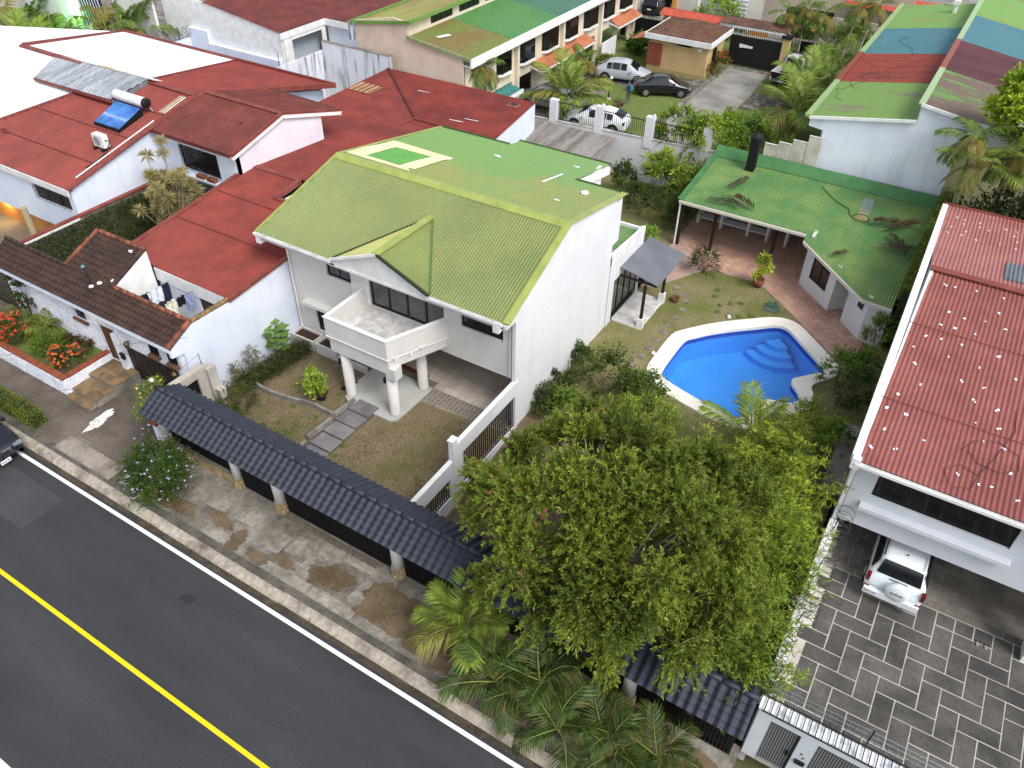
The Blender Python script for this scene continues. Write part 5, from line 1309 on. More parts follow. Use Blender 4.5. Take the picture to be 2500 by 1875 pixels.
owindow(PV, a, b, .75, 1.2, 1.6, 2.3, 1, fr=.05)
part('room_wall', MB().prism([(-2.34, 34.45), (-1.75, 35.0), (-1.65, 34.9), (-2.24, 34.35)], .2, 2.5), M_WALLF, PV)
part('room_wall', MB().prism([(-1.32, 33.38), (-.35, 33.2), (-.35, 33.35), (-1.3, 33.52)], .2, 2.4), M_WALLF, PV)
part('wall_lamp', MB().lathe([(.05, 0), (.06, .1)], (-.75, 33.15, 2.0), 8, 'y'), M_DARK, PV)
# masonry counter at the back
ct_ = thing('counter', 'long white masonry counter with shelf under the pavilion roof', 'counter', (-8.5, 40.2, .2))
part('worktop', MB().box(-11.9, -6.5, 39.95, 40.7, 1.05, 1.13), M_WTRIM, ct_)
part('shelf', MB().box(-11.9, -7.7, 40.05, 40.6, .5, .57), M_WTRIM, ct_)
for x in (-11.8, -10.45, -8.9, -7.8, -6.75): part('upright', MB().box(x, x + .14, 39.9, 40.7, .2, 1.05), M_WTRIM, ct_)
for i, (x, lb) in enumerate(((-10.2, 'small clay pot at the left of the pavilion counter'), (-9.6, 'taller clay pot on the pavilion counter'), (-8.6, 'clay pot at the right of the pavilion counter'))):
    single('clay_pot', MB().lathe([(.08, 0), (.13, .12), (.1, .25 + .05 * i), (.12, .28 + .05 * i)], (x, 40.1, 1.13), 10), M_TERC, lb, 'pot', 'pots on the counter', True)
ch = thing('chimney', 'black metal chimney with cowl above the green pavilion roof', 'chimney', (-9.75, 41.3, 3.3))
part('flue', MB().box(-9.98, -9.52, 41.05, 41.5, 3.2, 5.15), M_BLACK, ch)
part('cowl', MB().lathe([(.36, 0), (.36, .12), (.22, .2), (.06, .32)], (-9.75, 41.28, 5.2), 12), M_BLACK, ch)
part('neck', MB().box(-9.93, -9.57, 41.1, 41.45, 5.15, 5.22), M_BLACK, ch)
# stepped sheet metal screen
sc_ = thing('metal_screen', 'stepped ribbed cream metal screen against the white gable wall', 'screen', (-8, 42.45, 3.3))
M_SHEET = mat('cream_metal', '#cfc9bb', .55, '#b7b0a0', 1.5, fine=.06, streak=('#8f8474', .4, 3))
for x0, x1, z1 in ((-9.52, -8.82, 4.6), (-8.8, -8.1, 4.82), (-8.08, -7.33, 5.1), (-7.31, -6.62, 5.5)):
    part('panel', corr([(x0, 42.42, 3.35), (x1, 42.42, 3.35), (x1, 42.42, z1), (x0, 42.42, z1)], (0, 0, 1), .09, .014, 6), M_SHEET, sc_)
    part('cap', MB().box(x0, x1, 42.39, 42.46, z1, z1 + .03), M_WTRIM, sc_)

# ================================================================ house with the striped roof behind
Q = thing('house', 'white walled house with green, rust and teal striped roof behind the pavilion', 'house', (-3, 50, .1))
part('end_wall', MB().ext([(-6.75, 42.6, .1), (-.35, 42.6, .1), (-.35, 42.6, 6.5), (3.5, 42.6, 6.5), (3.5, 42.6, 7.1), (-.85, 42.6, 7.75), (-2.52, 42.6, 8.0), (-2.52, 42.6, 7.22), (-7.55, 42.6, 6.35), (-7.55, 42.6, 5.95), (-6.75, 42.6, 5.85)], (0, .18, 0)), mat('white_gable', '#e2e6ee', .85, '#d5dae4', .5, fine=.03, bump=.1, streak=('#9a9ca6', .4, 1.4)), Q)
part('stain_band', MB().box(-6.7, -.36, 42.58, 42.597, 3.5, 3.85), mat('mildew', '#c9cad0', .9, '#77737a', 2.2, .48, .66, fine=.25, fscale=9), Q)
part('side_wall', MB().box(-6.85, -6.7, 42.78, 67, .1, 6.4), M_WALL, Q)
part('gap_wall', MB().box(-2.6, -2.5, 42.8, 68, 7.15, 8.0), M_WALL, Q)
def zl(x): return 6.45 + .167 * (x + 7.6)
def zq(x): return 8.1 - .15 * (x + 2.55)
M_S1 = mat('stripe_green', '#6d8c47', .65, '#766462', .35, .56, .68, fine=.15, fscale=6, stretch=(.5, 2.5, 1))
M_S2 = mat('stripe_rust', '#87392b', .7, '#522b27', .6, .5, .7, fine=.25, fscale=6, stretch=(.4, 3, 1))
M_S3 = mat('stripe_teal', '#4a757c', .65, '#43707b', .6, fine=.1, fscale=5)
M_S4 = mat('stripe_green_far', '#6f9550', .65, '#7d8848', .6, .5, .65, fine=.12, fscale=5, stretch=(.5, 2, 1))
M_S5 = mat('stripe_plum', '#5a3236', .7, '#402527', .5, fine=.2, fscale=6, stretch=(.4, 3, 1))
M_S6 = mat('stripe_moss', '#6a5a50', .7, '#5f8a44', .5, .52, .62, fine=.2, fscale=6, stretch=(.5, 3, 1))
for y0, y1, ml, mr in ((42.5, 48.75, M_S1, M_S6), (48.75, 54.75, M_S2, M_S5), (54.75, 61.0, M_S3, M_S3), (61.0, 68, M_S4, M_S4)):
    part('roof_band', corr([(-7.6, y0, zl(-7.6)), (-2.6, y0, zl(-2.6)), (-2.6, y1, zl(-2.6)), (-7.6, y1, zl(-7.6))], (-1, 0, -.167), .2, .01, 4), ml, Q, True)
    part('roof_band', corr([(-2.6, y0, zq(-2.6)), (6, y0, zq(6)), (6, y1, zq(6)), (-2.6, y1, zq(-2.6))], (1, 0, -.15), .2, .01, 4), mr, Q, True)
    cm = M_S4 if ml in (M_S1, M_S3, M_S4) else M_S2
    part('eave_trim', MB().box(-7.85, -7.55, y0, y1 - .005, 6.42, 6.56), mat('trim_' + ml.name, '#87a06c' if cm is M_S4 else '#7a382c', .6, fine=.15), Q)
    part('ridge_cap', MB().box(-2.75, -2.45, y0, y1 - .005, 8.1, 8.16), mat('cap_' + ml.name, '#98b084' if cm is M_S4 else '#8a4c40', .6, fine=.15), Q)
part('gable_trim', strip([(-7.6, 42.5, 6.42), (-2.55, 42.5, 7.27)], .1, .14), M_WTRIM, Q)
part('gable_trim', strip([(-2.6, 42.5, 8.1), (3, 42.5, 7.25)], .12, .14), M_WTRIM, Q)
part('vent_stack', MB().tube([(-4.0, 65.3, 7.0), (-4.0, 65.3, 7.7)], .14, 8).box(-4.2, -3.8, 65.1, 65.5, 7.6, 7.85), M_WTRIM, Q)
for k in range(5):                                                   # loose cables lying on the roof
    x, y = random.uniform(-7, -3.5), random.uniform(43.5, 66); pth = []
    for i in range(9):
        pth.append((x, y, zl(x) + .03)); x = min(-2.8, max(-7.4, x + random.uniform(-.6, .6))); y += random.uniform(.1, 1.0)
    part('cable', MB().tube(pth, .009, 4), M_DARK, Q)

# ================================================================ rear boundary wall with piers and railing
RW = thing('boundary_wall', 'white rear boundary wall with square piers and black railing', 'wall', (-18, 43.2, .1))
part('wall', MB().ext([(-24.6, 43.1, .1), (-9.6, 43.1, .1), (-9.6, 43.1, 3.2), (-14.8, 43.1, 3.0), (-24.6, 43.1, 2.6)], (0, .2, 0)), M_WALL, RW)
part('coping', strip([(-24.6, 43.2, 2.62), (-14.8, 43.2, 3.02), (-9.6, 43.2, 3.22)], .3, .06, .02), mat('mossy_coping', '#c9c6bf', .9, '#8d887e', 1.5, fine=.2), RW)
for x, z1 in ((-23.15, 4.0), (-19.95, 4.22), (-16.6, 4.28), (-13.0, 4.35)):
    part('pier', MB().box(x - .26, x + .26, 43.04, 43.4, 2.4, z1), M_WALL, RW)
    if x > -20: part('pier_lamp', MB().lathe([(.06, 0), (.1, .1), (.02, .2)], (x + .2, 43.2, z1), 8), M_WTRIM, RW)
for x0, x1, z0, z1 in ((-24.6, -23.42, 2.7, 3.85), (-22.88, -20.22, 2.78, 4.0), (-19.68, -16.87, 2.95, 4.1), (-16.33, -13.27, 3.05, 4.15)):
    g = part('railing', MB().box(x0, x1, 43.18, 43.22, z0, z0 + .04).box(x0, x1, 43.18, 43.22, z1 - .15, z1 - .11), M_BLACK, RW)
    n = int((x1 - x0) / .13)
    for i in range(n):
        xx = x0 + (i + .5) * (x1 - x0) / n
        part('bar', MB().box(xx - .011, xx + .011, 43.19, 43.21, z0 + .04, z1), M_BLACK, g)
# grey lean-to in front of it
LT = thing('shed_roof', 'grey corrugated shed roof against the rear boundary wall', 'roof', (-21, 41, 2.3))
part('sheet', corr([(-24.2, 42.95, 2.55), (-18.65, 43.0, 2.6), (-18.25, 40.0, 2.38), (-23.9, 39.4, 2.32)], (0, -1, -.06), .18, .02, 6), mat('weathered_fibre', '#8b8680', .8, '#6b655f', .7, .4, .6, fine=.2, fscale=5, stretch=(3, .3, 1)), LT, True)
part('post', MB().box(-18.4, -18.28, 40.1, 40.22, .1, 2.35), M_DARK, LT)
part('beam', strip([(-24, 39.5, 2.25), (-18.3, 40.08, 2.3)], .06, .1), M_DARK, LT)

# ================================================================ single storey red roof behind the green one
E_ = thing('house', 'single storey house with dark red valley roof behind the green roof', 'house', (-29, 38, .1))
ze_ = lambda x, y: 4.0 + (.03 * (y - 36))
for poly in ([(-35.1, 30.2), (-28.5, 30.2), (-28.5, 35.7), (-35.1, 41.5)], [(-28.5, 35.7), (-22.85, 35.7), (-23.6, 41.6), (-35.1, 41.55)], [(-26.5, 33.2), (-23.45, 33.2), (-22.85, 35.68), (-26.5, 35.68)]):
    z0 = [(x, y, 4.06 + .02 * (y - 36)) for x, y in poly]
    part('roof', corr(z0, (0, 1, .02) if poly[0][0] < -35 else (1, 0, 0), .16, .022, 6), M_REDR3, E_, True)
part('valley', strip([(-35.1, 41.5, 4.18), (-28.5, 35.72, 4.07)], .12, .03, .02), mat('valley_dirt', '#3f211d', .8, fine=.3), E_)
part('patio_curb', strip([(-28.5, 33.3, 4.02), (-28.5, 35.68, 4.05), (-26.5, 35.68, 4.05), (-26.5, 33.3, 4.02)], .12, .16), M_REDTRIM, E_)
for k in range(3): part('patio_bar', MB().box(-28.45, -26.55, 33.9 + k * .6, 33.93 + k * .6, 4.05, 4.08), M_REDTRIM, E_)
part('end_wall', MB().ext([(-22.95, 35.9, .1), (-23.65, 41.6, .1), (-23.65, 41.6, 4.08), (-22.95, 35.9, 3.98)], (-.12, 0, 0)), M_WALLB, E_)
part('rear_wall', MB().box(-35.1, -23.8, 41.45, 41.55, .1, 4.05), M_WALLB, E_)
part('side_wall', MB().box(-35.2, -35.1, 30.2, 41.5, .1, 3.9), M_WALLB, E_)
part('roof_hatch', MB().box(-24.9, -24.2, 40.3, 40.85, 4.1, 4.16).box(-24.8, -24.3, 40.38, 40.77, 4.16, 4.2), mat('hatch', '#9a6a58', .7, fine=.2), E_)
part('roof_hatch', MB().box(-24.78, -24.32, 40.4, 40.75, 4.2, 4.21), M_DARK, E_)
op = part('timber_hatch', MB().box(-34.9, -33.2, 37.2, 38.6, 4.12, 4.16), mat('timber_sheet', '#b58a68', .8, '#9c7456', 3, fine=.15), E_)
for k in range(4): part('batten', MB().box(-34.5 + k * .4, -34.46 + k * .4, 37.2, 38.6, 4.16, 4.19), M_WOOD, op)
for x, y in ((-31, 39.4), (-25.9, 37.2), (-26.6, 36.6)): part('sealant_patch', MB().bar((x, y, 4.14), (x + .9, y + .1, 4.14), .06, .01), M_WTRIM, E_)

# ================================================================ stained white walls and far white house with courtyard
SW = thing('party_wall', 'tall white party wall with black mildew streaks', 'wall', (-38, 41.7, .1))
M_MILD = mat('mildewed_wall', '#d9dbe0', .9, '#c6c8ce', .5, fine=.05, streak=('#3c3a38', 1.6, 3.2), bump=.1)
part('wall', MB().box(-41.0, -34.95, 41.65, 41.85, .1, 4.92), M_MILD, SW)
part('wall', MB().box(-41.15, -41.0, 36.75, 41.9, .1, 4.3), M_MILD, SW)
part('coping', MB().box(-41.0, -34.95, 41.62, 41.88, 4.922, 4.96), M_CONC, SW)
FH = thing('house', 'white far house with deep red roof round an inner courtyard', 'house', (-48, 48, .1))
zf_ = lambda x: 4.93 + .13 * (-44.7 - x)
part('roof', corr([(-52.3, 41.3, zf_(-52.3)), (-44.6, 41.3, zf_(-44.6)), (-44.6, 46, zf_(-44.6)), (-44.6, 62, zf_(-44.6)), (-52.3, 62, zf_(-52.3))], (1, 0, -.13), .2, .01, 4), M_REDR2, FH, True)
part('roof', corr([(-44.6, 46, 4.92), (-38.5, 46, 4.92), (-38.5, 62, 5.6), (-44.6, 62, 5.6)], (0, -1, -.04), .2, .01, 4), M_REDR2, FH, True)
part('long_wall', MB().ext([(-57.1, 41.4, .1), (-44.7, 41.4, .1), (-44.7, 41.4, 4.88), (-52.3, 41.4, 5.88), (-57.1, 41.4, 5.88)], (0, .15, 0)), M_WTRIM, FH)
part('side_wall', MB().wall('x', -44.75, .1, 41.6, 46, .1, 4.85, [(42.4, 45.6, 2.3, 4.2)]), M_WTRIM, FH)
part('shade_wall', MB().box(-45.6, -45.5, 42.2, 46, .1, 4.6), mat('panel_door', '#a9b2b8', .7, fine=.05), FH)
part('court_wall', MB().box(-44.6, -38.5, 46.2, 46.35, .1, 4.8), M_WALLB, FH)
part('eave_fascia', MB().box(-44.65, -38.5, 45.9, 45.98, 4.45, 4.9).box(-44.68, -44.6, 41.3, 45.9, 4.45, 4.9), M_WTRIM, FH)
part('court_window', MB().box(-41.5, -39.5, 46.15, 46.19, 3.4, 4.3), M_PANE, FH)
part('skylight', MB().box(-51.5, -50.2, 44.8, 45.8, 5.75, 5.85), mat('pale_green', '#a9bfae', .5), FH)
CW = thing('courtyard_wall', 'blue white courtyard wall topped with coiled razor wire', 'wall', (-50, 41, .1))
part('wall', MB().box(-54.5, -54.3, 30, 43.2, .1, 3.1).box(-52.2, -44.8, 41.0, 41.38, .1, 3.05).box(-54.3, -52.2, 41.1, 41.38, .1, 3.9), M_WALLB, CW)
def coil(a, b, r_, turns, thick=.012, seg=10):
    a = Vector(a); b = Vector(b); d = (b - a); u = d.normalized(); s = Vector((0, 0, 1)); w = u.cross(s).normalized()
    n = turns * seg
    return MB().tube([a + d * (i / n) + (s * math.sin(6.283 * i / seg) + w * math.cos(6.283 * i / seg)) * r_ for i in range(n + 1)], thick, 3, False)
M_WIRE = mat('razor_wire', '#8d9094', .4, metal=.7, fine=.1)
part('razor_coil', coil((-54.4, 36, 3.55), (-54.4, 43, 3.55), .38, 18, .015, 9), M_WIRE, CW)
for y in (37.5, 40.2, 43.0): part('bracket', MB().tube([(-54.4, y, 3.1), (-54.4, y, 4.1)], .03, 5), M_DARK, CW)
for x, y in ((-44, 40.2), (-41.2, 41.0)): part('bracket', MB().tube([(x, y, 3.0), (x, y, 4.0)], .025, 5), M_DARK, CW)
# green lit wall and stair far left
GL = thing('lit_wall', 'white wall washed with green light at the far left', 'wall', (-64, 39.5, .1))
part('wall', MB().box(-100, -65.05, 39.4, 39.6, .1, 9).box(-65.05, -62.7, 39.4, 39.6, .1, 2.72), M_WTRIM, GL)
part('wall', MB().box(-61.9, -57.0, 40.4, 40.6, .1, 9), M_WTRIM, GL)
sg = part('slatted_screen', MB().box(-65.05, -62.2, 39.62, 39.66, 2.75, 9), mat('dark_green_metal', '#12332b', .5), GL)
for k in range(16): part('slat', MB().bar((-65.0 + k * .18, 39.55, 2.76), (-65.6 + k * .18, 39.55, 9), .05), M_WALLB if k % 2 else M_DARK, sg)
gl_ = thing('green_lamp', 'bright green wall lamp on the far left white wall', 'lamp', (-64.6, 39.2, 4))
part('lamp_head', MB().lathe([(.08, 0), (.1, .12)], (-65.6, 39.25, 3.7), 8), emat('green_bulb', '#9dff7a', 12), gl_)
gd_ = bpy.data.lights.new('green_light', 'POINT'); gd_.energy = 130; gd_.color = (.25, 1, .3); gd_.shadow_soft_size = .15
go = bpy.data.objects.new('green_light', gd_); COL.objects.link(go); go.location = (-65.6, 38.9, 3.6)

# ================================================================ row of town houses
T = thing('town_houses', 'cream row of town houses with green roof and dark bay windows', 'town houses', (-31, 55, .1))
M_CRM = mat('cream_wall', '#d9cdb8', .85, '#cfc2ab', .6, fine=.04, streak=('#a89a84', .4, 2.))
XT = -29.6
def zt(x): return 5.5 + .125 * (-28.95 - x)
wn_ = [(46.5, 48.5), (49.4, 51.75), (52.8, 55.3), (56.2, 58.5), (59.5, 62.0), (62.7, 65.1), (66.2, 68.7)]
gar = [(43.5, 48.6), (49.5, 51.6), (54.3, 55.4), (56.3, 61.8), (63.2, 65.4), (66.2, 68.4)]
part('facade', MB().wall('x', XT, -.18, 42.6, 69.2, .1, 5.5, [(a, b, 3.3, 4.6) for a, b in wn_] + [(a, b, .12, 2.3) for a, b in gar]), M_CRM, T)
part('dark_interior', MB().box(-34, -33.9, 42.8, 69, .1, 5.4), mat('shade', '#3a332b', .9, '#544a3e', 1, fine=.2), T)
part('upper_floor', MB().box(-33.9, XT - .19, 42.8, 69, 2.35, 2.6), M_CRM, T)
for a, b in wn_:
    # three sided bay: side lights angled, white sill
    x1 = XT + .28; c0, c1 = a + .45, b - .45
    bay = [(XT, a), (x1, c0), (x1, c1), (XT, b)]
    f = part('bay_window', MB().prism([(XT - .05, a), (x1, c0), (x1, c1), (XT - .05, b), (XT - .05, b - .04), (x1 - .05, c1 - .03), (x1 - .05, c0 + .03), (XT - .05, a + .04)], 4.52, 4.6), M_FRAME, T)
    for p, q in zip(bay[:-1], bay[1:]):
        M_, ln = wall_frame(p, q)
        part('pane', xf(MB().box(.02, ln - .02, .0, .02, 3.34, 4.54), M_), M_PANE, f)
        part('mullion', xf(MB().box(0, .05, -.02, .04, 3.3, 4.56).box(ln - .05, ln, -.02, .04, 3.3, 4.56), M_), M_FRAME, f)
    part('sill', MB().prism([(XT, a - .05), (x1 + .08, c0 - .02), (x1 + .08, c1 + .02), (XT, b + .05)], 3.14, 3.3), M_WTRIM, f)
for y in (49.0, 55.75, 62.35, 69.1):
    part('pillar', MB().box(XT - .1, XT + .3, y - .14, y + .14, .1, 5.4), M_CRM, T)
M_TCAN = mat('canopy_tile', '#b0704e', .8, '#9a5c3e', 1.5, fine=.15, fscale=9)
for a, b in ((51.2, 59.9), (64.4, 69.0)):
    c = part('canopy', MB().ext([(XT, a, 2.55), (XT + 1.0, a, 2.3), (XT + 1.0, b, 2.3), (XT, b, 2.55)], (0, 0, .14)), M_WTRIM, T)
    part('canopy_tiles', corr([(XT, a, 2.9), (XT + 1.0, a, 2.47), (XT + 1.0, b, 2.47), (XT, b, 2.9)], (1, 0, -.4), .25, .03, 6), M_TCAN, c, True)
part('brown_door', MB().box(XT - .16, XT - .1, 52.2, 53.05, .12, 2.2), M_DOORW, T)
for a, b, m in ((42.45, 47.7, M_GRN_O), (47.7, 54.3, M_GRN_T), (54.3, 69.4, M_TEAL)):
    part('roof', corr([(-28.95, a, zt(-28.95)), (-34, a, zt(-34)), (-34, b, zt(-34)), (-28.95, b, zt(-28.95))], (1, 0, -.125), .2, .008, 4), m, T, True)
part('fascia', MB().box(-29.0, -28.88, 42.4, 69.4, 5.0, 5.56), M_WTRIM, T)
part('soffit', MB().box(XT, -29.0, 42.5, 69.3, 5.02, 5.08), M_WTRIM, T)
part('end_wall', MB().ext([(-38.4, 42.5, .1), (XT, 42.5, .1), (XT, 42.5, 5.5), (-34, 42.5, 6.1), (-34, 42.5, 7.0), (-35.2, 42.5, 7.15), (-38.4, 42.5, 6.5)], (0, .18, 0)), mat('pinkish_plaster', '#d2c0ae', .9, '#c3ae9a', .7, fine=.08, streak=('#9a8a7c', .4, 1.6)), T)
part('clerestory', MB().wall('x', -34.05, -.12, 42.7, 69, 6.1, 7.0, [(a, a + 2.6, 6.3, 6.85) for a in (45.2, 48.6, 52, 55.4, 58.8)]), M_CRM, T)
for a in (45.2, 48.6, 52, 55.4, 58.8): window(T, 'x', -34.05, a, a + 2.6, 6.3, 6.85, 4, out=1, rec=.03)
part('upper_roof', corr([(-33.7, 42.4, 7.08), (-38.6, 42.4, 6.35), (-38.6, 69, 6.35), (-33.7, 69, 7.08)], (-1, 0, -.15), .2, .008, 4), mat('far_olive_roof', '#8f9446', .6, '#8d7c48', .8, .45, .6, fine=.18, stretch=(1, .3, 1)), T, True)
part('upper_trim', MB().box(-33.75, -33.6, 42.3, 69, 6.98, 7.2).box(-38.75, -38.55, 42.3, 69, 6.2, 6.5), mat('moss_trim', '#6b8a40', .7, '#577a38', 2, fine=.2), T)
part('verge_trim', strip([(-33.8, 42.42, 7.06), (-38.6, 42.42, 6.36)], .12, .2), bpy.data.materials['moss_trim'], T)
part('verge_trim', strip([(-28.95, 42.42, 5.5), (-34, 42.42, 6.13)], .14, .2), mat('grey_green_trim', '#8d9a72', .8, '#6f7a58', 2, fine=.2), T)
part('skylight', MB().bar((-32.6, 43.9, zt(-32.6) + .04), (-32.3, 44.9, zt(-32.3) + .04), .35, .03), M_WTRIM, T)
part('concrete_cheek', MB().box(-39.0, -38.4, 42.35, 43.3, 5.2, 6.4), M_MILD, T)
part('garden_screen', MB().box(-29.0, -28.9, 61.9, 64.6, .1, 1.7), M_WALL, T)
part('low_canopy', corr([(-30.6, 46.3, 2.35), (-28.6, 46.3, 2.0), (-28.6, 48.4, 2.0), (-30.6, 48.4, 2.35)], (1, 0, -.2), .2, .03, 6), mat('teal_tiles', '#3f7f78', .5, '#356e68', 2, fine=.1), T)
part('low_canopy_edge', MB().box(-28.62, -28.55, 46.2, 48.5, 1.75, 2.02), M_WTRIM, T)

# ================================================================ guard house, gates and walls at the end of the drive
GH = thing('guard_house', 'small beige guard house with brown tiled roof and white fascia', 'guard house', (-22.5, 64.8, .2))
M_BEI = mat('beige_wall', '#c2a878', .85, '#b59a6a', .8, fine=.05)
part('wall', MB().box(-25.1, -20.1, 62.7, 66.6, .1, 2.75), M_BEI, GH)
part('base_course', MB().box(-25.13, -20.07, 62.67, 66.63, .1, .42), mat('beige_base', '#a88f62', .85, fine=.08), GH)
part('brick_panel', MB().box(-25.15, -23.9, 62.62, 62.69, .6, 2.3), mat('brick_red', '#8a4a34', .85, '#74402e', 4, fine=.25, fscale=10), GH)
part('window', MB().box(-22.75, -21.45, 62.66, 62.72, 2.4, 2.68), M_PANE, GH)
part('number_plate', MB().box(-20.9, -20.6, 62.67, 62.7, 2.2, 2.45), M_WTRIM, GH)
part('door', MB().box(-20.11, -20.05, 64.0, 64.9, .2, 2.2), M_BLACK, GH)
part('fascia', MB().box(-25.45, -19.75, 62.35, 62.45, 2.65, 3.05).box(-19.85, -19.75, 62.45, 67.6, 2.65, 3.05).box(-25.45, -25.35, 62.45, 67.6, 2.65, 3.05), M_WTRIM, GH)
M_OLDT = mat('old_tile', '#6b4c3c', .9, '#4e382e', 1.6, fine=.3, fscale=5, bump=.3)
apx = (-22.5, 65.6, 3.75)
for a, b in (((-25.35, 62.45), (-19.85, 62.45)), ((-19.85, 62.45), (-19.85, 67.6)), ((-25.35, 67.6), (-25.35, 62.45))):
    part('roof_slope', corr([(a[0], a[1], 3.02), (b[0], b[1], 3.02), apx], (apx[0] - (a[0] + b[0]) / 2, apx[1] - (a[1] + b[1]) / 2, .7), .22, .035, 6), M_OLDT, GH)
part('canopy', MB().ext([(-26.6, 62.4, 2.35), (-25.5, 62.4, 2.62), (-25.5, 64.5, 2.62), (-26.6, 64.5, 2.35)], (0, 0, .06)), M_TCAN, GH)
GT = thing('driveway_gate', 'black sheet metal driveway gate below a tiled lintel', 'gate', (-17.7, 67.3, .2))
part('leaf', MB().box(-19.8, -15.55, 67.25, 67.32, .35, 2.6), M_BLACK, GT)
part('white_panel', MB().ext([(-18.95, 67.2, 1.75), (-17.85, 67.2, 1.8), (-17.85, 67.2, 1.95), (-18.95, 67.2, 2.05)], (0, .03, 0)), M_WTRIM, GT)
part('rail', MB().box(-19.8, -15.4, 67.2, 67.26, 2.72, 2.78).box(-19.8, -15.4, 67.2, 67.26, 3.22, 3.28), M_WTRIM, GT)
for k in range(26): part('spike', MB().bar((-19.7 + k * .167, 67.22, 2.6), (-19.85 + k * .175, 67.1, 3.3), .03), M_DARK, GT)
part('pillar', MB().box(-15.5, -14.95, 67.1, 67.6, .2, 3.0), M_BEI, GT)
part('pillar_cap', MB().box(-15.6, -14.85, 67.0, 67.7, 3.0, 3.25), M_DARK, GT)
part('tiled_lintel', corr([(-21.2, 68.0, 3.2), (-15.3, 68.0, 3.2), (-15.3, 69.3, 3.45), (-21.2, 69.3, 3.45)], (0, -1, -.2), .22, .04, 6), M_OLDT, GT)
part('tiled_lintel', corr([(-21.2, 70.4, 3.15), (-15.3, 70.4, 3.15), (-15.3, 69.3, 3.45), (-21.2, 69.3, 3.45)], (0, 1, -.2), .22, .04, 6), M_OLDT, GT)
part('lintel_beam', MB().box(-21.2, -15.3, 68.1, 68.3, 2.9, 3.15), M_WTRIM, GT)
part('ramp_grid', MB().box(-19.6, -15.9, 66.6, 67.2, .2, .23), M_COB, GT)
RT = thing('tiled_wall', 'wall with bright red tiled coping behind the guard house', 'wall', (-24, 69, .2))
part('wall', MB().box(-26.6, -21.3, 69.0, 69.2, .1, 3.0), M_BEI, RT)
part('tile_coping', corr([(-26.7, 68.2, 2.95), (-21.25, 68.2, 2.95), (-21.25, 69.2, 3.3), (-26.7, 69.2, 3.3)], (0, -1, -.3), .22, .04, 6), mat('new_red_tile', '#b5523c', .7, '#a24632', 2, fine=.12), RT)
part('tile_coping', corr([(-26.7, 70.2, 2.95), (-21.25, 70.2, 2.95), (-21.25, 69.2, 3.3), (-26.7, 69.2, 3.3)], (0, 1, -.3), .22, .04, 6), bpy.data.materials['new_red_tile'], RT)
BF = thing('metal_fence', 'black sheet fence with spikes left of the guard house', 'fence', (-28, 70, .2))
part('sheet', MB().box(-31, -26.6, 69.95, 70.0, .1, 1.9), M_BLACK, BF)
for k in range(22): part('spike', MB().box(-31 + k * .2, -30.97 + k * .2, 69.96, 69.99, 1.9, 2.2), M_DARK, BF)
BF2 = thing('metal_fence', 'black sheet gate right of the beige pillar', 'fence', (-13.8, 71, .2))
part('sheet', MB().box(-15.0, -12.0, 70.95, 71.0, .1, 2.0), M_BLACK, BF2)
for k in range(15): part('spike', MB().box(-15 + k * .2, -14.97 + k * .2, 70.96, 70.99, 2.0, 2.25), M_DARK, BF2)
# houses across the far street
H1 = thing('house', 'grey garage house far across the rear street', 'house', (-16, 79, .1))
M_GRYH = mat('grey_house', '#b3a898', .85, '#a3988a', .5, fine=.08)
part('facade', MB().wall('y', 78.5, .2, -20.5, -8, .1, 5, [(-19.2, -14.2, .1, 2.6)]), M_GRYH, H1)
part('garage_back', MB().box(-19.5, -14, 83, 83.2, .1, 3), M_DARK, H1)
part('roof', corr([(-13.5, 77.8, 3.6), (-6, 77.8, 3.6), (-6, 80, 4.2), (-13.5, 80, 4.2)], (0, -1, -.3), .25, .03, 5), bpy.data.materials['new_red_tile'], H1)
part('side_wall', MB().box(-14, -8, 77.0, 77.2, .1, 2.6), mat('pink_grey_wall', '#b8a8a0', .9, fine=.06), H1)
H2 = thing('house', 'pale house with white slatted gate behind the shrubs', 'house', (-26, 80, .1))
part('facade', MB().wall('y', 78.5, .2, -34, -20.6, .1, 6, [(-33, -29.5, .1, 2.9), (-26.0, -22.0, .2, 3.2)]), mat('ochre_trim_wall', '#d8d4cc', .85, '#c9c4ba', .6, fine=.05), H2)
g = part('gate', MB().box(-26.0, -22.0, 78.3, 78.36, .2, 3.2), mat('pale_blue_metal', '#c9d3dc', .6), H2)
for k in range(8): part('slat', MB().box(-25.95, -22.05, 78.24, 78.3, .3 + k * .36, .42 + k * .36), M_WTRIM, g)
part('dark_bay', MB().box(-33, -29.5, 80.5, 80.6, .1, 2.9), M_DARK, H2)
part('pillar', MB().box(-29.4, -29.0, 78.1, 78.5, .1, 4), mat('amber_trim', '#c9934a', .8), H2)
part('pillar', MB().lathe([(.18, 0), (.18, 4.5)], (-26.6, 77.6, .1), 10), M_WTRIM, H2)
part('low_wall', MB().box(-21, -19.2, 76.6, 76.8, .1, 1.2), bpy.data.materials['amber_trim'], H2)
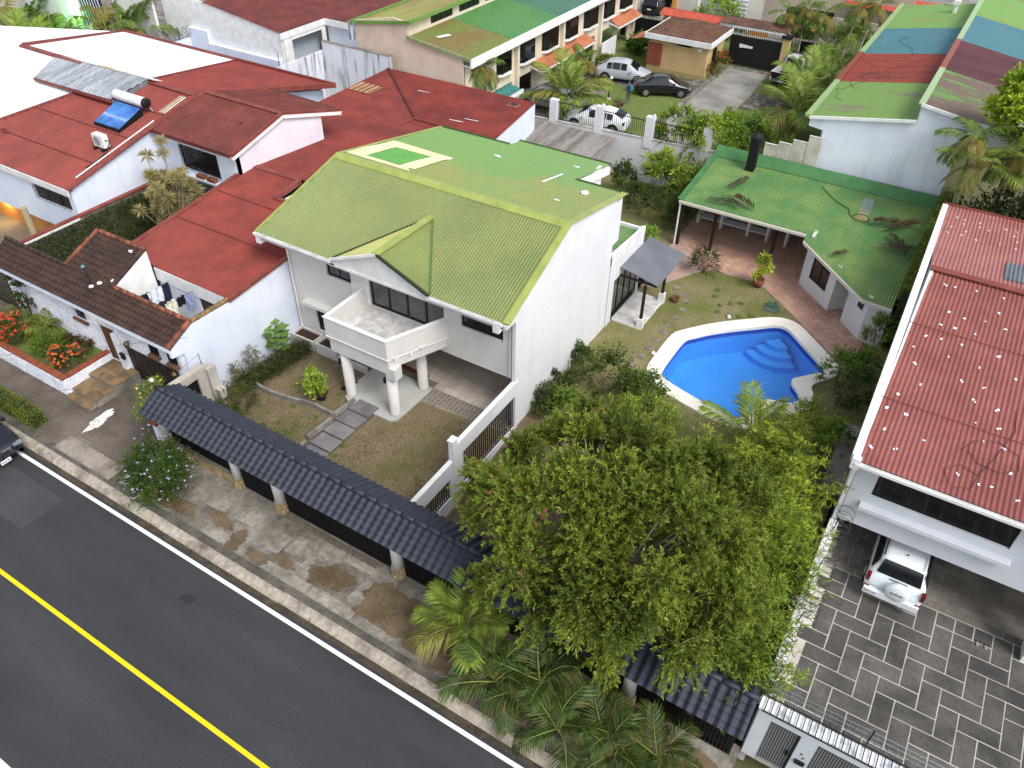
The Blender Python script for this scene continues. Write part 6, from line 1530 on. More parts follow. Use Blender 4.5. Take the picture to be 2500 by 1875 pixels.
# ================================================================ right neighbour: faded red roof, car port and paved forecourt
RH = thing('house', 'white house with faded red ribbed roof and car port on the right', 'house', (4, 27, .15))
def z1(y): return 5.2 + .0815 * (y - 19.55)
def z2(y): return 6.1 - .09 * (y - 30.6)
RX0, RX1 = .42, 14
f1 = part('roof', corr([(RX0, 19.5, z1(19.5)), (RX1, 19.5, z1(19.5)), (RX1, 30.5, z1(30.5)), (RX0, 30.5, z1(30.5))], (0, -1, -.08), .15, .02, 6), M_PINKR, RH, True)
f2 = part('rear_roof', corr([(RX0 - .05, 30.62, 6.16), (RX1, 30.62, 6.16), (RX1, 38.1, z2(38.1) + .06), (RX0 - .4, 38.0, z2(38.) + .06)], (0, 1, -.09), .15, .02, 6), M_PINKR2, RH, True)
part('ridge_cap', MB().box(RX0, RX1, 30.38, 30.72, 6.16, 6.21), M_REDTRIM, f1)
part('lap_seam', strip([(RX0, 26.9, z1(26.9)), (6.5, 26.9, z1(26.9))], .03, .012, .022), M_REDTRIM, f1)
part('lap_seam', strip([(RX0, 22.6, z1(22.6)), (7, 22.6, z1(22.6))], .03, .012, .022), M_REDTRIM, f1)
part('clear_sheet', corr([(2.9, 31.3, 6.13), (5.0, 31.3, 6.13), (5.0, 33.0, 5.98), (2.9, 33.0, 5.98)], (0, 1, -.09), .15, .02, 6), mat('grey_sheet', '#66707a', .3, '#59626c', 1.5, fine=.1), f2)
sp = MB()
for j, y in enumerate(np.arange(20.35, 30, .86)):                    # dabs of white sealant on the fixings
    for i in range(13):
        x = .75 + i * .56 + random.uniform(-.14, .14) + (j % 2) * .2
        if random.random() < .38: continue
        yy = y + random.uniform(-.12, .12)
        for q in range(random.choice((1, 2, 2))):
            n = 9; bl = blob(x + random.uniform(-.08, .08) * q, yy + random.uniform(-.08, .08) * q, random.uniform(.02, .05), random.uniform(.035, .075), 0, n, .5)
            sp.add([(p[0], p[1], z1(p[1]) + .023) for p in bl], [tuple(range(n))])
for j, y in enumerate((34.6, 35.3, 36.0, 36.6)):
    for i in range(9):
        if random.random() < .35: continue
        x = .6 + i * .5 + random.uniform(-.1, .1); bl = blob(x, y + random.uniform(-.1, .1), .06, .05, 0, 7, .4)
        sp.add([(p[0], p[1], z2(p[1]) + .085) for p in bl], [tuple(range(7))])
part('sealant', sp, mat('sealant', '#ece9ee', .7, fine=.03), f1, kind='stuff')
for pth in ([(3.0, 21.4), (3.3, 22.0), (3.9, 22.3), (4.5, 22.0), (4.6, 21.4), (4.1, 21.0), (3.5, 21.1), (3.2, 21.5)], [(2.9, 19.9), (2.7, 20.4), (3.1, 20.8), (3.6, 20.6), (3.5, 20.0), (3.0, 19.8)], [(3.6, 20.6), (3.9, 21.5), (4.3, 23.0), (4.2, 24.0)]):
    part('cable', MB().tube([(x, y, z1(y) + .035) for x, y in pth], .01, 4), M_DARK, f1)
part('wall', MB().ext([(RX0, 19.8, .1), (RX0, 38.0, .1), (RX0, 38.0, 5.4), (RX0, 30.6, 6.12), (RX0, 19.8, 5.2)], (.13, 0, 0)), mat('bright_white_wall', '#e2e2e2', .7, '#d8d9da', .5, fine=.02), RH)
part('upper_wall', MB().wall('y', 19.78, .15, RX0 + .14, RX1, 2.38, 5.1, [(1.18, 5.1, 3.78, 4.68)]), mat('cool_grey_wall', '#c9cdd2', .85, '#bec3c9', .5, fine=.03, streak=('#a3a8ae', .3, 2)), RH)
window(RH, 'y', 19.78, 1.18, 5.1, 3.78, 4.68, 4, fr=.05)
part('window_ledge', MB().box(1.0, 5.3, 19.5, 19.777, 3.3, 3.44), bpy.data.materials['cool_grey_wall'], RH)
part('gutter', tube_gutter(RX0, RX1, 19.5, 5.16, .14, .1), M_WTRIM, RH)
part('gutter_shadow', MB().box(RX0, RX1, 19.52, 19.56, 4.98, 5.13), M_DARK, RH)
part('corner_downpipe', MB().box(.3, .55, 19.4, 19.6, 4.9, 5.3), M_WTRIM, RH)
part('rear_gutter', MB().box(RX0 - .4, RX1, 38.02, 38.12, 5.4, 5.56), M_REDTRIM, RH)
part('carport_ceiling', MB().box(RX0 + .14, RX1, 19.95, 27, 2.4, 2.6), M_WALLF, RH)
part('carport_wall', MB().box(RX0 + .14, RX1, 26.5, 26.7, .1, 2.4), M_WALLF, RH)
part('column', MB().box(6.85, 7.3, 19.2, 19.9, .1, 2.4), M_WTRIM, RH)
part('parapet', MB().ext([(.25, 19.6, 5.0), (-.05, 38, 5.2), (-.05, 38, 5.52), (.05, 30.6, 6.22), (.25, 19.6, 5.3)], (.24, 0, 0)), bpy.data.materials['bright_white_wall'], RH)
part('flat_slab', MB().box(-.3, .41, 21.5, 25.5, 1.5, 1.62), M_CONC, RH)
# forecourt paving
FC = struct('forecourt', MB().box(.45, 14, 12.2, 27, -.3, .13), mat('pale_joint', '#c4beb3', .92, '#a59f94', 1.2, fine=.1))
M_PAV = mat('stone_paver', '#5f5c57', .9, '#454340', .8, .36, .64, fine=.25, fscale=10, bump=.2, rnd=.2)
u_ = .56
pm = mesh('paver', MB().box(-u_ + .022, u_ - .022, -u_ / 2 + .022, u_ / 2 - .022, 0, .022), M_PAV)
pl3 = []
for x in range(-3, 13):
    for y in range(-8, 6):
        t_ = (x + y - 2) % 4
        if t_ == 0: cx, cy, rz = x + 1, y + .5, 0
        elif t_ == 2: cx, cy, rz = x + .5, y + 1, 90
        else: continue
        X_, Y_ = 1.6 + cx * u_, 16.38 + cy * u_
        if .9 < X_ < 8.6 and 12.6 < Y_ < 19.35: pl3.append(Matrix.Translation((X_, Y_, .122)) @ Matrix.Rotation(R(rz), 4, 'Z'))
pieces('paver', pm, pl3, FC)
cells = set()
for M__ in pl3:
    p = M__.to_translation(); hz = abs(M__[0][0]) > .5
    for s_ in (-.28, .28): cells.add((round((p.x + (s_ if hz else 0) - 1.6) / u_ - .5), round((p.y + (0 if hz else s_) - 16.38) / u_ - .5)))
ph = mesh('paver', MB().box(-u_ / 2 + .022, u_ / 2 - .022, -u_ / 2 + .022, u_ / 2 - .022, 0, .022), M_PAV)
half = [Matrix.Translation((1.6 + (x + .5) * u_, 16.38 + (y + .5) * u_, .118)) for x in range(-1, 12) for y in range(-7, 6) if (x, y) not in cells]
pieces('paver', ph, half, FC)
pm2 = mesh('paver', MB().box(-.275, .275, -.135, .135, 0, .025), mat('carport_paver', '#7a746c', .85, '#645f58', 1.5, fine=.2, fscale=12, rnd=.15))
pieces('paver', pm2, [Matrix.Translation((.9 + i * .57 + (j % 2) * .28, 19.9 + j * .285, .122)) for j in range(14) for i in range(11)], FC)
# boundary wall with razor wire
BW = thing('boundary_wall', 'low white boundary wall with razor wire beside the paved forecourt', 'wall', (.5, 16, .1))
part('wall', MB().box(.42, .62, 12.3, 19.75, -.9, 2.18), mat('weathered_white', '#d9dbdc', .85, '#b0b2b2', 1.2, .45, .65, fine=.12), BW)
part('coping', MB().box(.38, .66, 12.3, 19.75, 2.182, 2.24), M_WTRIM, BW)
part('razor_coil', coil((.75, 15.0, 2.65), (.75, 20.6, 2.9), .27, 22, .011, 12), mat('dark_wire', '#4f5254', .4, metal=.6), BW)
part('razor_coil', coil((.52, 12.4, 2.42), (.52, 15.2, 2.5), .15, 16, .011, 10), bpy.data.materials['dark_wire'], BW)
for y in (13.2, 15.2, 17.4, 19.2): part('bracket', MB().tube([(.55, y, 2.2), (.62, y, 2.95)], .018, 5), M_DARK, BW)
part('coil_hoop', coil((.45, 15.5, 2.4), (.6, 16.1, 2.5), .34, 3, .02, 14), mat('pale_wire', '#b9b4b4', .4, metal=.5), BW)
FW = thing('gate_wall', 'white street wall with grey slatted gates, wall spikes and number 77', 'wall', (3, 12.2, .1))
M_FW = mat('street_wall', '#d5dadd', .85, '#c6ccd0', .7, fine=.03, streak=('#a3abae', .3, 2.))
part('wall', MB().wall('y', 12.02, .22, .45, 9, .05, 2.5, [(.82, 1.62, .05, 2.2), (2.05, 5.6, .05, 2.2)]), M_FW, FW)
part('coping', MB().box(.42, 9, 12.0, 12.36, 2.502, 2.57), mat('peeling_cope', '#eef0f3', .7, '#b4bac2', 3, .5, .62, fine=.1), FW)
for x0, x1 in ((.82, 1.62), (2.05, 5.6)):
    g = part('gate', MB().box(x0, x1, 12.13, 12.16, .1, 2.2), mat('gate_backing', '#3a3c3e', .6), FW) if x0 < 1 else part('gate', MB().box(x0, x1, 12.13, 12.16, .1, 2.2), bpy.data.materials['gate_backing'], FW)
    n = int((x1 - x0) / .068)
    for k in range(n): part('slat', MB().box(x0 + k * .068, x0 + k * .068 + .045, 12.1, 12.13, .1, 2.19), mat('grey_slat', '#77787a', .5, fine=.06) if 'grey_slat' not in bpy.data.materials else bpy.data.materials['grey_slat'], g)
part('latch', MB().box(1.45, 1.52, 12.05, 12.1, .95, 1.15), M_BLACK, FW)
rk = part('spike_rack', MB().box(.5, 9, 11.9, 11.93, 2.62, 2.65).box(.5, 9, 12.36, 12.39, 2.62, 2.65), M_DARK, FW)
for k in range(52):
    x = .55 + k * .163
    part('rung', MB().box(x, x + .025, 11.93, 12.36, 2.625, 2.645), M_DARK, rk)
    part('spike', MB().tube([(x, 12.38, 2.63), (x + random.uniform(-.03, .03), 12.45, 2.95), (x, 12.52 + random.uniform(-.02, .04), 3.02)], .009, 4), M_WIRE, rk)
for x in (3.0, 5.6): part('mast', MB().tube([(x, 12.4, 2.5), (x + .02, 12.45, 3.3)], .022, 6), M_DARK, FW)
for z in (2.75, 2.95, 3.15): part('wire', MB().tube([(.6, 12.45, z), (3.0, 12.45, z + .08), (9, 12.45, z + .1)], .006, 3), M_WIRE, FW)
part('letter_slot', MB().box(1.72, 1.98, 11.97, 12.02, .95, 1.12), M_DARK, FW)
def text_part(s, size, M, m, parent, name='lettering', ext_=.004):
    c = bpy.data.curves.new('t', 'FONT'); c.body = s; c.size = size; c.align_x = 'CENTER'; c.align_y = 'CENTER'; c.extrude = ext_
    o = bpy.data.objects.new('t', c)
    me = bpy.data.meshes.new_from_object(o)
    me.transform(M); me.materials.clear(); me.materials.append(m)
    q = bpy.data.objects.new(name, me); link(q, parent)
    bpy.data.objects.remove(o); return q
UP = Matrix.Rotation(R(90), 4, 'X')
for dx, dz in ((1.8, 1.42), (1.88, 1.27)): text_part('7', .16, Matrix.Translation((dx, 12.012, dz)) @ UP, M_DARK, FW, 'number')
# slippers on the forecourt
for x, lb in ((5.66, 'left one of a pair of grey slippers on the paving'), (5.9, 'right one of a pair of grey slippers on the paving')):
    s = thing('slipper', lb, 'slipper', (x, 19.15, .15), 'pair of slippers')
    part('sole', MB().prism([(x + .05 * math.cos(a) * (1.1 if math.sin(a) > 0 else .85), 19.15 + .14 * math.sin(a)) for a in np.linspace(0, 6.1, 14)], .152, .175), mat('grey_sole', '#8d8784', .8) if 'grey_sole' not in bpy.data.materials else bpy.data.materials['grey_sole'], s)
    part('strap', MB().tube([(x - .055, 19.2, .17), (x, 19.21, .23), (x + .055, 19.2, .17)], .018, 6), M_DARK, s)
# retaining strip at the pool garden edge
bs = thing('planting_box', 'low red brick planting box at the pavilion corner', 'planter', (-.5, 32.6, .2))
part('wall', MB().box(-1.0, -.3, 32.35, 32.43, .1, .4).box(-1.0, -.92, 32.43, 33.0, .1, .4), mat('brick_box', '#9a5540', .85, '#82432f', 4, fine=.2), bs)
part('soil', MB().box(-.92, -.3, 32.43, 33.0, .1, .34), M_DIRT, bs)
# ================================================================ the big bottlebrush tree
def big_tree():
    c = np.array((-4.9, 14.0, 4.0)); rad = np.array((4.25, 3.8, 3.1))
    t = thing('bottlebrush_tree', 'broad feathery bottlebrush tree with small red flowers over the street canopy', 'tree', (-4.6, 13.6, -.5))
    base = Vector((-4.6, 13.6, -.55)); fork = Vector((-4.7, 13.7, 1.5))
    part('trunk', MB().tube([base, base.lerp(fork, .5) + Vector((.06, -.04, 0)), fork], [.3, .24, .2], 10), M_BARK, t, True)
    limbs = MB(); twm = MB()
    # boughs end in distinct clumps; every clump throws arching sprays outward and up
    K = 112
    d = sphere_dirs(K * 4); d = d[d[:, 2] > -.5][:K]
    vw = np.array((.3, -.6, .75)); d[:34] = vw + rng.normal(size=(34, 3)) * .6; d /= np.linalg.norm(d, axis=1, keepdims=True)
    rho = .62 + .38 * rng.random(K) ** .6; rho[:34] = rng.uniform(.6, 1., 34)
    tips = c + d * rad * (rho * (1 + .12 * np.sin(d[:, 0] * 5 + 1) * np.cos(d[:, 1] * 4.3)))[:, None]
    Ps, Ds, Ts, Fl = [], [], [], []
    for i in range(K):
        tp = Vector(tips[i]); mid = fork.lerp(tp, .55) + Vector((0, 0, .35))
        if i % 2 == 0: limbs.tube([fork, mid, tp], [.06, .03, .012], 5, False)
        out = Vector(d[i]); ctone = rng.random(); size = rng.uniform(.75, 1.2)
        for k in range(64):
            v = Vector(rng.normal(size=3)); v.normalize()
            dr = (v * .9 + out * .55 + Vector((0, 0, .45))).normalized()
            ln = rng.uniform(.45, .88) * size; b0 = tp + v * (rng.uniform(.03, .28) * size)
            pts = [b0 + dr * (ln * q) - Vector((0, 0, .3 * ln * q * q * (1.15 - dr.z))) for q in np.linspace(0, 1, 6)]
            if k % 6 == 0: twm.tube([tp, pts[1], pts[4]], [.012, .009, .004], 3, False)
            tone = np.clip(ctone * .65 + rng.random() * .35, 0, 1)
            nl = 38
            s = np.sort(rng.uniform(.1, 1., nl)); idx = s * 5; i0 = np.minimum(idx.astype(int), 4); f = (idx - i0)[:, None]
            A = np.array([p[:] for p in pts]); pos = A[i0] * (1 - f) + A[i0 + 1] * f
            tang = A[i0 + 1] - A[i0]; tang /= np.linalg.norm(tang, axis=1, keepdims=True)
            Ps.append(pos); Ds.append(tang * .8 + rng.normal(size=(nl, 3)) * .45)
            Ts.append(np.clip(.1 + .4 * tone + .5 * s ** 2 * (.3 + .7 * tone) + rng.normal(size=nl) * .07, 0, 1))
            if d[i][0] < -.2 and rng.random() < .06: Fl.append((pts[4], pts[5]))
    P = np.concatenate(Ps); D = np.concatenate(Ds); T_ = np.concatenate(Ts); n = len(P)
    part('bough', limbs, M_BARKP, t, True)
    part('twig', twm, mat('twig', '#9c9272', .9, fine=.1), t, kind='stuff')
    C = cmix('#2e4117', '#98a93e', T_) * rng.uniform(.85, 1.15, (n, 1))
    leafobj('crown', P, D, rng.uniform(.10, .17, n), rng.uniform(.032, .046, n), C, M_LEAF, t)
    FP = []; FD = []
    for a, b in Fl:
        ax = np.array((b - a).normalized()[:]); 
        for k in range(34):
            FP.append(np.array(a[:]) + ax * rng.uniform(0, .16)); v = rng.normal(size=3); v -= ax * v.dot(ax); FD.append(v / np.linalg.norm(v))
    FP = np.array(FP); FD = np.array(FD)
    leafobj('flower', FP, FD, np.full(len(FP), .055), np.full(len(FP), .016), cmix('#a8404a', '#c46a64', rng.random(len(FP))), M_LEAF, t)
big_tree()

# ================================================================ bamboo along the right boundary
def bamboo(label, cx, cy, zb, h, r_, n_culm, tw=34, cols=('#33491a', '#9fb838'), grp='bamboo along the boundary'):
    t = thing('bamboo_clump', label, 'bamboo', (cx, cy, zb), grp)
    cul = MB(); Ps, Ds, Ts = [], [], []
    for i in range(n_culm):
        a = rng.uniform(0, 6.28); q = math.sqrt(rng.random()) * r_
        b = Vector((cx + math.cos(a) * q * .6, cy + math.sin(a) * q * .6, zb))
        hh = h * rng.uniform(.55, 1.05); ln = Vector((math.cos(a) * q * .55 + rng.normal() * .12, math.sin(a) * q * .55 + rng.normal() * .12, 0))
        top = b + Vector((0, 0, hh)) + ln
        pts = [b, b.lerp(top, .5) - ln * .12, top, top + ln * .35 + Vector((0, 0, -.05))]
        cul.tube(pts, [.022, .018, .01, .004], 5, False)
        tone = rng.random()
        for k in range(tw):
            s = rng.uniform(.28, 1.08)
            p = Vector(b).lerp(top, s) - ln * (.4 * s * (1 - s)) if s < 1 else top + ln * .3 * (s - 1)
            dr = Vector(rng.normal(size=3)); dr.z = abs(dr.z) * .35 + .15; dr.normalize()
            L_ = rng.uniform(.35, .7) * (1.25 - .55 * s)
            nl = 11; u = rng.uniform(.2, 1, nl)
            pos = np.array(p[:]) + np.array(dr[:]) * (u * L_)[:, None]; pos[:, 2] -= .35 * L_ * u ** 2
            dd = np.array(dr[:]) * .6 + rng.normal(size=(nl, 3)) * .5; dd[:, 2] -= .25
            Ps.append(pos); Ds.append(dd); Ts.append(np.clip(.15 + .35 * tone + .55 * max(0, s - .55) / .5 * rng.random() + rng.normal(size=nl) * .1, 0, 1))
    P = np.concatenate(Ps); D = np.concatenate(Ds); T_ = np.concatenate(Ts); n = len(P)
    part('culm', cul, mat('culm', '#8a9440', .6, '#6f7d34', 3, fine=.1) if 'culm' not in bpy.data.materials else bpy.data.materials['culm'], t)
    leafobj('foliage', P, D, rng.uniform(.13, .22, n), rng.uniform(.025, .04, n), cmix(cols[0], cols[1], T_) * rng.uniform(.85, 1.15, (n, 1)), M_LEAF, t)
bamboo('bamboo clump nearest the street, drooping over the forecourt wall', -1.0, 13.6, -.7, 4.6, 1.9, 46)
bamboo('dense middle bamboo clump between tree and forecourt wall', -1.2, 16.4, -.4, 4.7, 1.9, 50)
bamboo('yellow tipped bamboo clump below the faded red roof', -1.4, 18.8, -.1, 4.3, 1.8, 44, cols=('#3f571c', '#b4c43c'))
bamboo('lighter bamboo clump behind the bottlebrush crown', -4.0, 18.6, -.1, 3.4, 1.8, 34, cols=('#3f571c', '#b4c43c'))
bamboo('short feathery bamboo at the pool coping', -1.8, 22.3, .15, 2.9, 1.4, 26, cols=('#4a6420', '#c0cc48'))
bamboo('thin bamboo shoots drooping at the forecourt wall end', -.7, 12.9, -.7, 3.9, 1.0, 22, cols=('#2c4016', '#7f9a34'))
# dark wet hollow behind the canopy
shrub('shrub', 'dark ground shrub in the hollow behind the tiled canopy', 'shrub', (-3.2, 12.9, .4), (1.6, .5, .9), 2500, (.12, .05), ('#27331a', '#4a5a26'))

# ================================================================ palms
FA = [frond_mesh('frond', 2.3, .55, 34, .66, .075, ('#4a6a26', '#9cb048'), .9, .5, s, .45) for s in (1, 2, 3)] + [frond_mesh('frond', 2.1, .9, 30, .62, .07, ('#5a6a26', '#a0a04a'), .6, .3, 9, .6, .25)]
FB = [frond_mesh('frond', 2.0, .75, 34, .62, .075, ('#3a5822', '#7f9840'), .9, .4, s, .6) for s in (4, 5)] + [frond_mesh('frond', 2.0, 1.0, 30, .6, .07, ('#6a6a30', '#94843f'), .6, .2, 6, .7, .3)]
FF = [frond_mesh('frond', 1.9, .8, 36, .55, .042, ('#263c18', '#546c2e'), .95, .4, s, .65, .05) for s in (31, 32, 33)]
FC_ = [frond_mesh('frond', 1.9, .8, 20, .6, .085, ('#456022', '#8c9a3e'), .8, .4, s, .7, .12) for s in (7, 8)]
palm('palm', 'bushy palm at the verge with bright upright fronds beside the bottlebrush tree', (-7.9, 10.7, .12), 1.0, 15, FA, elev=(88, 15), scale=.85)
palm('palm', 'drooping palm at the kerb under the bottlebrush tree', (-5.7, 10.1, .12), 1.0, 22, FF, trunks=2, spread=.4, elev=(75, -20), scale=.95)
palm('palm', 'dark green verge palm below the tiled canopy, left of the last two', (-3.5, 9.8, .12), .9, 20, FF, trunks=2, spread=.4, elev=(78, -10), scale=.85)
palm('palm', 'broad verge palm nearest the white street wall', (-2.0, 10.0, .12), .8, 18, FF, trunks=2, spread=.4, elev=(78, -10), scale=.8)
palm('palm', 'young palm leaning over the near pool edge', (-3.2, 23.3, .15), .9, 8, FA, elev=(80, 20), scale=1.05)
palm('palm', 'wide yellow green palm on the lawn behind the railing', (-25.7, 50.2, .15), 1.2, 18, FA, elev=(80, -5), scale=1.45)
palm('palm', 'coconut palm at the corner of the town houses', (-29.3, 44.6, .15), 4.3, 14, FB, elev=(60, -35), scale=.8, tr=(.13, .1))
palm('palm', 'small dark palm before the town house canopy', (-27.9, 56.4, .15), 1.9, 12, FB, elev=(65, -20), scale=.8)
palm('palm', 'orange tinged palm beside the striped roof', (-10.6, 54.6, .15), 2.0, 18, FA, elev=(75, -20), scale=1.5)
palm('palm', 'bushy palm beside the white pickup', (-11.6, 62.5, .15), 1.8, 24, FA, trunks=3, spread=.7, elev=(75, -10), scale=1.35)
palm('palm', 'palm at the striped roof edge behind the pickup', (-10.6, 67.6, .15), 1.8, 14, FA, trunks=2, spread=.5, elev=(75, -10))
palm('palm', 'slender tall palm left of the beige pillar', (-16.2, 69.4, .15), 4.0, 11, FB, (.0, .6), (.09, .06), elev=(60, -30), scale=.85)
palm('palm', 'slender tall palm just right of the beige pillar', (-14.7, 69.6, .15), 4.3, 11, FB, (-.2, .8), (.09, .06), elev=(60, -30), scale=.85)
palm('palm', 'slender tall palm over the rear black gate', (-13.7, 69.8, .15), 4.2, 11, FB, (.2, .6), (.09, .06), elev=(60, -30), scale=.85)
palm('palm', 'tall leaning palm near the far hedge, left one', (-11.6, 71.8, .15), 4.6, 10, FB, (.3, .6), (.09, .06), elev=(60, -30), scale=.85)
palm('palm', 'tall leaning palm near the far hedge, right one', (-10.6, 72.3, .15), 4.8, 10, FB, (.5, .6), (.09, .06), elev=(60, -30), scale=.85)
for i, (x, y, h, lx) in enumerate(((.62, 40.8, 7.6, -.45), (1.05, 40.2, 6.9, -.15), (1.75, 41.0, 7.2, .3), (2.35, 40.4, 7.4, .4), (3.1, 41.0, 7.6, .3))):
    palm('palm', ('slim palm nearest the white gable wall, fronds over it', 'slim palm second from the white gable wall', 'slim middle palm of the group behind the faded roof', 'slim palm fourth from the white gable wall', 'outermost slim palm at the right picture edge')[i],
         (x, y, .1), h, 10, FA if i % 2 else FB, (lx, -.3), (.09, .06), 'slim palms behind the faded red roof', elev=(60, -30), scale=.85)
for i, (x, y, h) in enumerate(((-72, 38.2, 2.6), (-68.0, 36.6, 1.0), (-65.2, 36.4, .7), (-61.0, 39.4, 3.4), (-59.2, 39.0, 3.6))):
    palm('palm', ('dark palm in the far left corner', 'low palm mass left of the green light', 'low palm below the green light', 'tall palm before the slatted screen', 'tall palm right of the slatted screen')[i], (x, y, .1), h, 18, FA if i in (1, 2) else FB, trunks=3, spread=.9, elev=(75, -25), scale=1.5)
# dracaena with pale spiky heads
dr = thing('dracaena_tree', 'tall dracaena with pale spiky leaf rosettes between the red roofs', 'dracaena', (-33.4, 21.6, .1))
mbk = MB(); HP = []
heads = [(-33.6 + rng.normal() * .7, 21.9 + rng.normal() * .6, rng.uniform(2.4, 4.9)) for _ in range(46)] + [(-33.6, 22.3, 6.2), (-34.6, 22.0, 5.4), (-33.5, 22.2, 5.7), (-32.6, 21.8, 4.9), (-34.1, 21.7, 4.6)]
P, D, T_ = [], [], []
for hx in heads:
    b = Vector((-33.4 + rng.normal() * .15, 21.6 + rng.normal() * .15, .1)); e = Vector(hx)
    mbk.tube([b, b.lerp(e, .5) + Vector((rng.normal() * .1, rng.normal() * .1, .2)), e], [.05, .035, .02], 5, False)
    k = 90; dd = sphere_dirs(k); dd[:, 2] = dd[:, 2] * .8 + .35
    P.append(np.tile(np.array(hx), (k, 1)) + dd * .03); D.append(dd); T_.append(np.clip(rng.random() * .5 + rng.random(k) * .5, 0, 1))
P = np.concatenate(P); D = np.concatenate(D); T_ = np.concatenate(T_)
part('stem', mbk, M_BARKP, dr)
leafobj('foliage', P, D, rng.uniform(.34, .52, len(P)), np.full(len(P), .05), cmix('#86774c', '#bdb27c', T_), M_LEAF, dr, fold=.15)

# ================================================================ shrubs and flower plants
shrub('flowering_shrub', 'rounded verge shrub covered in small white and lilac flowers', 'shrub', (-21.0, 10.0, 1.15), (1.2, .95, 1.05), 9500, (.09, .05), ('#243a14', '#557026'), n_cl=40, flowers=(120, .055, ('#e6e3f2', '#a79ad6')))
shrub('ixora', 'orange red flowering ixora at the left end of the planter', 'shrub', (-33.1, 12.3, 1.3), (.8, .6, .55), 1600, (.1, .045), ('#2a3f18', '#4f6426'), flowers=(110, .11, ('#c8402a', '#e06a3a')))
shrub('ixora', 'orange flowering ixora beside the steps end of the planter', 'shrub', (-29.7, 12.45, 1.15), (.62, .5, .42), 1300, (.1, .045), ('#2a3f18', '#4f6426'), flowers=(90, .1, ('#dd5a2c', '#ee8a4a')))
shrub('clipped_shrub', 'clipped green ball shrub between the two orange ixoras', 'shrub', (-31.0, 12.5, 1.2), (.72, .62, .52), 5200, (.06, .035), ('#44601c', '#7d9432'), n_cl=60, spread=.9, upness=.6)
shrub('bougainvillea', 'dark bougainvillea climbing at the stone front with a few pink flowers', 'shrub', (-33.9, 13.5, 2.1), (.8, .35, 1.1), 2400, (.09, .05), ('#2b3d18', '#4c6024'), flowers=(20, .07, ('#c0486a', '#d87a94')))
palm('cycad', 'feathery cycad behind the left ixora', (-33.5, 13.0, .8), .3, 9, FC_, elev=(60, 5), scale=.55, cat='cycad')
palm('cycad', 'feathery cycad near the small barred window', (-32.2, 13.2, .8), .4, 10, FC_, elev=(65, 5), scale=.55, cat='cycad')
shrub('shrub', 'brownish low shrub along the stone front by the steps', 'shrub', (-30.1, 13.3, 1.05), (1.1, .3, .3), 1400, (.09, .04), ('#3f3a1e', '#6f5a34'))
def hedge(name, label, x0, x1, y0, y1, z0, z1, n, cols, lf=(.06, .035)):
    t = thing(name, label, 'hedge', ((x0 + x1) / 2, (y0 + y1) / 2, z0))
    part('core', MB().box(x0 + .1, x1 - .1, y0 + .1, y1 - .1, z0, z1 - .1), mat('hedge_core', '#26301a', .95) if 'hedge_core' not in bpy.data.materials else bpy.data.materials['hedge_core'], t)
    a = np.array([(x1 - x0) * (y1 - y0), (x1 - x0) * (z1 - z0), (x1 - x0) * (z1 - z0), (y1 - y0) * (z1 - z0), (y1 - y0) * (z1 - z0)]); k = rng.choice(5, n, p=a / a.sum())
    u = rng.random((n, 3)); P = np.column_stack([x0 + (x1 - x0) * u[:, 0], y0 + (y1 - y0) * u[:, 1], z0 + (z1 - z0) * u[:, 2]])
    nrm = np.array([(0, 0, 1), (0, -1, 0), (0, 1, 0), (-1, 0, 0), (1, 0, 0)])[k]
    P[k == 0, 2] = z1; P[k == 1, 1] = y0; P[k == 2, 1] = y1; P[k == 3, 0] = x0; P[k == 4, 0] = x1
    P -= nrm * (np.abs(rng.normal(size=n)) * .06)[:, None]; P += rng.normal(size=P.shape) * .012
    T_ = np.clip(.5 + .25 * np.sin(P[:, 0] * 3) * np.sin(P[:, 1] * 4 + P[:, 2] * 3) + rng.normal(size=n) * .25, 0, 1)
    leafobj('foliage', P, nrm * .6 + rng.normal(size=(n, 3)) * .6, rng.uniform(.7, 1.3, n) * lf[0], rng.uniform(.7, 1.3, n) * lf[1], cmix(cols[0], cols[1], T_), M_LEAF, t)
hedge('clipped_hedge', 'low box clipped hedge beside the dark parked car', -40, -27.95, 9.35, 10.0, .12, .82, 15000, ('#44561c', '#8a9432'))
# front yard planting
mg = np.column_stack([np.linspace(-22.35, -22.75, 60), np.linspace(19.0, 15.4, 60)])
t = thing('border_planting', 'dark strap leaved border along the bluish white wall', 'plants', (-22.7, 17.3, .2))
n = 9000; k = rng.integers(0, 60, n); P = np.column_stack([mg[k] + rng.normal(size=(n, 2)) * (.24, .1), rng.uniform(.2, .75, n)])
D = rng.normal(size=(n, 3)) * .7; D[:, 2] = abs(D[:, 2])
leafobj('foliage', P, D, rng.uniform(.15, .3, n), rng.uniform(.015, .03, n), cmix('#28301c', '#57622f', rng.random(n)), M_LEAF, t, fold=.3)
part('stem', MB().tube([(-22.6, 18.8, .2), (-22.7, 17, .4), (-22.75, 15.5, .3)], .02, 4), M_BARK, t)
shrub('shrub', 'straggly dark bush at the street end of the border', 'shrub', (-22.0, 14.6, .75), (.75, .8, .6), 2600, (.12, .03), ('#2f3a1c', '#6b7434'))
shrub('shrub', 'thin wispy bush in the middle of the border', 'shrub', (-22.75, 16.2, 1.0), (.45, .9, .75), 1300, (.14, .022), ('#4a4f2a', '#7d7a44'))
pp_ = thing('broadleaf_plant', 'young papaya like plant with large leaves against the bluish wall', 'plant', (-23.1, 18.2, .2))
part('stem', MB().tube([(-23.1, 18.2, .2), (-23.12, 18.2, 1.5)], .025, 6), M_BARKP, pp_)
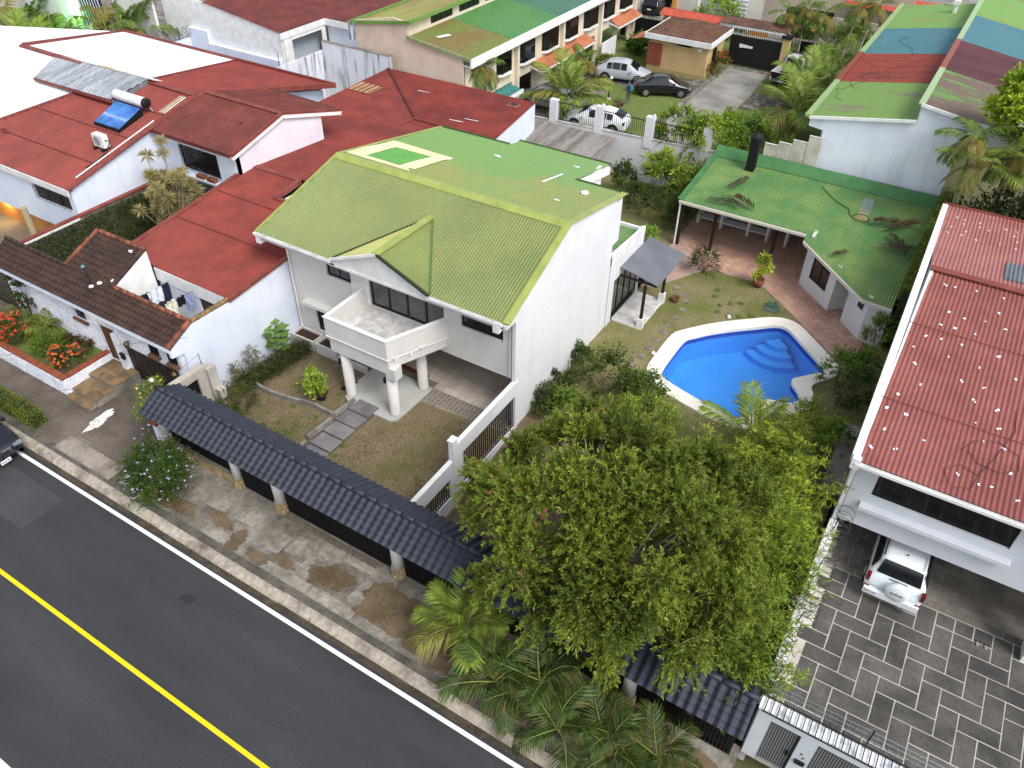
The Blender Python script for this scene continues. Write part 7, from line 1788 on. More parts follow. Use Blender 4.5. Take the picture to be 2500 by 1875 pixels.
for k in range(22):
    a = k * 2.4; el = .8 - k * .05; d_ = Vector((math.cos(a) * .8, math.sin(a) * .8, el)); c0 = Vector((-23.1, 18.2, 1.15 + .03 * (13 - k))); tip = c0 + d_ * .42
    vs = [tip + Vector((math.cos(a + q) * .24 * r_, math.sin(a + q) * .24 * r_, -.06 * abs(math.sin(q)))) for q, r_ in ((0, 1.3), (.8, .8), (1.4, 1.1), (2.2, .6), (3.14, .4), (4.08, .6), (4.88, 1.1), (5.48, .8))]
    part('leaf', MB().add(vs, [tuple(range(8))]).tube([c0, tip], .008, 3), mat('papaya_leaf', '#4f6f2c', .6, '#6d8a3c', 4, fine=.1) if 'papaya_leaf' not in bpy.data.materials else bpy.data.materials['papaya_leaf'], pp_)
po_ = thing('flower_pot', 'dark clay pot standing in the dry flower bed', 'pot', (-19.5, 16.9, .2))
part('pot', MB().lathe([(.16, 0), (.27, .3), (.3, .32), (.3, .38), (.24, .38), (.22, .3)], (-19.5, 16.9, .2), 16), mat('dark_clay', '#4f382e', .85, '#3c2a24', 4, fine=.2), po_, True)
shrub('potted_shrub', 'lime green leafy shrub growing in the dark clay pot', 'shrub', (-19.5, 16.9, 1.15), (.5, .45, .65), 1500, (.15, .06), ('#6c8a28', '#b4c84c'), n_cl=12)
single('timber_offcut', MB().bar((-19.2, 17.8, .24), (-18.9, 18.5, .24), .12, .08), M_WOOD, 'short dark timber offcut lying behind the potted shrub', 'timber')
vn = thing('flowering_vine', 'vine with yellow flowers trailing over the canopy end', 'vine', (-22.9, 12.0, 2.6))
va = [(-22.5, 12.1, 3.0), (-22.9, 12.1, 3.1), (-23.2, 11.9, 2.8), (-23.3, 11.6, 2.5), (-23.1, 11.3, 2.2), (-23.0, 11.1, 1.9)]
part('stem', MB().tube(va, .015, 5), M_BARK, vn)
n = 700; k = rng.random(n) * 4.99; i0 = k.astype(int); A_ = np.array(va); P = A_[i0] * (1 - (k - i0))[:, None] + A_[i0 + 1] * (k - i0)[:, None] + rng.normal(size=(n, 3)) * .13
leafobj('foliage', P, sphere_dirs(n), rng.uniform(.07, .12, n), rng.uniform(.04, .06, n), cmix('#3f5a1c', '#86a03a', rng.random(n)), M_LEAF, vn)
c0 = P[rng.integers(0, n, 14)]; P2 = np.repeat(c0, 6, axis=0); leafobj('blossom', P2, sphere_dirs(len(P2)), np.full(len(P2), .07), np.full(len(P2), .06), cmix('#e8c84a', '#f2de7a', rng.random(len(P2))), M_LEAF, vn)
# along the gable wall and pool
G1 = ('#26381a', '#566e2c'); G2 = ('#34501c', '#7f9c36')
for i, (x, y, z, rx, ry, rz, nl, cols, lb, fl) in enumerate((
    (-11.2, 21.3, .65, .5, .8, .55, 1900, G1, 'dark shrub against the white gable wall, nearest the street', None),
    (-11.35, 22.9, .6, .4, .7, .5, 1500, G1, 'dark shrub with a purple bloom at the white gable wall', (6, .06, ('#b05a9a', '#c87ab4'))),
    (-11.4, 24.9, .65, .4, .45, .55, 1100, G1, 'small shrub at the gable wall below the garden tap', None),
    (-9.5, 23.6, 1.0, 1.3, 1.1, 1.0, 4200, G1, 'large dark shrub with pink specks left of the pool', (18, .06, ('#b06a9a', '#c88ab4'))),
    (-8.1, 24.2, .9, .9, .7, .85, 2600, G2, 'rounded leafy shrub at the near pool corner', None),
    (-7.2, 22.3, .9, 1.2, 1.0, .9, 3200, ('#4a6420', '#a8bc44'), 'yellow green shrub between pool and bottlebrush tree', None),
    (-10.4, 21.4, .7, .7, .8, .6, 1700, G2, 'mid green shrub in front of the dark pool shrub', None),
    (-1.2, 29.3, 1.0, .75, .8, 1.0, 2600, G2, 'tall shrub beside the right pool coping', None),
    (-.5, 28.2, 1.2, .6, 1.0, 1.2, 3000, G1, 'dark green shrub along the right boundary by the pool', None),
    (-.5, 30.6, .9, .5, .8, .85, 2000, G2, 'bright shrub at the boundary below the pavilion', None),
    (-.45, 33.0, 1.2, .6, .5, 1.0, 1700, ('#3d5a1e', '#8aa63c'), 'bushy shrub in the brick planting box', None),
    (-1.3, 26.0, .8, 1.0, 1.0, .7, 2600, ('#4a6420', '#b0c044'), 'feathery yellow green shrub at the pool bulge', None),
    (-.4, 24.0, 1.2, .6, 1.4, 1.2, 3000, G2, 'green shrub against the boundary slab', None))):
    shrub('shrub', lb, 'shrub', (x, y, z), (rx, ry, rz), nl, (.11, .055), cols, 'garden shrubs', flowers=fl)
shrub('shrub', 'round dark green shrub at the terrace edge', 'shrub', (-9.5, 35.0, .85), (.75, .65, .65), 3400, (.07, .035), ('#2c3a1c', '#4c5c2c'), n_cl=30)
# rear left garden
for x, y, z, rx, ry, rz, nl, cols, lb, lf in (
    (-16.6, 40.6, 1.2, 1.0, .7, 1.1, 2600, G1, 'dark shrub beside the grey shed roof', (.14, .06)),
    (-14.6, 41.4, 1.5, 1.3, .9, 1.4, 1500, ('#4a6a22', '#a0b444'), 'tall strap leaved ginger plant at the rear wall', (.5, .09)),
    (-12.9, 40.8, 1.5, 1.0, .9, 1.4, 1500, ('#3c5a20', '#8aa03c'), 'strap leaved ginger plant beside the pavilion', (.45, .09)),
    (-12.6, 38.4, 1.1, .8, .9, 1.0, 2400, G1, 'dark shrub at the pavilion corner post', (.14, .06)),
    (-13.2, 36.4, .6, .5, .5, .45, 900, ('#5f8a2a', '#9cc048'), 'low lime green shrub behind the annexe', (.12, .06)),
    (-15.0, 39.0, 1.0, 1.0, .9, .9, 2400, G1, 'dark shrub in the middle of the rear bed', (.14, .06))):
    shrub('shrub', lb, 'shrub', (x, y, z), (rx, ry, rz), nl, lf, cols, 'rear bed shrubs', spread=.6, upness=.8)
# over the rear wall
for x, y, z, rx, ry, rz, nl, cols, lb in (
    (-15.0, 44.2, 3.4, 1.6, .8, 1.5, 5200, ('#3f5a1c', '#9cb83c'), 'bright green shrub behind the rear wall railing'),
    (-12.5, 43.8, 3.5, 1.7, .9, 1.7, 7500, ('#4a6a1e', '#a4bc3e'), 'lush climber spilling over the rear wall'),
    (-10.6, 44.2, 3.4, 1.1, .8, 1.8, 4600, ('#36501c', '#7c9a34'), 'dark climber behind the black chimney'),
    (-8.6, 45.0, 2.6, 1.2, .9, 1.6, 3000, ('#4a6a1e', '#a4bc3e'), 'yellow green shrub between the screen and the palm')):
    shrub('shrub', lb, 'shrub', (x, y, z), (rx, ry, rz), nl, (.13, .075), cols, 'shrubs over the rear wall', n_cl=26)
for x, y, h, lb in ((-13.3, 47.6, 4.4, 'taller upright column shrub behind the rear wall'), (-12.4, 48.2, 3.5, 'shorter upright column shrub behind the rear wall'), (-11.7, 47.2, 3.2, 'low upright column shrub beside the palm')):
    shrub('column_shrub', lb, 'shrub', (x, y, h / 2 + .1), (.32, .32, h / 2), 1500, (.1, .06), ('#3a5a1c', '#7a9a34'), n_cl=30)
vnp = [(-14.0, 43.0, 2.9, .5, 'trailing'), (-10.6, 43.0, 2.8, .4, 'hanging')]
for x, y, z, r_, wd in vnp:
    shrub('creeper', wd + ' creeper on the face of the rear wall', 'creeper', (x, y, z - .6), (.5, .12, .8), 500, (.1, .06), ('#6a7a2e', '#a8a84a'))
# climbing hedge between pavilion and right house
n = 9000; P = np.column_stack([rng.uniform(-.35, .35, n), rng.uniform(33.5, 42.4, n), np.zeros(n)])
top = 3.2 + .12 * (P[:, 1] - 36.9) + .75; P[:, 2] = top - np.abs(rng.normal(size=n)) * .55 - np.abs(P[:, 0]) * .6
t = thing('creeper_hedge', 'mossy creeper hedge between pavilion roof and faded red roof', 'hedge', (0, 38, .2))
leafobj('foliage', P, rng.normal(size=(n, 3)) * .6 + (0, 0, .4), rng.uniform(.08, .14, n), rng.uniform(.04, .07, n), cmix('#4a5a1e', '#86923a', rng.random(n)), M_LEAF, t)
part('core', MB().box(-.2, .3, 33.5, 42.4, .2, 3.1), bpy.data.materials['hedge_core'], t)
# mass behind the right house
t = tag(leafobj('undergrowth', *clumps((3.2, 40.6, 2.8), (3.2, 1.7, 3.0), 60, 1.0, 2200, .6, 10, (.18, .08), ('#222f16', '#46582a'))[:5], M_LEAF), 'dark undergrowth behind the faded red roof', 'undergrowth', None, 'stuff')
tr_ = thing('tree', 'yellow green broadleaf tree at the right edge behind the striped roof', 'tree', (2.2, 41.6, .1))
part('trunk', MB().tube([(2.2, 41.6, .1), (2.1, 41.6, 4), (1.9, 41.7, 8.2)], [.2, .15, .08], 8), M_BARK, tr_, True)
leafobj('crown', *clumps((1.9, 41.8, 9.2), (1.5, 1.3, 1.6), 40, .55, 1100, .4, 10, (.2, .12), ('#5a7a1c', '#b8cc3c'))[:5], M_LEAF, tr_)
# far shrubs
for x, y, z, r_, h, cols, lb in ((-24.2, 76.6, 1.5, 1.9, 1.5, ('#5a7a22', '#a8c048'), 'light green bush behind the red tiled wall'), (-16.0, 75.0, 1.6, 1.5, 1.6, ('#2f4a1a', '#6a8a34'), 'dark round tree crown beyond the drive gate'), (-11.8, 75.6, 1.6, 1.6, 1.6, ('#4a6a22', '#8aa840'), 'bush behind the leaning palms'),
                                 (-21.8, 74.5, 1.0, .9, 1.0, ('#3a5a1e', '#7a9a3a'), 'small bush at the pale slatted gate'), (-27.3, 66.0, .8, .9, .8, ('#2f4a1a', '#5a7a30'), 'round bush left of the guard house'), (-27.6, 60.2, .7, .8, .6, ('#3a5024', '#8a9a4a'), 'flowering bush behind the silver car')):
    shrub('shrub', lb, 'shrub', (x, y, z), (r_, r_, h), 2600, (.2, .12), cols, 'far shrubs')
shrub('ixora', 'red flowering hedge shrub at the guard house corner', 'shrub', (-19.55, 64.6, .95), (.5, 1.5, .8), 2600, (.12, .06), ('#3a5420', '#6a8430'), flowers=(120, .12, ('#b8382a', '#d05a3a')))
hedge('clipped_hedge', 'square clipped hedge at the far street', -9.9, -7.6, 73.2, 75.5, .1, 2.4, 4000, ('#3f5f1c', '#7c9a30'), (.14, .09))
for x, y, lb in ((-30.0, 57.8, 'dark red leaved shrub before the town house'), (-29.2, 54.6, 'dark green shrub under the town house canopy')):
    shrub('shrub', lb, 'shrub', (x + 1.2, y, .8), (.6, .8, .7), 1200, (.16, .07), ('#2c2a18', '#4c3a24') if 'red' in lb else G1)
# potted palm on the terrace
pt_ = thing('flower_pot', 'round terracotta pot at the terrace edge', 'pot', (-6.7, 35.3, .2))
part('pot', MB().lathe([(.2, 0), (.3, .25), (.31, .42), (.26, .42), (.24, .36)], (-6.7, 35.3, .215), 18), M_TERC, pt_, True)
shrub('potted_croton', 'thin yellow green croton in the terracotta pot', 'plant', (-6.75, 35.35, 1.25), (.42, .4, .8), 380, (.26, .07), ('#7a8a2a', '#c8cc48'), n_cl=7, upness=.8)
# fallen dry fronds on the pavilion roof
FD_ = [frond_mesh('dry_frond', 2.2, .12, 24, .5, .065, ('#2f2a27', '#5c544e'), .3, .3, s, .1, .0, True) for s in (21, 22)]
FE_ = [frond_mesh('dry_frond', 2.0, .2, 24, .55, .07, ('#33261a', '#5f4a30'), .45, .4, s, .15, .0, True) for s in (23, 24)]
for i, (x, y, az, f, s, lb) in enumerate(((-10.15, 38.4, 70, FD_[0], .8, 'grey dry palm frond pointing up the pavilion roof'), (-10.2, 38.35, -40, FD_[1], .75, 'grey dry palm frond hanging towards the pavilion eave'), (-8.0, 37.25, 150, FE_[0], .8, 'brown dry palm frond with pale stalk at the pavilion eave'),
                                          (-11.0, 37.25, 10, FD_[0], .7, 'thin grey frond along the pavilion eave'), (-2.9, 36.3, 225, FE_[1], .55, 'brown broken frond near the pool end of the roof'), (-2.4, 38.6, 30, FE_[0], .95, 'brown curled dry frond in the heap on the green roof'), (-1.0, 39.6, 200, FE_[1], .9, 'second brown frond lying across the heap'),
                                          (-2.4, 37.2, 8, FD_[1], 1.0, 'long grey frond below the heap on the green roof'), (-.4, 37.0, 140, FD_[0], .8, 'grey frond at the roof corner by the right wall'))):
    o = bpy.data.objects.new('dry_frond', f); COL.objects.link(o)
    o.matrix_world = Matrix.Translation((x, y, zp(y) + .09)) @ Matrix.Rotation(math.atan(.12), 4, 'X') @ Matrix.Rotation(R(az), 4, 'Z') @ Matrix.Scale(s, 4)
    tag(o, lb, 'palm frond', 'dry fronds on the pavilion roof')
cbp = [(-5.84, 41.23), (-5.3, 40.7), (-4.82, 40.25), (-4.07, 39.83), (-3.9, 39.4), (-3.6, 39.05), (-3.15, 38.95), (-2.89, 39.3), (-3.1, 39.65), (-3.6, 39.6), (-3.75, 39.3)]
single('garden_cable', MB().tube([(x, y, zp(y) + .04) for x, y in cbp], .018, 5), M_BLACK, 'black cable looped on the green pavilion roof', 'cable')
# ================================================================ vehicles
M_TYRE = mat('tyre', '#141414', .85, fine=.1)
M_RIM = mat('alloy', '#a9adb0', .3, metal=.8, fine=.05)
M_CGLS = mat('car_glass', '#0b0d10', .05, spec=.7, fine=0)
M_TAIL = mat('tail_lamp', '#6a1216', .25, fine=0, spec=.6)
M_HEAD = mat('head_lamp', '#7a838a', .1, fine=0, spec=.7)
M_PLATE = mat('number_plate', '#dfe4ea', .5, fine=0)
M_GRILL = mat('grille', '#0d0d0e', .5, fine=0)
M_CHROME = mat('chrome', '#c9cccf', .15, metal=.9, fine=0)
def paint(name, col, rough=.22):
    return mat(name, col, rough, fine=.02, spec=.5, coat=.6)
def car(name, label, loc, rz, st, col, wheels, wr=.34, group=None, glass=None, extra=None, cat='car'):
    """lofted body. st: stations (y, z bottom, z belt, z top, half width at belt, half width at roof), front at +y"""
    t = thing(name, label, cat, (0, 0, 0), group)
    ring = []
    for y, zb, zm, zt_, w, wr_ in st:
        h = zm - zb
        half = [(0, zb), (w * .86, zb), (w * .97, zb + .12 * h), (w, zb + .45 * h), (w * .985, zb + .8 * h), (w * .95, zm), (wr_, zt_ - .05), (wr_ * .82, zt_), (0, zt_ + .02)]
        ring.append([(x, y, z) for x, z in half] + [(-x, y, z) for x, z in half[-2:0:-1]])
    k = len(ring[0]); vs = [p for r_ in ring for p in r_]; fs = []
    for i in range(len(ring) - 1):
        for j in range(k): fs.append((i * k + j, i * k + (j + 1) % k, (i + 1) * k + (j + 1) % k, (i + 1) * k + j))
    fs += [tuple(range(k))[::-1], tuple(range((len(ring) - 1) * k, len(ring) * k))]
    b = part('body', MB().add(vs, fs), col, t, True)
    mod = b.modifiers.new('bev', 'SUBSURF'); mod.levels = mod.render_levels = 1
    # glass: panels just outside the greenhouse skin between stations
    def side(i, f): # point on side between belt and roof at station i
        y, zb, zm, zt_, w, wr_ = st[i]; return (w * .95 + (wr_ - w * .95) * f, y, zm + (zt_ - .05 - zm) * f)
    for g in glass:
        kind, i, j = g[:3]
        if kind == 'side':
            lo, hi, a, e = .1, .9, g[3], g[4]
            for sx in (-1, 1):
                q = []
                for (tt, f) in ((a, lo), (e, lo), (e, hi), (a, hi)):
                    p0, p1 = side(i, f), side(j, f); p = [p0[m] + (p1[m] - p0[m]) * tt for m in range(3)]; q.append((sx * (p[0] + .006), p[1], p[2]))
                part('side_window', MB().ext(q, (sx * .008, 0, 0)), M_CGLS, t)
        else:
            # windscreen between stations i (belt/hood line) and j (roof)
            y0, _, _, zt0, _, w0 = st[i]; y1, _, _, zt1, _, w1 = st[j]; s_ = 1 if y0 > y1 else -1
            a_, e_ = .1, .93
            q = []
            for f, sx in ((a_, -1), (a_, 1), (e_, 1), (e_, -1)):
                w_ = (w0 + (w1 - w0) * f) * .88; q.append((sx * w_, y0 + (y1 - y0) * f + s_ * .012, zt0 + (zt1 - zt0) * f + .022))
            part('windscreen' if s_ > 0 else 'rear_window', MB().ext(q, (0, s_ * .008, .01)), M_CGLS, t)
    w = max(s[4] for s in st)
    for y in wheels:
        for sx in (-1, 1):
            x = sx * (w - .19)
            a = part('wheel_arch', MB().lathe([(wr + .06, 0), (wr + .06, .06)], (sx * (w - .03) - .03, y, wr + .01), 18, 'x'), M_BLACK, t)
            q = part('wheel', MB().lathe([(wr * .7, -.1), (wr, -.08), (wr, .08), (wr * .7, .1)], (x + sx * .11, y, wr), 20, 'x'), M_TYRE, t)
            part('rim', MB().lathe([(wr * .66, -.02), (wr * .66, .02), (wr * .2, .03)], (x + sx * .21, y, wr), 14, 'x'), M_RIM, q)
    if extra: extra(t)
    t.location = loc; t.rotation_euler = (0, 0, rz)
    return t
def bx(t, nm, m, *b): return part(nm, MB().box(*b), m, t)
def both(t, nm, m, x0, x1, *r_):
    for s in (-1, 1):
        a, b = sorted((s * x0, s * x1)); bx(t, nm, m, a, b, *r_)
# -- white off-road car in the right car port, seen from behind
def suv_st(L_, hr, w):
    h = L_ / 2
    return [(-h, .45, .75, .8, w * .86, w * .8), (-h + .06, .32, .98, 1.02, w * .96, w * .86), (-h + .14, .3, 1.05, 1.12, w, w * .85), (-h + .42, .28, 1.06, hr - .03, w, w * .74), (-h + .7, .27, 1.06, hr, w, w * .76), (0, .27, 1.05, hr + .02, w, w * .77), (.35, .27, 1.04, hr, w, w * .76), (.62, .27, 1.03, hr - .06, w, w * .75), (1.25, .27, 1.0, 1.04, w, w * .84), (h - .35, .28, .93, .97, w * .98, w * .82), (h - .08, .32, .78, .82, w * .92, w * .76), (h, .4, .65, .68, w * .84, w * .72)]
def suv_extra(t):
    both(t, 'tail_lamp', M_TAIL, .77, .885, -2.16, -2.0, .82, 1.12)
    both(t, 'reflector', M_TAIL, .7, .86, -2.245, -2.2, .6, .68)
    part('bumper', MB().box(-.84, .84, -2.34, -2.18, .42, .66), P_WHITE, t)
    q = part('spare_wheel_cover', MB().lathe([(.34, 0), (.36, .05), (.36, .16), (.3, .21), (.1, .225)][::-1], (0, -2.2, .92), 24, 'y').__class__(), P_WHITE, t) if False else None
    mb = MB().lathe([(.34, -.0), (.36, -.05), (.36, -.16), (.3, -.21), (.08, -.225)], (.1, -2.16, .93), 26, 'y')
    q = part('spare_wheel_cover', mb, P_WHITE, t, True)
    text_part('SUZUKI', .115, Matrix.Translation((.1, -2.39, .93)) @ UP, M_DARK, q)
    bx(t, 'number_plate', M_PLATE, -.78, -.42, -2.365, -2.345, .5, .66)
    text_part('BKT-976', .09, Matrix.Translation((-.6, -2.368, .58)) @ UP, mat('plate_blue', '#24356e', .5), t, 'plate_text')
    both(t, 'roof_rail', M_DARK, .62, .66, -1.7, .3, 1.74, 1.78)
    both(t, 'mirror', P_WHITE, .9, 1.05, .75, .9, 1.0, 1.18)
    part('aerial', MB().lathe([(.03, 0), (.03, .03)], (0, -1.35, 1.75), 8), M_DARK, t)
    bx(t, 'wiper', M_BLACK, -.25, .3, -2.06, -2.04, 1.14, 1.16)
P_WHITE = paint('white_car_paint', '#dfe6ea', .25)
car('parked_car', 'white off-road car with spare wheel under the right car port', (2.9, 21.2, .15), R(0), suv_st(4.3, 1.7, .9), P_WHITE, (-1.35, 1.3), .35,
    glass=(('side', 4, 5, -.25, .95), ('side', 5, 6, .06, 1.), ('rear', 2, 3), ('front', 8, 7)), extra=suv_extra)
# -- dark car at the left kerb, seen from the front corner
P_NAVY = paint('navy_car_paint', '#0d121c', .3)
def bmw_extra(t):
    both(t, 'head_lamp', M_HEAD, .52, .84, 2.14, 2.34, .66, .8)
    for s in (-1, 1):
        a, b = sorted((s * .06, s * .34))
        g = bx(t, 'kidney_grille', M_GRILL, a, b, 2.36, 2.42, .56, .8)
        bx(t, 'grille_frame', M_CHROME, a - .015, b + .015, 2.37, 2.415, .8, .82); bx(t, 'grille_frame', M_CHROME, a - .015, b + .015, 2.37, 2.415, .54, .56)
        bx(t, 'grille_frame', M_CHROME, a - .015, a, 2.37, 2.415, .56, .8); bx(t, 'grille_frame', M_CHROME, b, b + .015, 2.37, 2.415, .56, .8)
        for k in range(6): bx(t, 'grille_bar', M_CHROME, a + .025 + k * .042, a + .035 + k * .042, 2.415, 2.43, .57, .79)
        both(t, 'fog_lamp', M_GRILL, .6, .78, 2.3, 2.36, .36, .46)
    e = part('emblem', MB().lathe([(.055, 0), (.055, .012)], (0, 2.26, .905), 16), M_CHROME, t)
    part('emblem_quarter', MB().lathe([(.04, 0), (.04, .003)], (0, 2.26, .917), 16), mat('emblem_blue', '#2b5fae', .3), e)
    bx(t, 'number_plate', M_PLATE, -.2, .2, 2.44, 2.46, .34, .5)
    text_part('MMN·246', .085, Matrix.Translation((0, 2.464, .42)) @ Matrix.Rotation(math.pi, 4, 'Z') @ UP, M_DARK, t, 'plate_text')
    both(t, 'mirror', P_NAVY, .95, 1.1, .9, 1.08, 1.0, 1.16)
car('parked_car', 'dark navy car with kidney grilles parked at the left kerb', (-29.42, 7.66, 0), R(-90), suv_st(4.75, 1.62, .96), P_NAVY, (-1.45, 1.45), .37,
    glass=(('side', 4, 5, -.25, .95), ('side', 5, 6, .06, 1.), ('rear', 2, 3), ('front', 8, 7)), extra=bmw_extra)
# -- rear court cars
P_SILV = paint('silver_car_paint', '#a9b0b6', .25); P_BLK = paint('black_car_paint', '#10151c', .15); P_WHT2 = paint('pearl_car_paint', '#e2e6ec', .22)
def lamps(front=True, rear=True, L_=2.2, w=.86, zr=.95, zf=.72, mcol=None):
    def f(t):
        if rear: both(t, 'tail_lamp', M_TAIL, w - .22, w - .02, -L_ + .02, -L_ + .16, zr - .1, zr + .06); bx(t, 'number_plate', M_PLATE, -.2, .2, -L_ - .02, -L_ + .02, .6, .72)
        if front: both(t, 'head_lamp', M_HEAD, w - .3, w - .04, L_ - .3, L_ - .1, zf - .08, zf + .08)
        if mcol: both(t, 'mirror', mcol, w + .02, w + .16, .7, .84, .98, 1.1)
    return f
GLS = (('side', 4, 5, -.25, .95), ('side', 5, 6, .06, 1.), ('rear', 2, 3), ('front', 8, 7))
def cross_st(L_, hr, w):
    h = L_ / 2
    return [(-h, .45, .8, .84, w * .84, w * .76), (-h + .08, .34, .98, 1.04, w * .94, w * .8), (-h + .25, .3, 1.0, 1.12, w, w * .78), (-h + .95, .28, 1.0, hr - .1, w, w * .68), (-h + 1.4, .27, 1.0, hr - .02, w, w * .7), (-.1, .27, .99, hr + .01, w, w * .72), (.3, .27, .98, hr - .02, w, w * .72), (.55, .27, .97, hr - .1, w, w * .71), (1.3, .27, .94, .99, w, w * .82), (h - .4, .28, .86, .9, w * .97, w * .8), (h - .06, .34, .7, .74, w * .9, w * .74), (h, .4, .6, .63, w * .82, w * .7)]
GLC = (('side', 3, 4, .1, .95), ('side', 4, 5, .05, .95), ('side', 5, 6, .06, 1.2), ('rear', 2, 3), ('front', 8, 7))
car('parked_car', 'silver crossover car by the town houses', (-25.5, 59.0, .18), R(-78), cross_st(4.4, 1.62, .88), P_SILV, (-1.3, 1.35), .36, glass=GLC, extra=lamps(L_=2.2, w=.88, mcol=P_SILV))
def sedan_st(L_, hr, w):
    h = L_ / 2
    return [(-h, .4, .8, .84, w * .85, w * .78), (-h + .1, .3, .9, .95, w * .94, w * .82), (-h + .45, .26, .93, .99, w, w * .82), (-h + .75, .25, .94, 1.03, w, w * .8), (-h + 1.45, .25, .94, hr - .03, w, w * .7), (-.1, .25, .93, hr, w, w * .72), (.25, .25, .92, hr - .01, w, w * .72), (.5, .25, .92, hr - .06, w, w * .71), (1.3, .25, .88, .93, w, w * .82), (h - .4, .27, .78, .82, w * .97, w * .8), (h - .06, .32, .64, .68, w * .9, w * .74), (h, .38, .55, .58, w * .82, w * .7)]
car('parked_car', 'dark blue sedan on the lawn edge near the guard house', (-21.7, 58.0, .17), R(-63), sedan_st(4.4, 1.44, .86), P_BLK, (-1.3, 1.35), .32, glass=(('side', 4, 5, -.35, .95), ('side', 5, 6, .1, 1.3), ('rear', 3, 4), ('front', 8, 7)), extra=lamps(L_=2.2, w=.86, zr=.86, zf=.66, mcol=P_BLK))
car('parked_car', 'white coupe like car behind the rear wall railing', (-22.9, 49.2, .17), R(98), cross_st(4.6, 1.55, .92), P_WHT2, (-1.4, 1.4), .37, glass=GLC, extra=lamps(L_=2.25, w=.92, mcol=P_WHT2))
car('parked_car', 'silver minivan nearest the town house garage', (-27.7, 50.6, .17), R(95), suv_st(4.5, 1.65, .88), P_SILV, (-1.4, 1.4), .34, glass=GLS, extra=lamps(L_=2.25, w=.88))
# -- pickup: cab and open bed
def pickup():
    w = .95; t = None
    st = [(-.35, .45, 1.1, 1.78, w, w * .76), (-.2, .42, 1.12, 1.82, w, w * .78), (.4, .42, 1.12, 1.84, w, w * .79), (.9, .42, 1.1, 1.78, w, w * .78), (1.55, .42, 1.08, 1.13, w, w * .84), (2.3, .44, 1.02, 1.06, w * .98, w * .82), (2.5, .5, .85, .88, w * .9, w * .76)]
    def ex(t):
        part('bed', MB().box(-w, -w + .1, -2.6, -.36, .5, 1.1).box(w - .1, w, -2.6, -.36, .5, 1.1).box(-w + .1, w - .1, -2.58, -2.5, .5, 1.08), P_SILV2, t)
        part('bed_floor', MB().box(-w + .1, w - .1, -2.5, -.36, .5, .62), M_BLACK, t)
        part('tailgate', MB().box(-w + .14, w - .14, -2.62, -2.58, .56, 1.06), M_BLACK, t)
        part('bumper', MB().box(-w, w, -2.72, -2.6, .38, .56), M_CHROME, t)
        both(t, 'tail_lamp', M_TAIL, w - .14, w + .005, -2.61, -2.5, .72, 1.05)
        both(t, 'roof_rail', M_DARK, .55, .6, -.2, .9, 1.84, 1.92)
        for y in (0., .55): bx(t, 'roof_bar', M_DARK, -.6, .6, y, y + .06, 1.92, 1.95)
        bx(t, 'number_plate', M_PLATE, -.2, .2, -2.735, -2.72, .42, .54)
        part('rear_window', MB().box(-.62, .62, -.42, -.4, 1.2, 1.66), M_CGLS, t)
        bx(t, 'number_plate', M_PLATE, -.2, .2, 2.5, 2.52, .5, .6)
    P_SILV2 = P_WHT2
    return car('pickup_truck', 'white pickup truck with open black bed by the drive gate', (-14.1, 67.0, .17), R(-6), st, P_WHT2, (-1.65, 1.5), .39, glass=(('side', 1, 2, .0, .9), ('side', 2, 3, .05, .95), ('front', 4, 3)), extra=ex, cat='pickup')
pickup()
# -- car with lit tail lamp in the far garage
def far_extra(t):
    both(t, 'tail_lamp', emat('lit_tail', '#ff5a3a', 8), .7, .9, -2.2, -2.1, .9, 1.1)
car('parked_car', 'dark car with lit tail lamps in the far garage', (-16.4, 80.2, .12), R(0), suv_st(4.3, 1.7, .9), P_BLK, (-1.3, 1.3), .36, glass=GLS, extra=far_extra)
car('parked_car', 'black car in the dark bay behind the red tiled wall', (-31.2, 79.0, .12), R(0), suv_st(4.3, 1.6, .9), P_BLK, (-1.3, 1.3), .36, glass=GLS, extra=lamps(L_=2.15, w=.9))
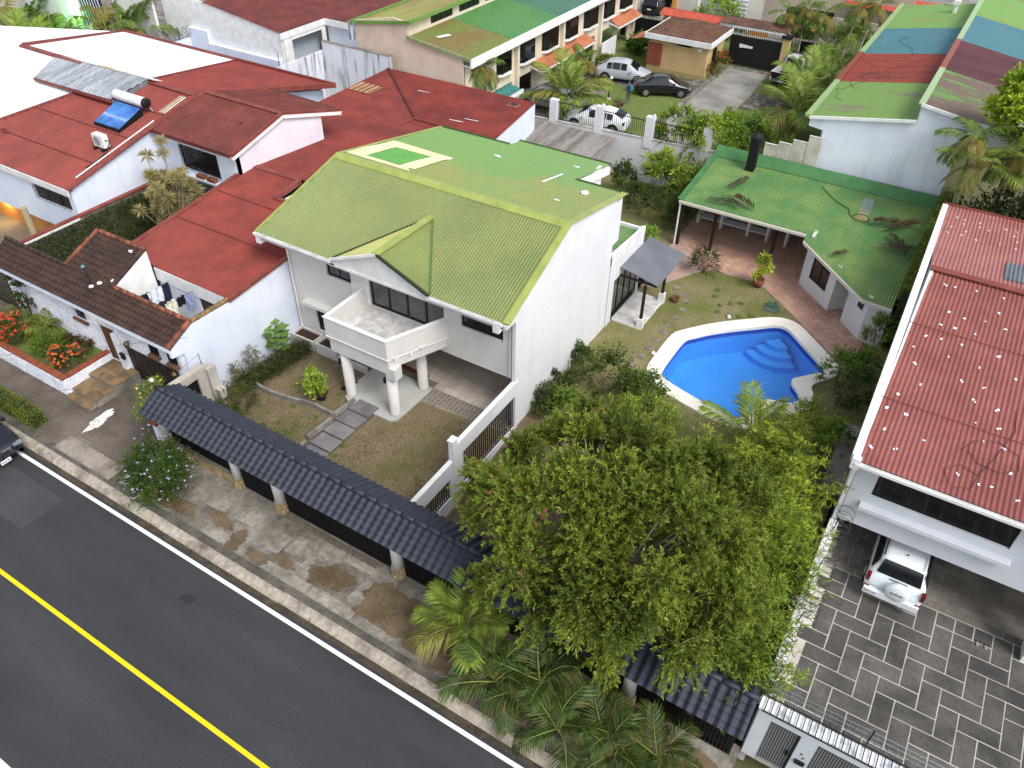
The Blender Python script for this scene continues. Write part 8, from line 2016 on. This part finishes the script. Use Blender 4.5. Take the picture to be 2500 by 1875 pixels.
# ================================================================ person with a hose and small things
def figure():
    t = thing('person', 'person in grey trousers and blue backpack watering the lawn', 'person', (-23.0, 54.6, .15))
    J = {'pel': (0, 0, .95), 'wai': (0, .02, 1.12), 'che': (0, .03, 1.35), 'nek': (0, .03, 1.5), 'hea': (0, .06, 1.6), 'top': (0, .05, 1.76),
         'lhip': (-.1, 0, .92), 'lkn': (-.12, .05, .5), 'lan': (-.12, -.02, .1), 'lto': (-.13, .14, .04), 'rhip': (.1, 0, .92), 'rkn': (.11, .02, .5), 'ran': (.12, -.06, .1), 'rto': (.13, .1, .04),
         'lsh': (-.19, .02, 1.42), 'lel': (-.27, .05, 1.14), 'lwr': (-.22, .25, 1.02), 'lha': (-.18, .34, 1.02), 'rsh': (.19, .02, 1.42), 'rel': (.26, .06, 1.14), 'rwr': (.16, .27, 1.04), 'rha': (.1, .35, 1.04)}
    rad = dict(pel=.14, wai=.13, che=.15, nek=.055, hea=.09, top=.075, lhip=.095, lkn=.065, lan=.045, lto=.035, rhip=.095, rkn=.065, ran=.045, rto=.035, lsh=.07, lel=.045, lwr=.035, lha=.03, rsh=.07, rel=.045, rwr=.035, rha=.03)
    E_ = [('pel', 'wai'), ('wai', 'che'), ('che', 'nek'), ('nek', 'hea'), ('hea', 'top'), ('pel', 'lhip'), ('lhip', 'lkn'), ('lkn', 'lan'), ('lan', 'lto'), ('pel', 'rhip'), ('rhip', 'rkn'), ('rkn', 'ran'), ('ran', 'rto'), ('che', 'lsh'), ('lsh', 'lel'), ('lel', 'lwr'), ('lwr', 'lha'), ('che', 'rsh'), ('rsh', 'rel'), ('rel', 'rwr'), ('rwr', 'rha')]
    ks = list(J); me = bpy.data.meshes.new('body'); me.from_pydata([J[k] for k in ks], [(ks.index(a), ks.index(b)) for a, b in E_], [])
    o = bpy.data.objects.new('body', me); COL.objects.link(o)
    o.modifiers.new('skin', 'SKIN'); 
    if not me.skin_vertices: 
        with bpy.context.temp_override(object=o, active_object=o): pass
    for i, k in enumerate(ks):
        me.skin_vertices[0].data[i].radius = (rad[k], rad[k]); me.skin_vertices[0].data[i].use_root = (k == 'pel')
    s = o.modifiers.new('sub', 'SUBSURF'); s.levels = s.render_levels = 1
    m = bpy.data.materials.new('figure'); m.use_nodes = True; nt = m.node_tree; N_, L_ = nt.nodes, nt.links
    tc = N_.new('ShaderNodeTexCoord'); sx = N_.new('ShaderNodeSeparateXYZ'); cr = N_.new('ShaderNodeValToRGB'); mr = N_.new('ShaderNodeMapRange'); mr.inputs[2].default_value = 1.8
    cr.color_ramp.interpolation = 'CONSTANT'; el = cr.color_ramp.elements
    el[0].color = lin('#cfcfcf'); el[0].position = 0
    el[1].color = lin('#5a5458'); el[1].position = .055
    for p_, c_ in ((.53, '#3a4a6a'), (.83, '#7a5240'), (.93, '#1c1714')):
        e = el.new(p_); e.color = lin(c_)
    L_.new(tc.outputs['Object'], sx.inputs[0]); L_.new(sx.outputs[2], mr.inputs[0]); L_.new(mr.outputs[0], cr.inputs[0]); L_.new(cr.outputs[0], N_['Principled BSDF'].inputs['Base Color']); N_['Principled BSDF'].inputs['Roughness'].default_value = .8
    me.materials.append(m); o.parent = t
    for sgn, h in ((-1, J['lha']), (1, J['rha'])):
        mb = MB()
        for f in range(4): mb.tube([(h[0] + (f - 1.5) * .016, h[1] - .02, h[2]), (h[0] + (f - 1.5) * .018, h[1] + .05, h[2] + .01), (h[0] + (f - 1.5) * .016, h[1] + .06, h[2] - .03)], .009, 5)
        mb.tube([(h[0] - sgn * .03, h[1] - .02, h[2]), (h[0] - sgn * .05, h[1] + .03, h[2] + .02)], .01, 5)
        q = bpy.data.objects.new('fingers', mesh('fingers', mb, mat('skin', '#7a5240', .6) if 'skin' not in bpy.data.materials else bpy.data.materials['skin'], True)); COL.objects.link(q); q.parent = t
    bp_ = MB().box(-.15, .15, -.25, -.11, 1.05, 1.45).box(-.11, .11, -.3, -.25, 1.08, 1.25)
    q = bpy.data.objects.new('backpack', mesh('backpack', bp_, mat('backpack', '#3f7a8a', .8, fine=.1))); COL.objects.link(q); q.parent = t
    t.rotation_euler = (0, 0, R(75))
figure()
single('garden_hose', MB().tube([(-23.35, 54.7, 1.15), (-23.7, 54.8, .9), (-23.9, 54.9, .35), (-23.6, 54.5, .2), (-24.2, 54.2, .19), (-24.8, 54.9, .19)], .015, 5), mat('teal_hose', '#2f7a72', .6), 'teal garden hose held by the person on the far lawn', 'hose')
lp = thing('lamp_post', 'black garden lamp post on a pale foot in the far lawn', 'lamp post', (-24.4, 54.1, .15))
part('foot', MB().lathe([(.22, 0), (.14, .35)], (-24.4, 54.1, .15), 4), M_WTRIM, lp)
part('post', MB().tube([(-24.4, 54.1, .5), (-24.4, 54.1, 1.9)], .055, 8), M_BLACK, lp)
part('lamp_head', MB().lathe([(.04, 0), (.12, .04), (.1, .15), (.03, .22)], (-24.3, 54.1, 1.9), 8).tube([(-24.55, 54.1, 1.85), (-24.3, 54.1, 1.95)], .03, 6), M_WTRIM, lp)
lg = thing('log_pile', 'heap of cut brown logs by the lamp post', 'logs', (-23.5, 53.7, .15))
for k in range(7):
    a = random.uniform(-.6, .6); x, y = -23.6 + random.uniform(-.3, .3), 53.7 + random.uniform(-.2, .2); z = .25 + .1 * (k // 3)
    part('log', MB().tube([(x - math.cos(a) * .45, y - math.sin(a) * .45, z), (x + math.cos(a) * .45, y + math.sin(a) * .45, z + .03)], .09, 8), mat('log_bark', '#6b4e3a', .9, '#503a2c', 6, fine=.25) if 'log_bark' not in bpy.data.materials else bpy.data.materials['log_bark'], lg)
dk_ = thing('water_drum', 'teal plastic water drum behind the pickup', 'drum', (-12.6, 64.4, .15))
part('drum', MB().lathe([(.36, 0), (.4, .1), (.4, .75), (.34, .85)], (-12.6, 64.4, .15), 16), mat('teal_plastic', '#3f9a8c', .4, fine=.05), dk_, True)
part('lid', MB().lathe([(.3, 0), (.28, .06)], (-12.6, 64.4, 1.0), 14), bpy.data.materials['teal_plastic'], dk_)
# pool garden bits
single('drain_cover', MB().box(-5.85, -5.1, 33.4, 34.0, .17, .22), mat('drain', '#5d6258', .9, '#3a5a54', 3, fine=.3), 'square drain cover with green hose in the pool lawn', 'drain')
single('coiled_hose', MB().tube([(-5.5 + .3 * math.cos(a) * (1 - a / 40), 33.9 + .2 * math.sin(a), .25 + .01 * a) for a in np.linspace(0, 14, 40)], .018, 5), mat('green_hose', '#1f6a5c', .6), 'loosely coiled green hose on the drain cover', 'hose')
single('urn', MB().lathe([(.16, 0), (.2, .1), (.22, .25), (.18, .25), (.15, .1)], (-9.74, 31.75, .18), 14), mat('rust_clay', '#6a4538', .9, '#523428', 5, fine=.2), 'small brown clay tub by the stepping stones', 'pot', None, True)
for (x, y), lb in zip(((-8.91, 27.22), (-6.97, 31.81)), ('white garden light on the lawn left of the pool', 'white garden light beyond the far pool coping')):
    single('garden_light', MB().lathe([(.02, 0), (.1, .03), (.11, .1), (.07, .17), (.01, .2)], (x, y, .17), 12), M_WTRIM, lb, 'light', 'pool garden lights', True)
tp = thing('garden_tap', 'small white tap on the base of the gable wall', 'tap', (-11.6, 24.3, .2))
part('riser', MB().tube([(-11.65, 24.3, .15), (-11.65, 24.3, .75)], .025, 6), M_WTRIM, tp)
part('spout', MB().tube([(-11.65, 24.3, .72), (-11.5, 24.3, .74), (-11.47, 24.3, .66)], .02, 6), M_CHROME, tp)
mt = thing('meter_box', 'grey concrete meter box with green lid in the verge', 'meter box', (-7.6, 9.75, .12))
part('box', MB().box(-7.85, -7.4, 9.55, 9.95, .1, .22), M_CONC, mt)
part('lid', MB().box(-7.75, -7.5, 9.65, 9.85, .22, .235), mat('meter_green', '#2f6a4a', .7, fine=.15), mt)
gl2 = thing('globe_lamp', 'white globe lamp among the verge palms', 'lamp', (-4.4, 11.2, .12))
part('post', MB().tube([(-4.4, 11.2, .12), (-4.4, 11.2, .55)], .025, 6), M_DARK, gl2)
part('globe', MB().lathe([(.02, 0), (.1, .04), (.13, .13), (.1, .22), (.02, .26)], (-4.4, 11.2, .53), 14), M_WTRIM, gl2, True)
cl2 = thing('canopy_lamp', 'white globe light on a short bracket at the canopy end', 'lamp', (-23.0, 12.1, 3.0))
part('bracket', MB().tube([(-22.75, 12.0, 2.75), (-22.95, 12.05, 3.05)], .02, 5), M_DARK, cl2)
part('globe', MB().lathe([(.02, 0), (.09, .04), (.1, .1), (.05, .17)], (-22.97, 12.05, 3.03), 12), M_WTRIM, cl2, True)
an_ = thing('roof_antenna', 'dark television antenna mast on the brown tiles', 'antenna', (-29.1, 14.3, 3.95))
part('mast', MB().tube([(-29.1, 14.3, 3.95), (-29.25, 14.3, 4.75)], .02, 6), M_DARK, an_)
part('head', MB().lathe([(.04, 0), (.09, .06), (.03, .14)], (-29.26, 14.3, 4.72), 8), mat('verdigris', '#5a8a84', .6), an_)
for q in ((-.35, .1), (-.3, -.1)): part('element', MB().tube([(-29.2, 14.3, 4.65), (-29.2 + q[0], 14.3 + q[1], 4.6)], .008, 4), M_DARK, an_)
for i, (x, y) in enumerate(((-29.0, 14.2), (-28.75, 14.45), (-28.2, 14.75))):
    z_ = 3.5 + .457 * (y - 13.36) + .07
    single('mortar_lump', MB().lathe([(.02, 0), (.12, .02), (.09, .07), (.02, .09)], (x, y, z_ - .02), 8), M_WTRIM, ('mortar lump at the antenna foot on the brown tiles', 'mortar lump up the slope from the antenna', 'mortar lump near the upper roof corner')[i], 'mortar', 'mortar lumps on the brown tiles', True)
bd = thing('pigeon', 'pale pigeon perched near the top of the brown tiles', 'bird', (-28.4, 16.0, 4.78))
part('body', MB().lathe([(.01, -.14), (.05, -.08), (.06, 0), (.045, .08), (.03, .12)], (-28.4, 16.0, 4.92), 10, 'x'), M_WTRIM, bd, True)
part('head', MB().lathe([(.01, 0), (.03, .03), (.03, .06), (.01, .09)], (-28.27, 16.0, 4.95), 8), M_WTRIM, bd, True)
part('legs', MB().tube([(-28.38, 15.98, 4.76), (-28.4, 16, 4.88)], .008, 4).tube([(-28.38, 16.03, 4.76), (-28.4, 16, 4.88)], .008, 4), M_TERC, bd)
# overhead service wires at the left
for i, (a, b, lb) in enumerate((((-34, 2, 6.2), (-23.3, 14.2, 3.6), 'thin overhead wire ending at the white gable front'), ((-36, 2, 6.0), (-29.2, 14.3, 4.6), 'thin overhead wire to the roof antenna'), ((-31, 2, 6.1), (-22.9, 12.1, 3.1), 'thin overhead wire to the canopy end'))):
    A_, B_ = Vector(a), Vector(b)
    single('overhead_wire', MB().tube([A_.lerp(B_, q) - Vector((0, 0, .5 * math.sin(math.pi * q))) for q in np.linspace(0, 1, 12)], .008, 4), M_DARK, lb, 'wire', 'overhead wires')
